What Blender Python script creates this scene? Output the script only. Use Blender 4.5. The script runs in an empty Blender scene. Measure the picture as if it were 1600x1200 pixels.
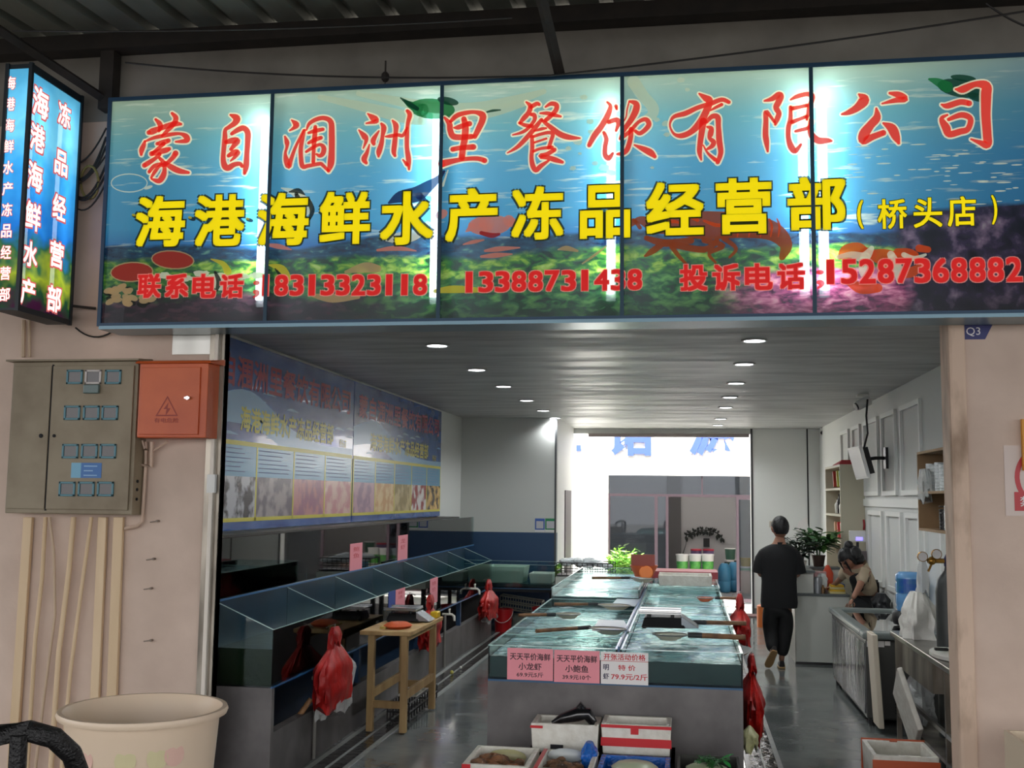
import bpy, bmesh, math, random
from mathutils import Vector, Matrix, noise
random.seed(7)
SC = bpy.context.scene
COL = SC.collection
# ---------------------------------------------------------------- camera
F = 1700.0
YAW, PIT, ROL = -.15910, .10292, .01175
_cy, _sy, _cp, _sp, _cr, _sr = math.cos(YAW), math.sin(YAW), math.cos(PIT), math.sin(PIT), math.cos(ROL), math.sin(ROL)
FW = Vector((_sy*_cp, _cy*_cp, _sp)); _r0 = Vector((_cy, -_sy, 0)); _u0 = _r0.cross(FW)
RT = _cr*_r0 + _sr*_u0
UP = -_sr*_r0 + _cr*_u0
CAM = Vector((0, -6.8, 1.94))
cam = bpy.data.cameras.new('camera'); camo = bpy.data.objects.new('camera', cam); COL.objects.link(camo)
cam.sensor_width = 36; cam.lens = F/1600*36; cam.clip_start = .05; cam.clip_end = 200
camo.matrix_world = Matrix(((RT.x, UP.x, -FW.x, CAM.x), (RT.y, UP.y, -FW.y, CAM.y), (RT.z, UP.z, -FW.z, CAM.z), (0, 0, 0, 1)))
SC.camera = camo
# ---------------------------------------------------------------- world, sun, exposure
w = bpy.data.worlds.new('sky'); SC.world = w; w.use_nodes = True
w.node_tree.nodes['Background'].inputs[0].default_value = (.98, .98, 1, 1)
w.node_tree.nodes['Background'].inputs[1].default_value = 2.85
sl = bpy.data.lights.new('sun', 'SUN'); sl.energy = 42; sl.angle = math.radians(1); sl.color = (1, .96, .9)
so = bpy.data.objects.new('sun', sl); COL.objects.link(so); so.rotation_euler = (math.radians(22), 0, math.radians(-12))
vs = SC.view_settings; vs.view_transform = 'Standard'; vs.look = 'None'; vs.gamma = 1; vs.exposure = 0.0; vs.use_curve_mapping = False
SC.cycles.use_denoising = True
SC.cycles.max_bounces = 8; SC.cycles.transparent_max_bounces = 24; SC.cycles.caustics_reflective = False; SC.cycles.caustics_refractive = False
SC.cycles.sample_clamp_indirect = 4

def P(x, y, X=None, Y=None, Z=None):
    d = (x-800)/F*RT + (600-y)/F*UP + FW
    t = (X-CAM.x)/d.x if X is not None else (Y-CAM.y)/d.y if Y is not None else (Z-CAM.z)/d.z
    return CAM + t*d
# ---------------------------------------------------------------- materials
def lin(c):
    return tuple((v/12.92 if v <= .04045 else ((v+.055)/1.055)**2.4) for v in [k/255 for k in c])
MATS = {}
def newmat(name):
    m = bpy.data.materials.new(name); m.use_nodes = True
    nt = m.node_tree; nt.nodes.clear(); out = nt.nodes.new('ShaderNodeOutputMaterial')
    return m, nt, out
def M(name, c=(200, 200, 200), rough=.6, metal=0, c2=None, scale=8, bump=0, bscale=None, emit=0, coat=0, spec=.5, stretch=(1, 1, 1), contrast=(.35, .65), detail=5, rvar=0):
    if name in MATS: return MATS[name]
    m, nt, out = newmat(name); N = nt.nodes; L = nt.links
    b = N.new('ShaderNodeBsdfPrincipled'); L.new(b.outputs[0], out.inputs[0])
    b.inputs['Base Color'].default_value = (*lin(c), 1); b.inputs['Roughness'].default_value = rough
    b.inputs['Metallic'].default_value = metal; b.inputs['Coat Weight'].default_value = coat
    b.inputs['Specular IOR Level'].default_value = spec
    if c2 or bump or rvar:
        tc = N.new('ShaderNodeTexCoord'); mp = N.new('ShaderNodeMapping'); mp.inputs['Scale'].default_value = stretch
        L.new(tc.outputs['Object'], mp.inputs[0])
    if c2:
        n = N.new('ShaderNodeTexNoise'); n.inputs['Scale'].default_value = scale; n.inputs['Detail'].default_value = detail
        L.new(mp.outputs[0], n.inputs[0]); r = N.new('ShaderNodeValToRGB'); L.new(n.outputs[0], r.inputs[0])
        r.color_ramp.elements[0].position = contrast[0]; r.color_ramp.elements[1].position = contrast[1]
        r.color_ramp.elements[0].color = (*lin(c), 1); r.color_ramp.elements[1].color = (*lin(c2), 1)
        L.new(r.outputs[0], b.inputs['Base Color'])
    if rvar:
        n2 = N.new('ShaderNodeTexNoise'); n2.inputs['Scale'].default_value = scale*.5; n2.inputs['Detail'].default_value = 4; L.new(mp.outputs[0], n2.inputs[0])
        mr = N.new('ShaderNodeMapRange'); mr.inputs[1].default_value = .4; mr.inputs[2].default_value = .65
        mr.inputs[3].default_value = rough; mr.inputs[4].default_value = rough+rvar; L.new(n2.outputs[0], mr.inputs[0]); L.new(mr.outputs[0], b.inputs['Roughness'])
    if bump:
        n = N.new('ShaderNodeTexNoise'); n.inputs['Scale'].default_value = bscale or scale; n.inputs['Detail'].default_value = 4
        L.new(mp.outputs[0], n.inputs[0]); bp = N.new('ShaderNodeBump'); bp.inputs['Strength'].default_value = bump; bp.inputs['Distance'].default_value = .02
        L.new(n.outputs[0], bp.inputs['Height']); L.new(bp.outputs[0], b.inputs['Normal'])
    if emit:
        b.inputs['Emission Color'].default_value = (*lin(c), 1); b.inputs['Emission Strength'].default_value = emit
    MATS[name] = m
    return m
def glass(name, tint=(240, 251, 250), refl=1.0, rough=.02):
    if name in MATS: return MATS[name]
    m, nt, out = newmat(name); N = nt.nodes; L = nt.links
    t = N.new('ShaderNodeBsdfTransparent'); t.inputs[0].default_value = (*lin(tint), 1)
    g = N.new('ShaderNodeBsdfGlossy'); g.inputs['Roughness'].default_value = rough
    fr = N.new('ShaderNodeFresnel'); fr.inputs[0].default_value = 1.45
    mm = N.new('ShaderNodeMath'); mm.operation = 'MULTIPLY'; mm.inputs[1].default_value = refl; L.new(fr.outputs[0], mm.inputs[0])
    mx = N.new('ShaderNodeMixShader'); L.new(mm.outputs[0], mx.inputs[0]); L.new(t.outputs[0], mx.inputs[1]); L.new(g.outputs[0], mx.inputs[2])
    L.new(mx.outputs[0], out.inputs[0]); MATS[name] = m
    return m
def film(name, c, alpha=.5, rough=.25, bump=.6):
    """thin plastic film: partly see-through"""
    if name in MATS: return MATS[name]
    m, nt, out = newmat(name); N = nt.nodes; L = nt.links
    t = N.new('ShaderNodeBsdfTransparent'); b = N.new('ShaderNodeBsdfPrincipled'); b.inputs['Base Color'].default_value = (*lin(c), 1)
    b.inputs['Roughness'].default_value = rough
    n = N.new('ShaderNodeTexNoise'); n.inputs['Scale'].default_value = 25; bp = N.new('ShaderNodeBump'); bp.inputs['Strength'].default_value = bump; bp.inputs['Distance'].default_value = .02
    L.new(n.outputs[0], bp.inputs['Height']); L.new(bp.outputs[0], b.inputs['Normal'])
    mx = N.new('ShaderNodeMixShader'); mx.inputs[0].default_value = alpha; L.new(t.outputs[0], mx.inputs[1]); L.new(b.outputs[0], mx.inputs[2]); L.new(mx.outputs[0], out.inputs[0])
    MATS[name] = m
    return m
def backlit(name, c=None, nodes=None, e=.55, thru=.10, trl=.6):
    """printed film of a light box: glows evenly, lets the tubes behind it show through"""
    if name in MATS: return MATS[name]
    m, nt, out = newmat(name); N = nt.nodes; L = nt.links
    em = N.new('ShaderNodeEmission'); tr = N.new('ShaderNodeBsdfTranslucent'); tp = N.new('ShaderNodeBsdfTransparent')
    em.inputs[1].default_value = e
    if nodes:
        s = nodes(nt); L.new(s, em.inputs[0]); ml = N.new('ShaderNodeMix'); ml.data_type = 'RGBA'; ml.inputs[0].default_value = trl; L.new(s, ml.inputs[7]); ml.inputs[6].default_value = (0, 0, 0, 1); L.new(ml.outputs[2], tr.inputs[0])
    else:
        em.inputs[0].default_value = (*lin(c), 1); tr.inputs[0].default_value = (*[v*trl for v in lin(c)], 1)
    ad = N.new('ShaderNodeAddShader'); L.new(em.outputs[0], ad.inputs[0]); L.new(tr.outputs[0], ad.inputs[1])
    gl = N.new('ShaderNodeBsdfGlossy'); gl.inputs['Roughness'].default_value = .3; fr = N.new('ShaderNodeFresnel')
    m2 = N.new('ShaderNodeMixShader'); m2.inputs[0].default_value = .015; L.new(ad.outputs[0], m2.inputs[1]); L.new(gl.outputs[0], m2.inputs[2])
    mx = N.new('ShaderNodeMixShader'); mx.inputs[0].default_value = 1-thru; L.new(tp.outputs[0], mx.inputs[1]); L.new(m2.outputs[0], mx.inputs[2]); L.new(mx.outputs[0], out.inputs[0])
    MATS[name] = m
    return m
# ---------------------------------------------------------------- mesh builder
class MB:
    def __init__(s): s.v = []; s.f = []; s.mi = []; s.m = 0
    def quad(s, *p):
        i = len(s.v); s.v += [Vector(q) for q in p]; s.f.append(tuple(range(i, i+len(p)))); s.mi.append(s.m); return s
    def add(s, vs, fs):
        i = len(s.v); s.v += [Vector(q) for q in vs]; s.f += [tuple(i+k for k in f) for f in fs]; s.mi += [s.m]*len(fs); return s
    def box(s, a, b, R=None, c=None):
        x0, x1 = sorted((a[0], b[0])); y0, y1 = sorted((a[1], b[1])); z0, z1 = sorted((a[2], b[2]))
        vs = [Vector(q) for q in ((x0,y0,z0),(x1,y0,z0),(x1,y1,z0),(x0,y1,z0),(x0,y0,z1),(x1,y0,z1),(x1,y1,z1),(x0,y1,z1))]
        if R is not None:
            c = Vector(c) if c is not None else Vector(((x0+x1)/2, (y0+y1)/2, (z0+z1)/2)); vs = [c + R @ (q-c) for q in vs]
        return s.add(vs, [(0,3,2,1),(4,5,6,7),(0,1,5,4),(1,2,6,5),(2,3,7,6),(3,0,4,7)])
    def hexa(s, b4, t4):
        return s.add(list(b4)+list(t4), [(0,3,2,1),(4,5,6,7),(0,1,5,4),(1,2,6,5),(2,3,7,6),(3,0,4,7)])
    def tube(s, pts, r, n=8, caps=True, closed=False):
        pts = [Vector(p) for p in pts]; k = len(pts); rs = r if isinstance(r, (list, tuple)) else [r]*k
        i0 = len(s.v); up = None
        for i, p in enumerate(pts):
            if closed: t = pts[(i+1) % k]-pts[i-1]
            else: t = (pts[min(i+1, k-1)]-pts[max(i-1, 0)])
            t = t.normalized() if t.length > 1e-9 else Vector((0, 0, 1))
            if up is None:
                up = Vector((0, 0, 1)) if abs(t.z) < .9 else Vector((1, 0, 0))
            a = t.cross(up)
            if a.length < 1e-5: a = t.cross(Vector((0, 1, 0.1)))
            a.normalize(); b = t.cross(a).normalized(); up = -b if False else up
            for j in range(n):
                th = 2*math.pi*j/n; s.v.append(p + rs[i]*(math.cos(th)*a + math.sin(th)*b))
        m = k if closed else k-1
        for i in range(m):
            A = i0+i*n; B = i0+((i+1) % k)*n
            for j in range(n): s.f.append((A+j, A+(j+1) % n, B+(j+1) % n, B+j)); s.mi.append(s.m)
        if caps and not closed:
            s.f.append(tuple(i0+j for j in reversed(range(n)))); s.mi.append(s.m)
            s.f.append(tuple(i0+(k-1)*n+j for j in range(n))); s.mi.append(s.m)
        return s
    def cyl(s, p, q, r, n=16, r2=None): return s.tube([p, q], [r, r if r2 is None else r2], n)
    def lathe(s, c, prof, n=24, sx=1, sy=1, cap0=True, cap1=True, R=None):
        c = Vector(c); i0 = len(s.v)
        for (r, z) in prof:
            for j in range(n):
                th = 2*math.pi*j/n; q = Vector((r*sx*math.cos(th), r*sy*math.sin(th), z)); s.v.append(c + (R @ q if R is not None else q))
        k = len(prof)
        for i in range(k-1):
            A = i0+i*n; B = A+n
            for j in range(n): s.f.append((A+j, A+(j+1) % n, B+(j+1) % n, B+j)); s.mi.append(s.m)
        if cap0: s.f.append(tuple(i0+j for j in reversed(range(n)))); s.mi.append(s.m)
        if cap1: s.f.append(tuple(i0+(k-1)*n+j for j in range(n))); s.mi.append(s.m)
        return s
    def ball(s, c, r, n=14, k=9, sx=1, sy=1, sz=1, R=None):
        return s.lathe(c, [(max(r*math.sin(math.pi*i/k), 1e-4), -r*sz*math.cos(math.pi*i/k)) for i in range(k+1)], n, sx, sy, R=R)
    def openbox(s, a, b, t, tb=None, taper=0):
        x0, y0, z0 = a; x1, y1, z1 = b; tb = tb or t; g = taper
        o0 = [(x0+g,y0+g,z0),(x1-g,y0+g,z0),(x1-g,y1-g,z0),(x0+g,y1-g,z0)]; o1 = [(x0,y0,z1),(x1,y0,z1),(x1,y1,z1),(x0,y1,z1)]
        i1 = [(x0+t,y0+t,z1),(x1-t,y0+t,z1),(x1-t,y1-t,z1),(x0+t,y1-t,z1)]; i0 = [(x0+g+t,y0+g+t,z0+tb),(x1-g-t,y0+g+t,z0+tb),(x1-g-t,y1-g-t,z0+tb),(x0+g+t,y1-g-t,z0+tb)]
        f = [(0,3,2,1)]
        for j in range(4):
            k = (j+1) % 4; f += [(j, k, 4+k, 4+j), (4+j, 4+k, 8+k, 8+j), (8+j, 8+k, 12+k, 12+j)]
        f.append((12, 13, 14, 15))
        return s.add(o0+o1+i1+i0, f)
    def build(s, name, mats, parent=None, smooth=False, bevel=0, label=None):
        me = bpy.data.meshes.new(name)
        off = Vector(parent_world(parent)) if parent else Vector((0, 0, 0))
        me.from_pydata([tuple(q-off) for q in s.v], [], s.f)
        if not isinstance(mats, (list, tuple)): mats = [mats]
        for m in mats: me.materials.append(m)
        if len(mats) > 1:
            for p, i in zip(me.polygons, s.mi): p.material_index = i
        if smooth:
            for p in me.polygons: p.use_smooth = True
        me.update()
        o = bpy.data.objects.new(name, me); COL.objects.link(o)
        if parent: o.parent = parent
        if bevel:
            b = o.modifiers.new('bevel', 'BEVEL'); b.width = bevel; b.segments = 2; b.limit_method = 'ANGLE'; b.angle_limit = math.radians(40)
        if smooth:
            try: me.set_sharp_from_angle(angle=math.radians(45))
            except Exception: pass
        if label: o['label'] = label
        return o
def parent_world(p):
    v = Vector((0, 0, 0))
    while p: v = v + p.location; p = p.parent
    return v
def thing(name, label, cat, loc=(0, 0, 0), group=None):
    o = bpy.data.objects.new(name, None); COL.objects.link(o); o.location = loc; o.empty_display_size = .1
    o['label'] = label; o['category'] = cat
    if group: o['group'] = group
    return o
def tag(o, label, cat, group=None, kind=None):
    o['label'] = label; o['category'] = cat
    if group: o['group'] = group
    if kind: o['kind'] = kind
    return o
def struct(name, mb, m, **k):
    o = mb.build(name, m, **k); o['kind'] = 'structure'; return o
def dup(o, loc, label=None, parent=None, rz=None):
    c = o.copy(); COL.objects.link(c)
    if parent: c.parent = parent
    else: c.location = loc
    if label: c['label'] = label
    if rz is not None: c.rotation_euler = (0, 0, rz)
    for ch in list(o.children): dup(ch, None, None, c)
    return c
def V(*a): return Vector(a)
# ---------------------------------------------------------------- glyphs
_G = {}
def glyph(s, off=0.0, shear=0):
    k = (s, off, shear)
    if k in _G: return _G[k]
    c = bpy.data.curves.new('t', 'FONT'); c.body = s; c.size = 1; c.offset = off; c.resolution_u = 3; c.shear = shear
    o = bpy.data.objects.new('t', c); COL.objects.link(o); dg = bpy.context.evaluated_depsgraph_get()
    me = bpy.data.meshes.new_from_object(o.evaluated_get(dg))
    v = [(p.co.x, p.co.y) for p in me.vertices]; f = [tuple(p.vertices) for p in me.polygons]
    bpy.data.objects.remove(o); bpy.data.curves.remove(c); bpy.data.meshes.remove(me)
    x0 = min(p[0] for p in v); x1 = max(p[0] for p in v); y0 = min(p[1] for p in v); y1 = max(p[1] for p in v)
    _G[k] = ([((p[0]-x0)/(x1-x0), (p[1]-y0)/(y1-y0)) for p in v], f, (x1-x0)/(y1-y0)); return _G[k]
def put(mb, s, fn, off=0.0, shear=0):
    v, f, a = glyph(s, off, shear); mb.add([fn(*p) for p in v], f)
def putb(mb, s, fn, r, d=.0, dy=-1):
    """heavy glyph: the regular glyph thickened by r of its height"""
    v, f, a = glyph(s); ra = r/max(a, .2); sq = [(1, 1), (1, 0), (1, -1), (0, -1), (-1, -1), (-1, 0), (-1, 1), (0, 1), (0, 0)]
    for k, (sx_, sy_) in enumerate(sq):
        ox, oy = ra*sx_*.92, r*sy_*.92
        sh = Vector((0, -.00004*k, 0)) if dy else Vector((.00004*k, 0, 0))
        mb.add([fn(ra+p[0]*(1-2*ra)+ox, r+p[1]*(1-2*r)+oy)+sh for p in v], f)
def text(mb, s, c, right, up, h, w=None, off=0.0):
    """string centred on c, h high"""
    v, f, a = glyph(s); w = w or a*h; c = Vector(c); right = Vector(right); up = Vector(up); n_ = right.cross(up)
    st = [(0, 0)]+([(off*h*math.cos(k*math.pi/3), off*h*math.sin(k*math.pi/3)) for k in range(6)] if off else [])
    for k, (ox, oy) in enumerate(st): mb.add([c + right*((p[0]-.5)*w+ox) + up*((p[1]-.5)*h+oy) + n_*.00003*k for p in v], f)
def pxbox(x0, y0, x1, y1, Y, d=0, grow=0):
    xc, yc = (x0+x1)/2, (y0+y1)/2
    a = P(x0, yc, Y=Y).x-grow; b = P(x1, yc, Y=Y).x+grow; t = P(xc, y0, Y=Y).z+grow; q = P(xc, y1, Y=Y).z-grow
    return lambda u, v: Vector((a+(b-a)*u, Y-d, q+(t-q)*v))
def ribbon(mb, pts, fn, grow=0.0, dz=0.0, sub=5, mr=1, cap=True):
    """brush stroke: pts (x, y, r); fn maps to the plane"""
    q = []
    n = len(pts)
    for i in range(n-1):
        p0, p1, p2, p3 = pts[max(i-1, 0)], pts[i], pts[i+1], pts[min(i+2, n-1)]
        for k in range(sub):
            t = k/sub
            q.append(tuple(.5*(2*p1[a]+(p2[a]-p0[a])*t+(2*p0[a]-5*p1[a]+4*p2[a]-p3[a])*t*t+(-p0[a]+3*p1[a]-3*p2[a]+p3[a])*t**3) for a in range(3)))
    q.append(pts[-1])
    L = []; R = []
    m = len(q)
    for i in range(m):
        a = q[max(i-1, 0)]; b = q[min(i+1, m-1)]; dx, dy = b[0]-a[0], b[1]-a[1]; l = math.hypot(dx, dy) or 1
        nx, ny = -dy/l, dx/l; r = max(q[i][2], mr)+grow
        L.append((q[i][0]+nx*r, q[i][1]+ny*r)); R.append((q[i][0]-nx*r, q[i][1]-ny*r))
    base = len(mb.v)
    mb.add([fn(*p) for p in L]+[fn(*p) for p in R], [(i, i+1, m+i+1, m+i) for i in range(m-1)])
    for (cx, cy, r) in ((q[0], q[-1]) if cap else ()):
        r = max(r, mr)+grow; mb.add([fn(cx+r*math.cos(t*math.pi/6), cy+r*math.sin(t*math.pi/6)) for t in range(12)], [tuple(range(12))])
# ================================================================ SETTING
XL, XR, ZC = -3.45, 2.25, 3.15        # side walls and ceiling of the shop
JL, JR = -3.03, 1.60                   # jambs of the opening
YB, YE = 9.8, 12.4                     # rear left wall, rear end with the doorway
m_wall_out = M('outside_render', (218, 196, 180), .85, c2=(198, 176, 160), scale=2.5, bump=.15, bscale=14, contrast=(.3, .75))
m_wall_in = M('inside_paint', (218, 220, 216), .7, bump=.05, bscale=20)
m_white = M('white_paint', (228, 229, 226), .55)
m_navy = M('navy_paint', (34, 66, 100), .5)
m_ceil = M('ceiling_board', (196, 196, 194), .38, c2=(170, 170, 170), scale=3, stretch=(.5, 2.5, 1), rvar=.2)
m_floor = M('wet_floor_tile', (98, 103, 103), .09, c2=(122, 125, 123), scale=2.2, bump=.05, bscale=6, rvar=.16, spec=.7)
m_floor_out = M('pavement', (62, 60, 58), .6, c2=(46, 45, 44), scale=5, bump=.3)
m_conc = M('smooth_cement_tile', (108, 104, 103), .45, c2=(84, 80, 80), scale=3.5, bump=.05)
m_dark = M('dark_void', (14, 16, 20), .8)
m_black = M('black_plastic', (18, 18, 20), .4)
m_steel = M('brushed_steel', (190, 188, 182), .28, metal=1, c2=(150, 148, 142), scale=3, stretch=(1, 1, .1), bump=.05)
m_steeld = M('stained_steel', (168, 160, 148), .4, metal=.9, c2=(100, 94, 86), scale=5, stretch=(1, 1, .3))
b = MB(); b.box((-3.45, 0, -.1), (XR, YE, 0)); struct('floor', b, m_floor)
b = MB(); b.box((-40, -45, -.1), (40, 0, 0)); struct('pavement', b, m_floor_out)
b = MB(); b.box((XL, .07, 3.06), (XR, .08, ZC)); b.box((XL, .07, ZC), (XR, YE, ZC+.12)); struct('ceiling', b, m_ceil)
b = MB(); b.box((XL-.2, .07, 0), (XL, YB+.2, ZC)); struct('wall_left', b, m_wall_in)
b = MB(); b.box((XR, .2, 0), (XR+.2, YE+.2, ZC)); struct('wall_right', b, m_wall_in)
# facade wall (outside) with the opening
b = MB(); b.box((-15, 0, 0), (JL, .07, 4.5)); struct('wall_front_left', b, m_wall_out)
b = MB(); b.box((JR, 0, 0), (13, .2, 4.5)); struct('wall_front_right', b, m_wall_out)
b = MB(); b.box((JL, 0, 3.06), (JR, .07, 4.5)); struct('wall_front_middle', b, m_wall_out)
b = MB(); b.box((-15, -.006, 4.5), (13, .07, 5.4)); struct('wall_front_top', b, M('grey_shaded_band', (150, 146, 138), .85, c2=(126, 122, 116), scale=3, contrast=(.3, .75)))  # greyer upper wall; part of the canopy shade is put into this colour
# rear left wall, white above navy band
b = MB(); b.box((XL, YB, 1.395), (-1.96, YB+.2, ZC)); struct('wall_back_left', b, M('rear_wall_paint', (200, 202, 198), .7))
b = MB(); b.box((XL, YB-.0, 0), (-1.96, YB+.2, 1.395)); struct('trim_1', b, m_navy)
b = MB(); b.box((-2.16, YB+.2, 0), (-1.96, YE, ZC)); struct('wall_back_passage', b, m_white)
b = MB(); b.box((-1.985, YB-.012, 0), (-1.955, YB, ZC)); struct('trim_2', b, M('corner_strip', (70, 72, 74), .5))
# rear right wall with its panel joints
b = MB(); b.box((1.10, YE, 0), (XR, YE+.2, ZC)); struct('wall_back_right', b, m_white)
xj = P(1263, 800, Y=YE).x
b = MB(); b.box((xj-.012, YE-.008, 0), (xj+.012, YE, ZC)); struct('trim_3', b, m_black)
b = MB(); b.box((1.10, YE-.02, 0), (1.135, YE, ZC)); struct('trim_4', b, M('door_edge', (60, 60, 62), .5))
b = MB(); b.box((1.135, YE-.03, 0), (XR, YE, .1)); struct('baseboard_back', b, M('grey_base', (120, 120, 118), .5))
b = MB(); b.box((-1.96, YE, 3.06), (1.10, YE+.2, ZC)); struct('wall_back_top', b, m_white)
# roller shutter box edge above the doorway
b = MB(); b.box((-1.70, YE-.05, 3.0), (1.08, YE, 3.06)); b.box((-.9, YE-.07, 3.005), (-.2, YE-.05, 3.055)); struct('trim_5', b, M('shutter_rail', (150, 138, 136), .5))
# dark doorway in the passage side wall
a0 = P(883, 745, X=-1.95); a1 = P(892, 885, X=-1.95)
ya, yb = sorted((P(883, 815, X=-1.95).y, P(892, 815, X=-1.95).y))
b = MB(); b.box((-1.958, ya, .25), (-1.945, yb, 2.05)); struct('door_1', b, M('brown_door', (70, 58, 66), .5))
# upper building mass and roof so the sun only reaches the alley
b = MB(); b.box((-9, .2, ZC+.3), (6, YE+.15, ZC+.5)); struct('roof', b, M('roof_slab', (120, 120, 118), .8))
b = MB(); b.box((-9, 0.2, 0), (XL-.2, YE+.15, ZC+.3)); struct('neighbour_left', b, m_wall_out)
b = MB(); b.box((XR+.2, 0.2, 0), (6, YE+.15, ZC+.3)); struct('neighbour_right', b, m_wall_out)
# jambs: steel lining left, plastered lining right
b = MB(); b.box((JL-.02, -.012, 0), (JL, .07, 3.06)); b.box((JL-.10, -.02, 0), (JL-.02, 0, 3.06)); struct('trim_6', b, m_steeld)
b = MB(); b.box((JL-.37, -.014, 2.86), (JL-.10, 0, 3.06)); struct('trim_7', b, m_steel)
b = MB(); b.box((JR-.05, -.03, 0), (JR+.05, .2, 3.06)); struct('trim_8', b, M('beige_jamb', (212, 186, 164), .6, c2=(150, 125, 104), scale=6, stretch=(1, 1, .4), contrast=(.5, .75)), bevel=.02)
b = MB(); b.box((-3.03, .0, 3.03), (JR, .07, 3.06)); struct('trim_9', b, m_steel)
# gutters in the floor
m_gut = M('wet_gutter', (26, 27, 28), .12, c2=(44, 44, 42), scale=9, bump=.5, bscale=14)
m_gedge = M('gutter_edge', (150, 152, 150), .25, bump=.3, bscale=9)
b = MB(); b.box((-2.66, .0, .001), (-2.40, 8.8, .006)); struct('gutter_left', b, m_gut)
b = MB()
for x in (-2.66, -2.40): b.box((x-.02, .0, .001), (x+.02, 8.8, .010))
b.box((-2.54, 0, .002), (-2.52, 8.8, .012)); struct('gutter_left_edge', b, m_gedge)
b = MB(); b.box((.42, .0, .001), (.66, 9.5, .006)); struct('gutter_right', b, m_gut)
b = MB()
for x in (.44, .67): b.box((x-.02, .0, .001), (x+.015, 9.5, .012))
b.box((.545, 0, .002), (.56, 9.5, .012)); struct('gutter_right_edge', b, m_gedge)
# raised wall mouldings on the right wall
m_mould = M('moulding_white', (232, 234, 230), .5)
b = MB()
def frame_yz(mb, x, y0, y1, z0, z1, w=.05, d=.03):
    mb.box((x-d, y0, z0+w), (x, y0+w, z1-w)); mb.box((x-d, y1-w, z0+w), (x, y1, z1-w)); mb.box((x-d, y0, z0), (x, y1, z0+w)); mb.box((x-d, y0, z1-w), (x, y1, z1))
pw = [(P(px0, 700, X=XR).y, P(px1, 700, X=XR).y) for px0, px1 in ((1442, 1410), (1402, 1380), (1374, 1352), (1346, 1334), (1328, 1316))]
for n, (ya, yb) in enumerate(pw):
    ya, yb = sorted((ya, yb)); b = MB(); frame_yz(b, XR, ya, yb, 2.0, 2.93); struct('trim_%d' % (10+n), b, m_mould)
for n, (px0, px1) in enumerate(((1475, 1448), (1440, 1418), (1411, 1388), (1381, 1360))):
    ya, yb = sorted((P(px0, 830, X=XR).y, P(px1, 830, X=XR).y))
    b = MB(); frame_yz(b, XR, ya, yb, .95, 1.82); struct('trim_%d' % (20+n), b, m_mould)
b = MB(); b.box((XR-.02, .3, 1.87), (XR, 7.7, 1.96)); struct('trim_30', b, m_mould)

# ================================================================ CANOPY over the front
m_sheet = M('canopy_sheet', (128, 134, 126), .55, c2=(98, 102, 94), scale=2.5, stretch=(1, .3, 1))
m_beam = M('dark_beam', (46, 40, 36), .7, c2=(30, 27, 25), scale=6)
b = MB(); n = 0; x = -15.0; z0 = 5.02
prof = []
while x < 13:
    prof += [(x, 0), (x+.19, 0), (x+.215, .045), (x+.255, .045), (x+.28, 0)]; x += .28
for i in range(len(prof)-1):
    (xa, ha), (xb, hb) = prof[i], prof[i+1]
    if xb-xa < 1e-6: continue
    b.quad((xa, -.02, 5.08+ha), (xb, -.02, 5.08+hb), (xb, -10.5, 4.38+hb), (xa, -10.5, 4.38+ha))
struct('canopy_roof', b, m_sheet)
b = MB(); b.box((-15, -.16, 4.96), (13, -.02, 5.07)); struct('wall_beam', b, m_beam)
b = MB(); b.box((-15, -1.62, 4.76), (13, -1.45, 4.99)); struct('purlin_beam', b, m_beam)
b = MB(); b.box((-15, -4.1, 4.62), (13, -3.95, 4.84)); struct('purlin_beam', b, m_beam)
for i, (x, l) in enumerate(((-4.55, 0), (-.79, 1))):
    b = MB()
    if l: b.tube([(x-.05, -.9, 4.93), (x+.02, -.12, 4.56)], .035, 4)
    else: b.tube([P(-60, 8, Y=-1.1), P(168, 158, Y=-.06)], .035, 4)
    struct('canopy_bracket', b, m_beam)
b = MB(); b.box((-3.97, -.12, 4.55), (-3.87, -.02, 5.0)); struct('canopy_post', b, m_beam)

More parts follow.
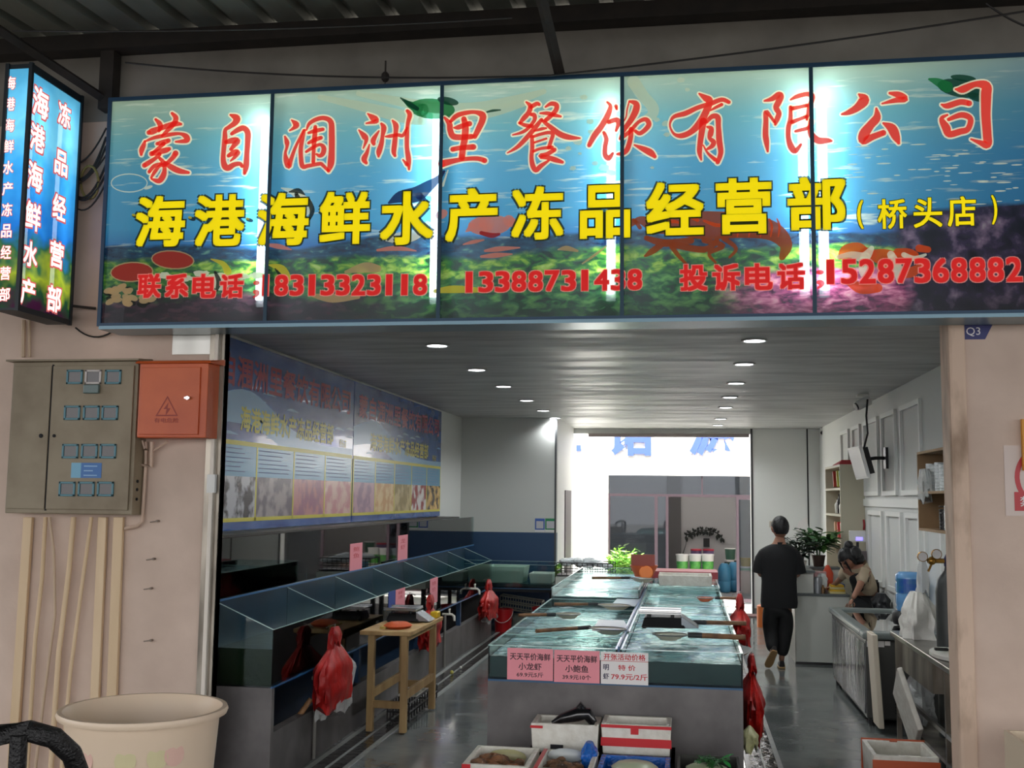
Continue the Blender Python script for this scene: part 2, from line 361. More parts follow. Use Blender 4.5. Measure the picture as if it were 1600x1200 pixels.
# ================================================================ MAIN SIGN (light box)
YS = -.30
Sx0, Sx1 = P(166, 330, Y=YS).x, 2.35
Sz0, Sz1 = 3.03, P(850, 126, Y=YS).z
SEA = {}
def sea_nodes(nt, cx0, cz0, h, panels=True):
    N = nt.nodes; L = nt.links
    tc = N.new('ShaderNodeNewGeometry'); sp = N.new('ShaderNodeSeparateXYZ'); L.new(tc.outputs['Position'], sp.inputs[0])
    def math_(op, a, b=None, c=None):
        n = N.new('ShaderNodeMath'); n.operation = op
        for i, k in enumerate((a, b, c)):
            if k is None: continue
            if isinstance(k, (int, float)): n.inputs[i].default_value = k
            else: L.new(k, n.inputs[i])
        return n.outputs[0]
    def noise_(scale, st, detail=4, dist=0):
        mp = N.new('ShaderNodeMapping'); mp.inputs['Scale'].default_value = st; L.new(tc.outputs['Position'], mp.inputs[0])
        n = N.new('ShaderNodeTexNoise'); n.inputs['Scale'].default_value = scale; n.inputs['Detail'].default_value = detail; n.inputs['Distortion'].default_value = dist
        L.new(mp.outputs[0], n.inputs[0]); return n.outputs[0]
    def ramp(s, els):
        r = N.new('ShaderNodeValToRGB'); L.new(s, r.inputs[0]); e = r.color_ramp.elements
        while len(e) < len(els): e.new(.5)
        for k, (p, c) in zip(e, els): k.position = p; k.color = (*lin(c), 1)
        return r.outputs[0]
    def mix(f, a, b):
        m = N.new('ShaderNodeMix'); m.data_type = 'RGBA'
        if isinstance(f, (int, float)): m.inputs[0].default_value = f
        else: L.new(f, m.inputs[0])
        for i, k in ((6, a), (7, b)):
            if isinstance(k, tuple): m.inputs[i].default_value = (*lin(k), 1)
            else: L.new(k, m.inputs[i])
        return m.outputs[2]
    def step(s, a, b):
        mr = N.new('ShaderNodeMapRange'); L.new(s, mr.inputs[0]); mr.inputs[1].default_value = a; mr.inputs[2].default_value = b; return mr.outputs[0]
    v = math_('DIVIDE', math_('SUBTRACT', sp.outputs['Z'], cz0), h)
    x = sp.outputs['X']
    wv = noise_(1.0, (1.2, 1, 3.5), 5); vv = math_('ADD', v, math_('MULTIPLY', math_('SUBTRACT', wv, .5), .16))
    water = ramp(v, [(0, (20, 70, 120)), (.32, (36, 92, 148)), (.42, (60, 135, 172)), (.62, (72, 144, 176)), (.82, (104, 164, 170)), (1, (168, 188, 160))])
    st = step(noise_(2.2, (1.6, 1, 17), 5), .60, .72)
    right = step(x, 1.2, 2.3)
    water = mix(math_('MULTIPLY', st, .75), water, (205, 214, 190))
    water = mix(math_('MULTIPLY', right, .65), water, (20, 78, 130))
    reef = ramp(noise_(11, (1, 1, 2.0), 10, .5), [(.30, (6, 20, 16)), (.42, (22, 62, 34)), (.52, (48, 100, 36)), (.62, (120, 150, 50)), (.74, (150, 168, 92))])
    deep = ramp(noise_(13, (1, 1, 2.6), 10, .4), [(.35, (8, 22, 52)), (.6, (26, 62, 84)), (.75, (90, 130, 110))])
    brown = ramp(noise_(12, (1, 1, 2.6), 10), [(.35, (26, 16, 24)), (.55, (62, 36, 50)), (.75, (96, 60, 66))])
    greens = ramp(noise_(12, (1, 1, 2.2), 10, .5), [(.35, (8, 26, 18)), (.5, (26, 74, 40)), (.68, (84, 130, 66))])
    pink = ramp(noise_(12, (1, 1, 2.6), 10, .4), [(.34, (60, 20, 54)), (.48, (150, 64, 104)), (.6, (206, 122, 150)), (.75, (226, 180, 180))])
    rock = ramp(noise_(9, (1.2, 1, 1.2), 10), [(.36, (12, 10, 22)), (.52, (46, 36, 60)), (.66, (110, 90, 110)), (.8, (170, 160, 160))])
    c = mix(math_('SUBTRACT', 1, step(vv, .330, .345)), water, deep)
    c = mix(math_('SUBTRACT', 1, step(vv, .265, .285)), c, reef)
    c = mix(math_('SUBTRACT', 1, step(vv, .15, .18)), c, greens)
    bl = math_('MULTIPLY', math_('SUBTRACT', 1, step(vv, .09, .12)), math_('SUBTRACT', 1, step(x, -2.2, -1.6)))
    c = mix(bl, c, brown)
    pk = math_('MULTIPLY', math_('SUBTRACT', 1, step(vv, .155, .175)), math_('MULTIPLY', step(x, .15, .45), math_('SUBTRACT', 1, step(x, 1.35, 1.5))))
    c = mix(pk, c, pink)
    rk = math_('MULTIPLY', step(math_('ADD', x, math_('MULTIPLY', wv, .4)), 1.42, 1.5), math_('SUBTRACT', 1, step(vv, .40, .42)))
    c = mix(rk, c, rock)
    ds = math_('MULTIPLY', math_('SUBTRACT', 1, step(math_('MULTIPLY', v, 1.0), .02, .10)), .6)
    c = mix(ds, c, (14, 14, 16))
    return c
EG = .50
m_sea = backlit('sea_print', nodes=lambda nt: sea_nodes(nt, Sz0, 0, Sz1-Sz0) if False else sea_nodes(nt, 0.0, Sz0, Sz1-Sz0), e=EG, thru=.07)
def BL(name, c, **k): return backlit(name, c, e=k.pop('e', EG), thru=k.pop('thru', .07), **k)
sign = thing('shop_sign', 'long light box sign with red and yellow lettering over an underwater scene', 'sign', ((Sx0+Sx1)/2, -.02, Sz0))
b = MB()   # backing tray
b.box((Sx0, -.05, Sz0), (Sx1, -.01, Sz1)); b.box((Sx0, YS+.01, Sz0), (Sx0+.02, -.02, Sz1)); b.box((Sx1-.02, YS+.01, Sz0), (Sx1, -.02, Sz1))
b.box((Sx0, YS+.01, Sz0-.012), (Sx1, -.02, Sz0)); b.box((Sx0, YS+.01, Sz1), (Sx1, -.02, Sz1+.012)); b.build('housing', M('sign_tray', (200, 205, 205), .6), sign)
m_signframe = M('blue_frame', (26, 66, 96), .45)
b = MB()
for (xa, za, xb, zb) in ((Sx0-.02, Sz0-.02, Sx1, Sz0), (Sx0-.02, Sz1, Sx1, Sz1+.025), (Sx0-.02, Sz0, Sx0+.005, Sz1)): b.box((xa, YS-.012, za), (xb, YS+.03, zb))
b.build('frame', m_signframe, sign)
b = MB(); b.box((Sx0, YS-.02, Sz0-.042), (Sx1, YS+.26, Sz0-.02)); b.build('bottom_strip', M('pale_blue_strip', (120, 150, 165), .3, metal=.4), sign)
joints = [P(px, 300, Y=YS).x for px in (421, 688, 972, 1270)]
xs = [Sx0]+joints+[Sx1]
for i in range(5):
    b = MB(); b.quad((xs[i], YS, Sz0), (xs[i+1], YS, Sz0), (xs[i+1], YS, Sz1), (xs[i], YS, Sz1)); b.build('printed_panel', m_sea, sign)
for x in joints:
    b = MB(); b.box((x-.012, YS-.006, Sz0), (x+.012, YS+.05, Sz1)); b.build('panel_joint', M('joint_blue', (22, 62, 84), .5), sign)
m_tube = M('tube_light', (235, 250, 255), .3, emit=34)
zt0, zt1 = P(850, 462, Y=YS+.1).z, P(850, 166, Y=YS+.1).z
for i, px in enumerate((408, 678, 954, 1257, 1288)):
    x = P(px, 320, Y=YS+.06).x; b = MB(); b.cyl((x, YS+.075, zt0), (x, YS+.075, zt1), .022, 12); b.build('tube_lamp', m_tube, sign, smooth=True)
    b = MB(); b.box((x-.03, YS+.11, zt0-.04), (x+.03, YS+.15, zt1+.04)); b.build('lamp_batten', M('batten', (225, 228, 230), .5), sign)
# brush lettering, traced stroke by stroke: (ox, oy, scale, strokes)
BR = [
(200,160,8,['350,215,12 400,270,28 410,320,25 390,360,15','555,140,15 600,190,28 590,250,28 530,320,26 430,420,12','265,380,25 310,365,36 400,330,28 520,290,30 600,270,30 665,275,14','215,490,12 200,540,24 175,600,28 170,655,14','220,490,8 330,445,18 450,420,22 560,400,20 660,395,15 730,430,32 745,475,28 680,490,20 600,495,8','370,520,18 440,505,30 510,480,24','450,520,22 370,590,18 310,640,18','300,645,28 400,620,30 480,600,30 520,585,20','400,650,22 350,700,20 260,760,26 210,790,26','600,640,32 560,700,24 470,780,20 400,800,14 340,870,20 295,945,10','400,700,16 450,760,24 462,840,22 445,920,32 390,985,28 300,960,8','270,870,18 330,800,22 420,770,18','470,760,22 560,820,32 650,860,30 760,880,14']),
(200,160,8,['1285,160,10 1360,200,42 1340,260,32 1270,310,22 1220,350,20 1215,450,28 1200,600,25 1195,720,28 1215,800,35 1260,820,34 1330,780,26 1400,770,22 1430,800,18','1300,395,18 1380,345,28 1450,325,30 1500,380,32 1500,500,30 1490,650,28 1480,800,32 1460,890,16','1230,500,22 1310,480,34 1370,485,34 1330,540,26 1290,590,18','1260,670,20 1330,630,32 1375,630,28 1335,690,18 1285,735,6']),
(430,160,8,['210,225,6 265,280,36 240,320,20 185,355,6','125,430,8 150,500,26 150,560,15 130,640,14 145,730,32 172,800,30 200,720,22 250,580,16 320,430,12 360,350,10','372,350,12 345,450,22 325,560,24 325,680,24 345,800,26 420,795,20 560,770,20 600,790,18 660,850,16','395,350,6 430,270,18 520,215,22 620,200,24 700,250,30 710,400,34 710,600,34 700,760,38 670,860,18','505,310,20 500,400,26 490,500,26 485,600,20 480,750,20','420,385,12 500,360,22 600,340,18','420,510,14 500,470,24 575,445,20','390,620,12 470,570,18 560,530,16 610,570,26 600,640,26 560,670,20 520,650,10']),
(550,150,8,['200,225,6 280,290,42 300,320,26 180,345,6','90,430,6 160,510,34 180,560,20 145,655,5','220,610,5 190,710,20 155,790,32 180,840,16','340,440,6 270,550,28 275,600,20','370,350,12 400,400,30 385,500,20 370,600,26 340,700,30 335,760,10','510,310,8 550,370,30 550,450,24 535,600,28 525,700,26 540,750,14','420,510,6 480,505,18 570,490,18 640,495,18 690,400,10','695,190,18 725,240,26 700,350,20 690,500,24 690,650,24 710,800,28 715,920,10','640,800,5 690,860,20']),
(690,140,8,['40,355,10 100,430,30 110,510,32 145,585,34 240,600,32 380,590,28','115,400,18 190,330,26 300,295,24 420,285,20 510,320,38 510,390,36 460,500,32 415,590,26','155,480,6 210,475,26 300,440,26 350,430,30','280,370,30 300,470,38 290,620,38 270,720,36 255,850,36','140,750,26 250,730,26 400,720,32','5,930,42 150,895,28 300,870,22 450,865,24 540,890,28']),
(780,130,8,['340,240,8 390,290,26 370,370,26 310,440,26 260,500,14','400,300,22 470,260,22 500,270,16','400,395,18 440,405,24 440,470,20 360,570,18 280,620,15 170,650,5','255,500,14 330,530,20 410,540,22','580,300,8 650,260,22 715,275,26 715,330,26 670,390,24 580,470,22','515,380,8 600,380,20 680,400,22 770,420,10','530,460,18 450,560,26 350,680,26 230,800,20 105,875,4','540,470,14 640,550,26 760,640,32 880,680,28 1010,690,7','440,600,8 530,575,16 590,565,8','430,670,14 520,640,16 620,620,18 670,640,22 650,720,20 620,810,20','440,745,10 590,695,10','430,855,14 520,820,14 660,805,20','410,670,20 415,800,22 405,930,22 420,1030,28 460,1090,26 520,1040,24 620,970,10','690,835,24 600,890,24 520,915,28 600,930,26 700,960,28 790,990,16']),
(910,130,8,['310,240,8 350,290,20 320,400,32 240,540,32 150,660,32 85,780,22','270,620,16 300,700,24 285,800,24 285,900,26 330,940,28 380,880,12','330,490,22 430,460,26 450,510,24 420,600,10','420,290,18 430,330,10','590,230,10 670,260,32 670,340,38 610,460,32 520,590,24 470,700,12','585,235,6 560,330,5 545,430,5 500,500,6','500,680,18 600,600,22 700,490,18 790,455,24 832,510,28 800,570,26 720,630,22 660,600,16','610,580,28 600,700,26 560,830,28 500,880,24 435,890,10','650,775,6 750,820,28 850,870,38 905,920,20']),
(1040,120,8,['420,215,8 500,270,36 550,310,40 500,450,40 430,580,42 320,690,32 200,740,28 110,720,14 60,640,8 60,570,10 110,500,20 250,460,28 400,390,24 560,340,26 700,290,24 790,320,20','700,350,18 620,390,14 560,425,6','470,560,42 450,700,34 430,850,30 425,950,26 445,1040,8','510,570,18 580,500,26 650,510,32 660,620,28 670,800,34 690,950,28 650,1070,24','470,860,5 530,960,12 620,1040,22','520,630,10 570,650,26 560,720,32 550,770,20 600,820,28 580,870,24 525,905,12']),
(1170,110,8,['195,385,8 290,360,26 370,310,34 400,330,34 370,400,36 340,470,32 375,540,30 350,620,28 330,680,12','320,650,14 270,580,16 215,525,26 213,650,28 208,800,32 220,900,30 235,1015,10','520,370,6 600,330,22 720,300,24 790,320,30 780,400,28 750,500,26 725,620,10','520,460,16 520,600,24 495,720,26 495,850,26 530,960,36 580,1010,28 650,930,12','540,480,22 640,460,18 730,440,18','540,650,22 640,610,18 720,580,18','580,765,10 640,750,18 740,720,18 790,640,16','770,620,18 760,740,22 790,820,38 870,880,38 980,880,28 1030,885,12']),
(1280,110,5,['310,190,6 350,230,38 300,290,28 230,330,18 175,345,5','550,180,8 620,195,24 670,225,22 600,235,18 490,262,4','445,300,6 450,370,28 400,430,30 350,500,38 345,550,30 420,520,22 500,490,20','500,415,6 565,455,34 598,520,30 620,570,10','1065,150,6 1120,150,26 1220,110,20 1300,125,36 1302,200,38 1300,350,34 1310,500,32 1310,580,30 1250,565,16 1185,540,5','955,270,6 1000,280,20 1100,250,20 1170,260,20','1000,350,6 955,380,16 990,450,30 1015,500,24 1100,480,22 1160,460,20 1180,380,20 1110,350,20 1010,385,12']),
]
m_red = BL('sign_red', (232, 40, 34), trl=.45); m_cream = BL('sign_cream', (240, 222, 190), e=.66); m_yel = BL('sign_yellow', (244, 226, 16), e=.68, trl=.35); m_dk = BL('sign_dark_edge', (52, 62, 16), e=.35, trl=.2)
br = MB(); bo = MB(); k = 0
for (ox, oy, s, ss) in BR:
    for st in ss:
        pts = [tuple(float(t) for t in q.split(',')) for q in st.split()]
        k += 1; d = .0045+.00012*(k % 12)
        ribbon(br, pts, lambda x, y: (lambda p: p-Vector((0, d, 0)))(P(ox+x/s, oy+y/s, Y=YS)), grow=.55*s)
        ribbon(bo, pts, lambda x, y: (lambda p: p-Vector((0, d-.0025, 0)))(P(ox+x/s, oy+y/s, Y=YS)), grow=3.0*s)
br.build('title_lettering', m_red, sign); bo.build('title_outline', m_cream, sign)
by = MB(); bd = MB()
for ch, x0, x1, y0, y1 in (('海',212,290,306,386),('港',304,383,304,385),('海',402,483,301,384),('鲜',499,579,299,382),('水',594,678,299,383),('产',696,778,294,378),('冻',799,881,291,375),('品',906,985,289,373),('经',1009,1100,284,368),('营',1118,1206,278,366),('部',1230,1322,276,360)):
    putb(by, ch, pxbox(x0, y0, x1, y1, YS, .004), .033); putb(bd, ch, pxbox(x0-2.4, y0-2.4, x1+2.4, y1+2.4, YS, .003), .062)
for ch, x0, x1, y0, y1 in (('(',1339,1349,313,358),('桥',1371,1417,311,358),('头',1427,1472,309,356),('店',1480,1525,307,354),(')',1549,1558,305,351)):
    putb(by, ch, pxbox(x0, y0, x1, y1, YS, .004), .02); putb(bd, ch, pxbox(x0-1.2, y0-1.2, x1+1.2, y1+1.2, YS, .003), .045)
by.build('name_lettering', m_yel, sign); bd.build('name_outline', m_dk, sign)
m_red2 = BL('sign_red_phone', (224, 46, 44), trl=.45); m_pk = BL('sign_pink_edge', (232, 150, 140))
b1 = MB(); b2 = MB()
def prow(s, x0, x1, ya, yb, ha, w=.86, off=.022):
    n = len(s); st = (x1-x0)/n
    for i, ch in enumerate(s):
        t = i/max(n-1, 1); yc = ya+(yb-ya)*t; a = x0+st*i; ww = w*st
        if ch == ';': put(b1, ch, pxbox(a+st*.2, yc-ha*.22, a+st*.45, yc+ha*.5, YS, .004), off); continue
        if ch == '1': aa = a+st*.22; ww = st*.42
        else: aa = a
        putb(b2, ch, pxbox(aa-1.3, yc-ha/2-1.3, aa+ww+1.3, yc+ha/2+1.3, YS, .003), .07)
        putb(b1, ch, pxbox(aa, yc-ha/2, aa+ww, yc+ha/2, YS, .004), .035)
prow('联系电话;', 215, 430, 447, 447, 38, .86)
prow('18313323118', 405, 670, 446, 445, 33, .9, .02)
prow('13388731438', 722, 1006, 441, 437, 33, .9, .02)
prow('投诉电话;', 1062, 1316, 434, 431, 42, .86)
prow('15287368882', 1285, 1600, 425, 421, 39, .9, .02)
b1.build('phone_lettering', m_red2, sign); b2.build('phone_outline', m_pk, sign)
# printed sea life (flat print on the film)
seal = {}
def dec(name, c): return BL('print_'+name, c)
DM = [dec('green', (32, 120, 66)), dec('dkgreen', (14, 66, 48)), dec('navy', (28, 34, 74)), dec('white', (214, 214, 190)), dec('salmon', (206, 130, 112)), dec('rust', (150, 70, 34)), dec('orange', (206, 80, 36)), dec('crimson', (150, 34, 34)), dec('tan', (176, 150, 110)), dec('yellow', (196, 180, 60)), dec('blackish', (30, 34, 30)), dec('foam', (190, 200, 176))]
d_ = MB()
def dp(mi, pts, lay=0):
    d_.m = mi; n = len(pts); c = (sum(p[0] for p in pts)/n, sum(p[1] for p in pts)/n)
    f = lambda p: P(p[0], p[1], Y=YS)-Vector((0, .0008+.0003*lay, 0)); i = len(d_.v)
    d_.add([f(p) for p in pts]+[f(c)], [(j, (j+1) % n, n) for j in range(n)])
def ell(mi, cx, cy, rx, ry, a=0, lay=0, n=20, wob=0):
    ca, sa = math.cos(math.radians(a)), math.sin(math.radians(a)); pts = []
    for j in range(n):
        t = 2*math.pi*j/n; k = 1+wob*random.uniform(-1, 1); u, v = rx*k*math.cos(t), ry*k*math.sin(t); pts.append((cx+u*ca-v*sa, cy+u*sa+v*ca))
    dp(mi, pts, lay)
def stroke(mi, s, lay=0):
    d_.m = mi; pts = [tuple(float(t) for t in q.split(',')) for q in s.split()]
    ribbon(d_, pts, lambda x, y: P(x, y, Y=YS)-Vector((0, .0008+.0003*lay, 0)))
# foam sweeps at the top
stroke(11, '500,152,4 560,165,7 620,180,10 660,188,8'); stroke(11, '560,146,4 620,158,7 680,168,9 740,168,8 800,158,8 850,143,4', 0)
stroke(11, '700,184,6 760,176,9 820,160,6'); stroke(11, '990,128,10 1005,150,9 1020,168,9 1018,180,8 1005,186,4')
for (x, y, r) in ((922,190,6),(912,152,6),(1064,125,6),(1074,140,4),(924,206,5),(903,222,7),(888,232,5),(906,240,3),(1026,187,5),(1040,193,6),(944,262,8),(955,270,7),(930,255,5),(985,212,3),(1042,210,5),(722,167,5),(895,263,5),(1019,262,3)): ell(11, x, y, r, r*.7, wob=.15)
# turtles
ell(0, 675, 170, 36, 16, 4, 1); stroke(0, '632,158,2 645,166,7 660,172,10', 1); ell(1, 700, 158, 17, 6, 12, 2); stroke(1, '626,153,1 640,163,4 652,170,3', 2); ell(1, 705, 184, 9, 6, 20, 0)
stroke(1, '758,176,1 770,173,2 782,172,1', 2)
ell(1, 1500, 138, 36, 14, 10, 1); stroke(0, '1452,124,2 1464,128,6 1480,136,9', 2); ell(1, 1505, 122, 20, 5, 6, 2); ell(1, 1525, 152, 14, 6, 20, 1)
# dolphin
stroke(2, '608,317,2 625,308,9 650,304,12 668,292,9 684,280,5 694,268,2', 1); stroke(2, '655,306,6 668,318,3', 1); stroke(3, '600,372,4 625,372,9 650,366,8 668,350,5', 0)
stroke(3, '700,266,1 692,290,2', 1)
# angel fish
ell(3, 472, 322, 17, 17, -15, 1); stroke(3, '440,294,1 458,300,5 470,310,8', 1); stroke(10, '463,303,3 468,320,5 462,340,3', 2); stroke(10, '482,312,3 488,328,4 484,342,2', 2); stroke(10, '452,300,1 466,298,4 476,304,1', 2)
ell(3, 345, 440, 14, 14, 10, 1); stroke(9, '330,405,1 348,412,4 356,424,6', 1); stroke(10, '336,425,2 342,440,4 338,455,2', 2); stroke(9, '420,414,1 440,420,6 452,436,4', 1); stroke(10, '430,420,1 438,432,3 434,445,2', 2)
for (x, y) in ((212,338),(222,345),(238,332),(300,342),(376,352),(390,344)): ell(10, x, y, 6, 3, 15, 1); ell(9, x-3, y-2, 3, 2, 15, 2)
# red fish
ell(4, 765, 352, 34, 16, -4, 1); stroke(4, '728,362,1 742,353,8 760,350,12', 1); stroke(7, '752,364,3 768,368,4 780,366,2', 2); stroke(4, '795,345,9 812,352,4 820,342,2', 1)
ell(4, 690, 335, 10, 7, -30, 1)
for s in ('758,392,2 780,389,4 812,387,1', '752,401,2 775,399,4 800,397,1', '590,391,2 620,388,4 650,392,1', '412,382,1 435,385,4 455,390,1', '724,382,1 740,378,3 756,375,1'): stroke(4, s, 1)
stroke(8, '872,390,1 885,388,4 902,392,2', 1); stroke(8, '910,412,1 930,398,2 948,384,1', 1)
# lobster
stroke(5, '985,352,3 1000,344,6 1025,352,12 1060,350,18 1100,352,22 1150,352,20 1190,356,17 1215,366,14 1228,384,10 1222,402,5', 1)
for s in ('1010,372,4 1040,380,6 1080,376,5', '1040,378,4 1020,392,5 1008,400,2', '1050,382,5 1100,390,5 1120,376,4', '1050,386,4 1062,402,3 1072,412,2', '1100,376,4 1130,384,4 1108,396,3 1118,410,2', '1130,372,4 1150,388,3 1140,402,2', '1000,356,3 990,344,3 978,352,2'): stroke(5, s, 2)
for x in (1150, 1168, 1186, 1202, 1214): stroke(6, '%d,%d,1 %d,%d,2 %d,%d,1' % (x, 342, x+4, 354, x+2, 370), 3)
for s in ('1070,336,2 1090,344,3', '1030,352,1 1050,346,3 1066,350,1', '1100,345,2 1120,352,3 1140,350,1'): stroke(6, s, 3)
# clown fish
stroke(6, '1312,402,4 1322,394,11 1340,392,13 1352,394,8', 1); stroke(6, '1362,398,8 1380,402,13 1400,406,12', 1); stroke(6, '1402,394,6 1418,396,8 1428,400,8', 1); stroke(6, '1325,440,5 1345,450,9 1372,450,7', 1); stroke(6, '1408,430,5 1425,425,8 1440,415,4', 1); stroke(3, '1308,402,3 1330,398,5 1350,402,8 1362,388,4', 2); stroke(3, '1352,402,8 1348,425,6 1360,440,4', 2); stroke(3, '1392,398,6 1402,420,8 1405,440,4', 2); stroke(3, '1412,398,4 1428,404,4 1446,398,2', 2); stroke(6, '1436,388,6 1450,390,5', 2)
# shells and clams
ell(7, 270, 406, 32, 13, 4, 1); ell(8, 270, 406, 34, 15, 4, 0); ell(7, 206, 425, 32, 14, -3, 1); ell(8, 206, 425, 34, 16, -3, 0)
for i in range(30): ell(8 if i % 3 else 10, 168+random.random()*72, 448+random.random()*30, 8, 4.5, random.uniform(-30, 30), 1 if i % 3 else 0)
stroke(8, '540,425,2 570,418,8 590,420,6', 1); stroke(8, '490,462,3 520,466,7 560,464,3', 1); stroke(9, '680,455,3 710,452,6 760,454,3', 1)
for i in range(8): ell(3, 255+i*20+random.uniform(-6, 6), 432+random.uniform(-5, 5), 12, 5, 0, 0, wob=.2)
# bubble
for t in range(24):
    a = t*math.pi/12; a2 = a+math.pi/12
    d_.m = 3; d_.quad(*[P(202+rx*math.cos(q), 286+ry*math.sin(q), Y=YS)-Vector((0, .001, 0)) for rx, ry, q in ((29, 15, a), (29, 15, a2), (27.4, 13.2, a2), (27.4, 13.2, a))])
ell(3, 232, 293, 7, 2.5, -20, 2)
for i in range(70): ell(3, random.uniform(1250, 1590), random.uniform(225, 320), random.uniform(4, 14), random.uniform(.5, 1.3), -2, 0, 8)
d_.build('sea_life_print', DM, sign)
# supply cable ends and wire over the sign
m_wire = M('black_wire', (20, 18, 18), .6)
def wire(label, pts, r=.008, m=None, name='wire', cat='wire'):
    b = MB(); b.tube(pts, r, 6); o = b.build(name, m or m_wire); tag(o, label, cat); return o
def sag(a, c, s, n=12): a = Vector(a); c = Vector(c); return [a.lerp(c, i/n)-Vector((0, 0, s*4*(i/n)*(1-i/n))) for i in range(n+1)]
wire('thin black wire sagging across the wall just above the long sign', sag(P(196, 98, Y=-.13), P(860, 118, Y=-.36), .05)+sag(P(860, 118, Y=-.36), P(1600, 18, Y=-.36), .02)[1:], .006)
wire('thin dark wire crossing below the canopy sheets at the upper left', sag(P(20, 48, Y=-.9), P(800, 28, Y=-.9), .03), .005)
wire('thin black wire at the top right corner under the canopy', sag(P(1540, 5, Y=-.4), P(1600, 40, Y=-.3), .01), .006)
b = MB(); q = P(602, 118, Y=-.1); b.cyl(q, q+V(0, 0, .1), .006, 6); b.ball(q-V(0, 0, .01), .028, 10, 6, sz=1.3); b.cyl(q-V(0, 0, .03), q-V(0, 0, .12), .003, 5)
tag(b.build('insulator', m_beam), 'small dark insulator hanging on the wall above the long sign', 'insulator')

# ================================================================ PROJECTING LIGHT BOX at the left
XB = P(118, 330, Y=-.12).x; y_n = P(38, 300, X=XB).y
yn, yf = y_n, -.12; zb, zt = 3.07, P(118, 158, Y=-.12).z
xb0 = P(1, 300, Y=y_n).x
box_ = thing('projecting_sign', 'upright light box sign with pinkish white characters projecting from the wall at the left', 'sign', (XB-.1, yf, zb))
b = MB(); b.box((xb0, yn, zb-.015), (XB, yf, zb)); b.box((xb0, yn, zt), (XB, yf, zt+.03)); b.box((xb0, yf-.01, zb), (XB, yf, zt)); b.box((xb0, yn, zb), (xb0+.01, yf, zt)); b.build('housing', M('dark_frame', (24, 36, 44), .5), box_)
b = MB()
for (x, y) in ((XB, yn), (XB, yf), (xb0, yn)): b.box((x-.012, y-.012, zb-.02), (x+.012, y+.012, zt+.035))
b.box((XB-.008, yn, zt-.02), (XB+.008, yf, zt+.03)); b.box((XB-.008, yn, zb-.02), (XB+.008, yf, zb+.015)); b.build('frame', M('dark_frame', (24, 36, 44), .5), box_)
def sea2(nt):
    N = nt.nodes; L = nt.links; tc = N.new('ShaderNodeNewGeometry'); sp = N.new('ShaderNodeSeparateXYZ'); L.new(tc.outputs['Position'], sp.inputs[0])
    n = N.new('ShaderNodeTexNoise'); n.inputs['Scale'].default_value = 7; L.new(tc.outputs['Position'], n.inputs[0])
    a = N.new('ShaderNodeMath'); a.operation = 'MULTIPLY_ADD'; a.inputs[1].default_value = .35; L.new(n.outputs[0], a.inputs[0])
    s = N.new('ShaderNodeMath'); s.operation = 'MULTIPLY_ADD'; s.inputs[1].default_value = 1/(zt-zb); s.inputs[2].default_value = -.17-zb/(zt-zb); L.new(sp.outputs['Z'], s.inputs[0]); L.new(s.outputs[0], a.inputs[2])
    r = N.new('ShaderNodeValToRGB'); L.new(a.outputs[0], r.inputs[0]); e = r.color_ramp.elements
    els = [(.0, (60, 20, 50)), (.08, (24, 70, 40)), (.16, (150, 160, 40)), (.24, (40, 90, 60)), (.34, (30, 110, 190)), (.6, (60, 160, 220)), (.8, (120, 205, 235)), (1, (90, 180, 220))]
    while len(e) < len(els): e.new(.5)
    for k, (p, c) in zip(e, els): k.position = p; k.color = (*lin(c), 1)
    return r.outputs[0]
m_sea2 = backlit('small_sea_print', nodes=sea2, e=.7, thru=.03)
b = MB(); b.quad((XB, yn, zb), (XB, yf, zb), (XB, yf, zt), (XB, yn, zt)); b.build('side_panel', m_sea2, box_)
b = MB(); b.quad((xb0, yn, zb), (XB, yn, zb), (XB, yn, zt), (xb0, yn, zt)); b.build('end_panel', m_sea2, box_)
for i, y in enumerate((yn+.14, yf-.12)):
    b = MB(); b.cyl((XB-.07, y, zb+.1), (XB-.07, y, zt-.1), .014, 8); b.build('tube_lamp', M('tube_light_dim', (235, 250, 255), .3, emit=9), box_)
m_pw = BL('pale_letter', (255, 226, 222), e=.9, thru=.0); m_pr = BL('letter_halo', (216, 110, 110), e=.7, thru=0)
ba = MB(); bb = MB()
def side(px, py, hpx, ch, wk=1.0):
    # a character centred at a pixel of the side face
    c = P(px, py, X=XB); h = hpx/F*(c.y+6.8)
    wY = h*.9*wk
    for mb, g, dx, of in ((ba, 0, .004, .03), (bb, .012, .003, .06)):
        putb(mb, ch, lambda u, v: Vector((XB+dx, c.y+(u-.5)*(wY+2*g), c.z+(v-.5)*(h+2*g))), of, dy=0)
for ch, px, py, h in (('海',63,161,52),('港',58,216,48),('海',54,276,50),('鲜',51,338,50),('水',47,397,45),('产',43,456,46),('冻',100,180,42),('品',95,255,44),('经',92,324,44),('营',88,398,46),('部',84,467,46)): side(px, py, h, ch)
for i, ch in enumerate('海港海鲜水产冻品经营部'):
    c = P(17-i*.9, 130+i*33, Y=yn)
    for mb, g, dx, of in ((ba, 0, .004, .02), (bb, .008, .003, .05)): putb(mb, ch, lambda u, v: Vector((c.x+(u-.5)*(.07+g), yn-dx, c.z+(v-.5)*(.085+g))), of)
ba.build('lettering', m_pw, box_); bb.build('lettering_halo', m_pr, box_)
b = MB()
for z in (zb+.05, zt-.4): b.tube([(XB-.1, yf, z), (XB-.1, -.01, z)], .018, 6)
b.tube([P(112, 478, Y=-.1), P(150, 482, Y=-.02)], .01, 6); b.build('wall_bracket', m_beam, box_)
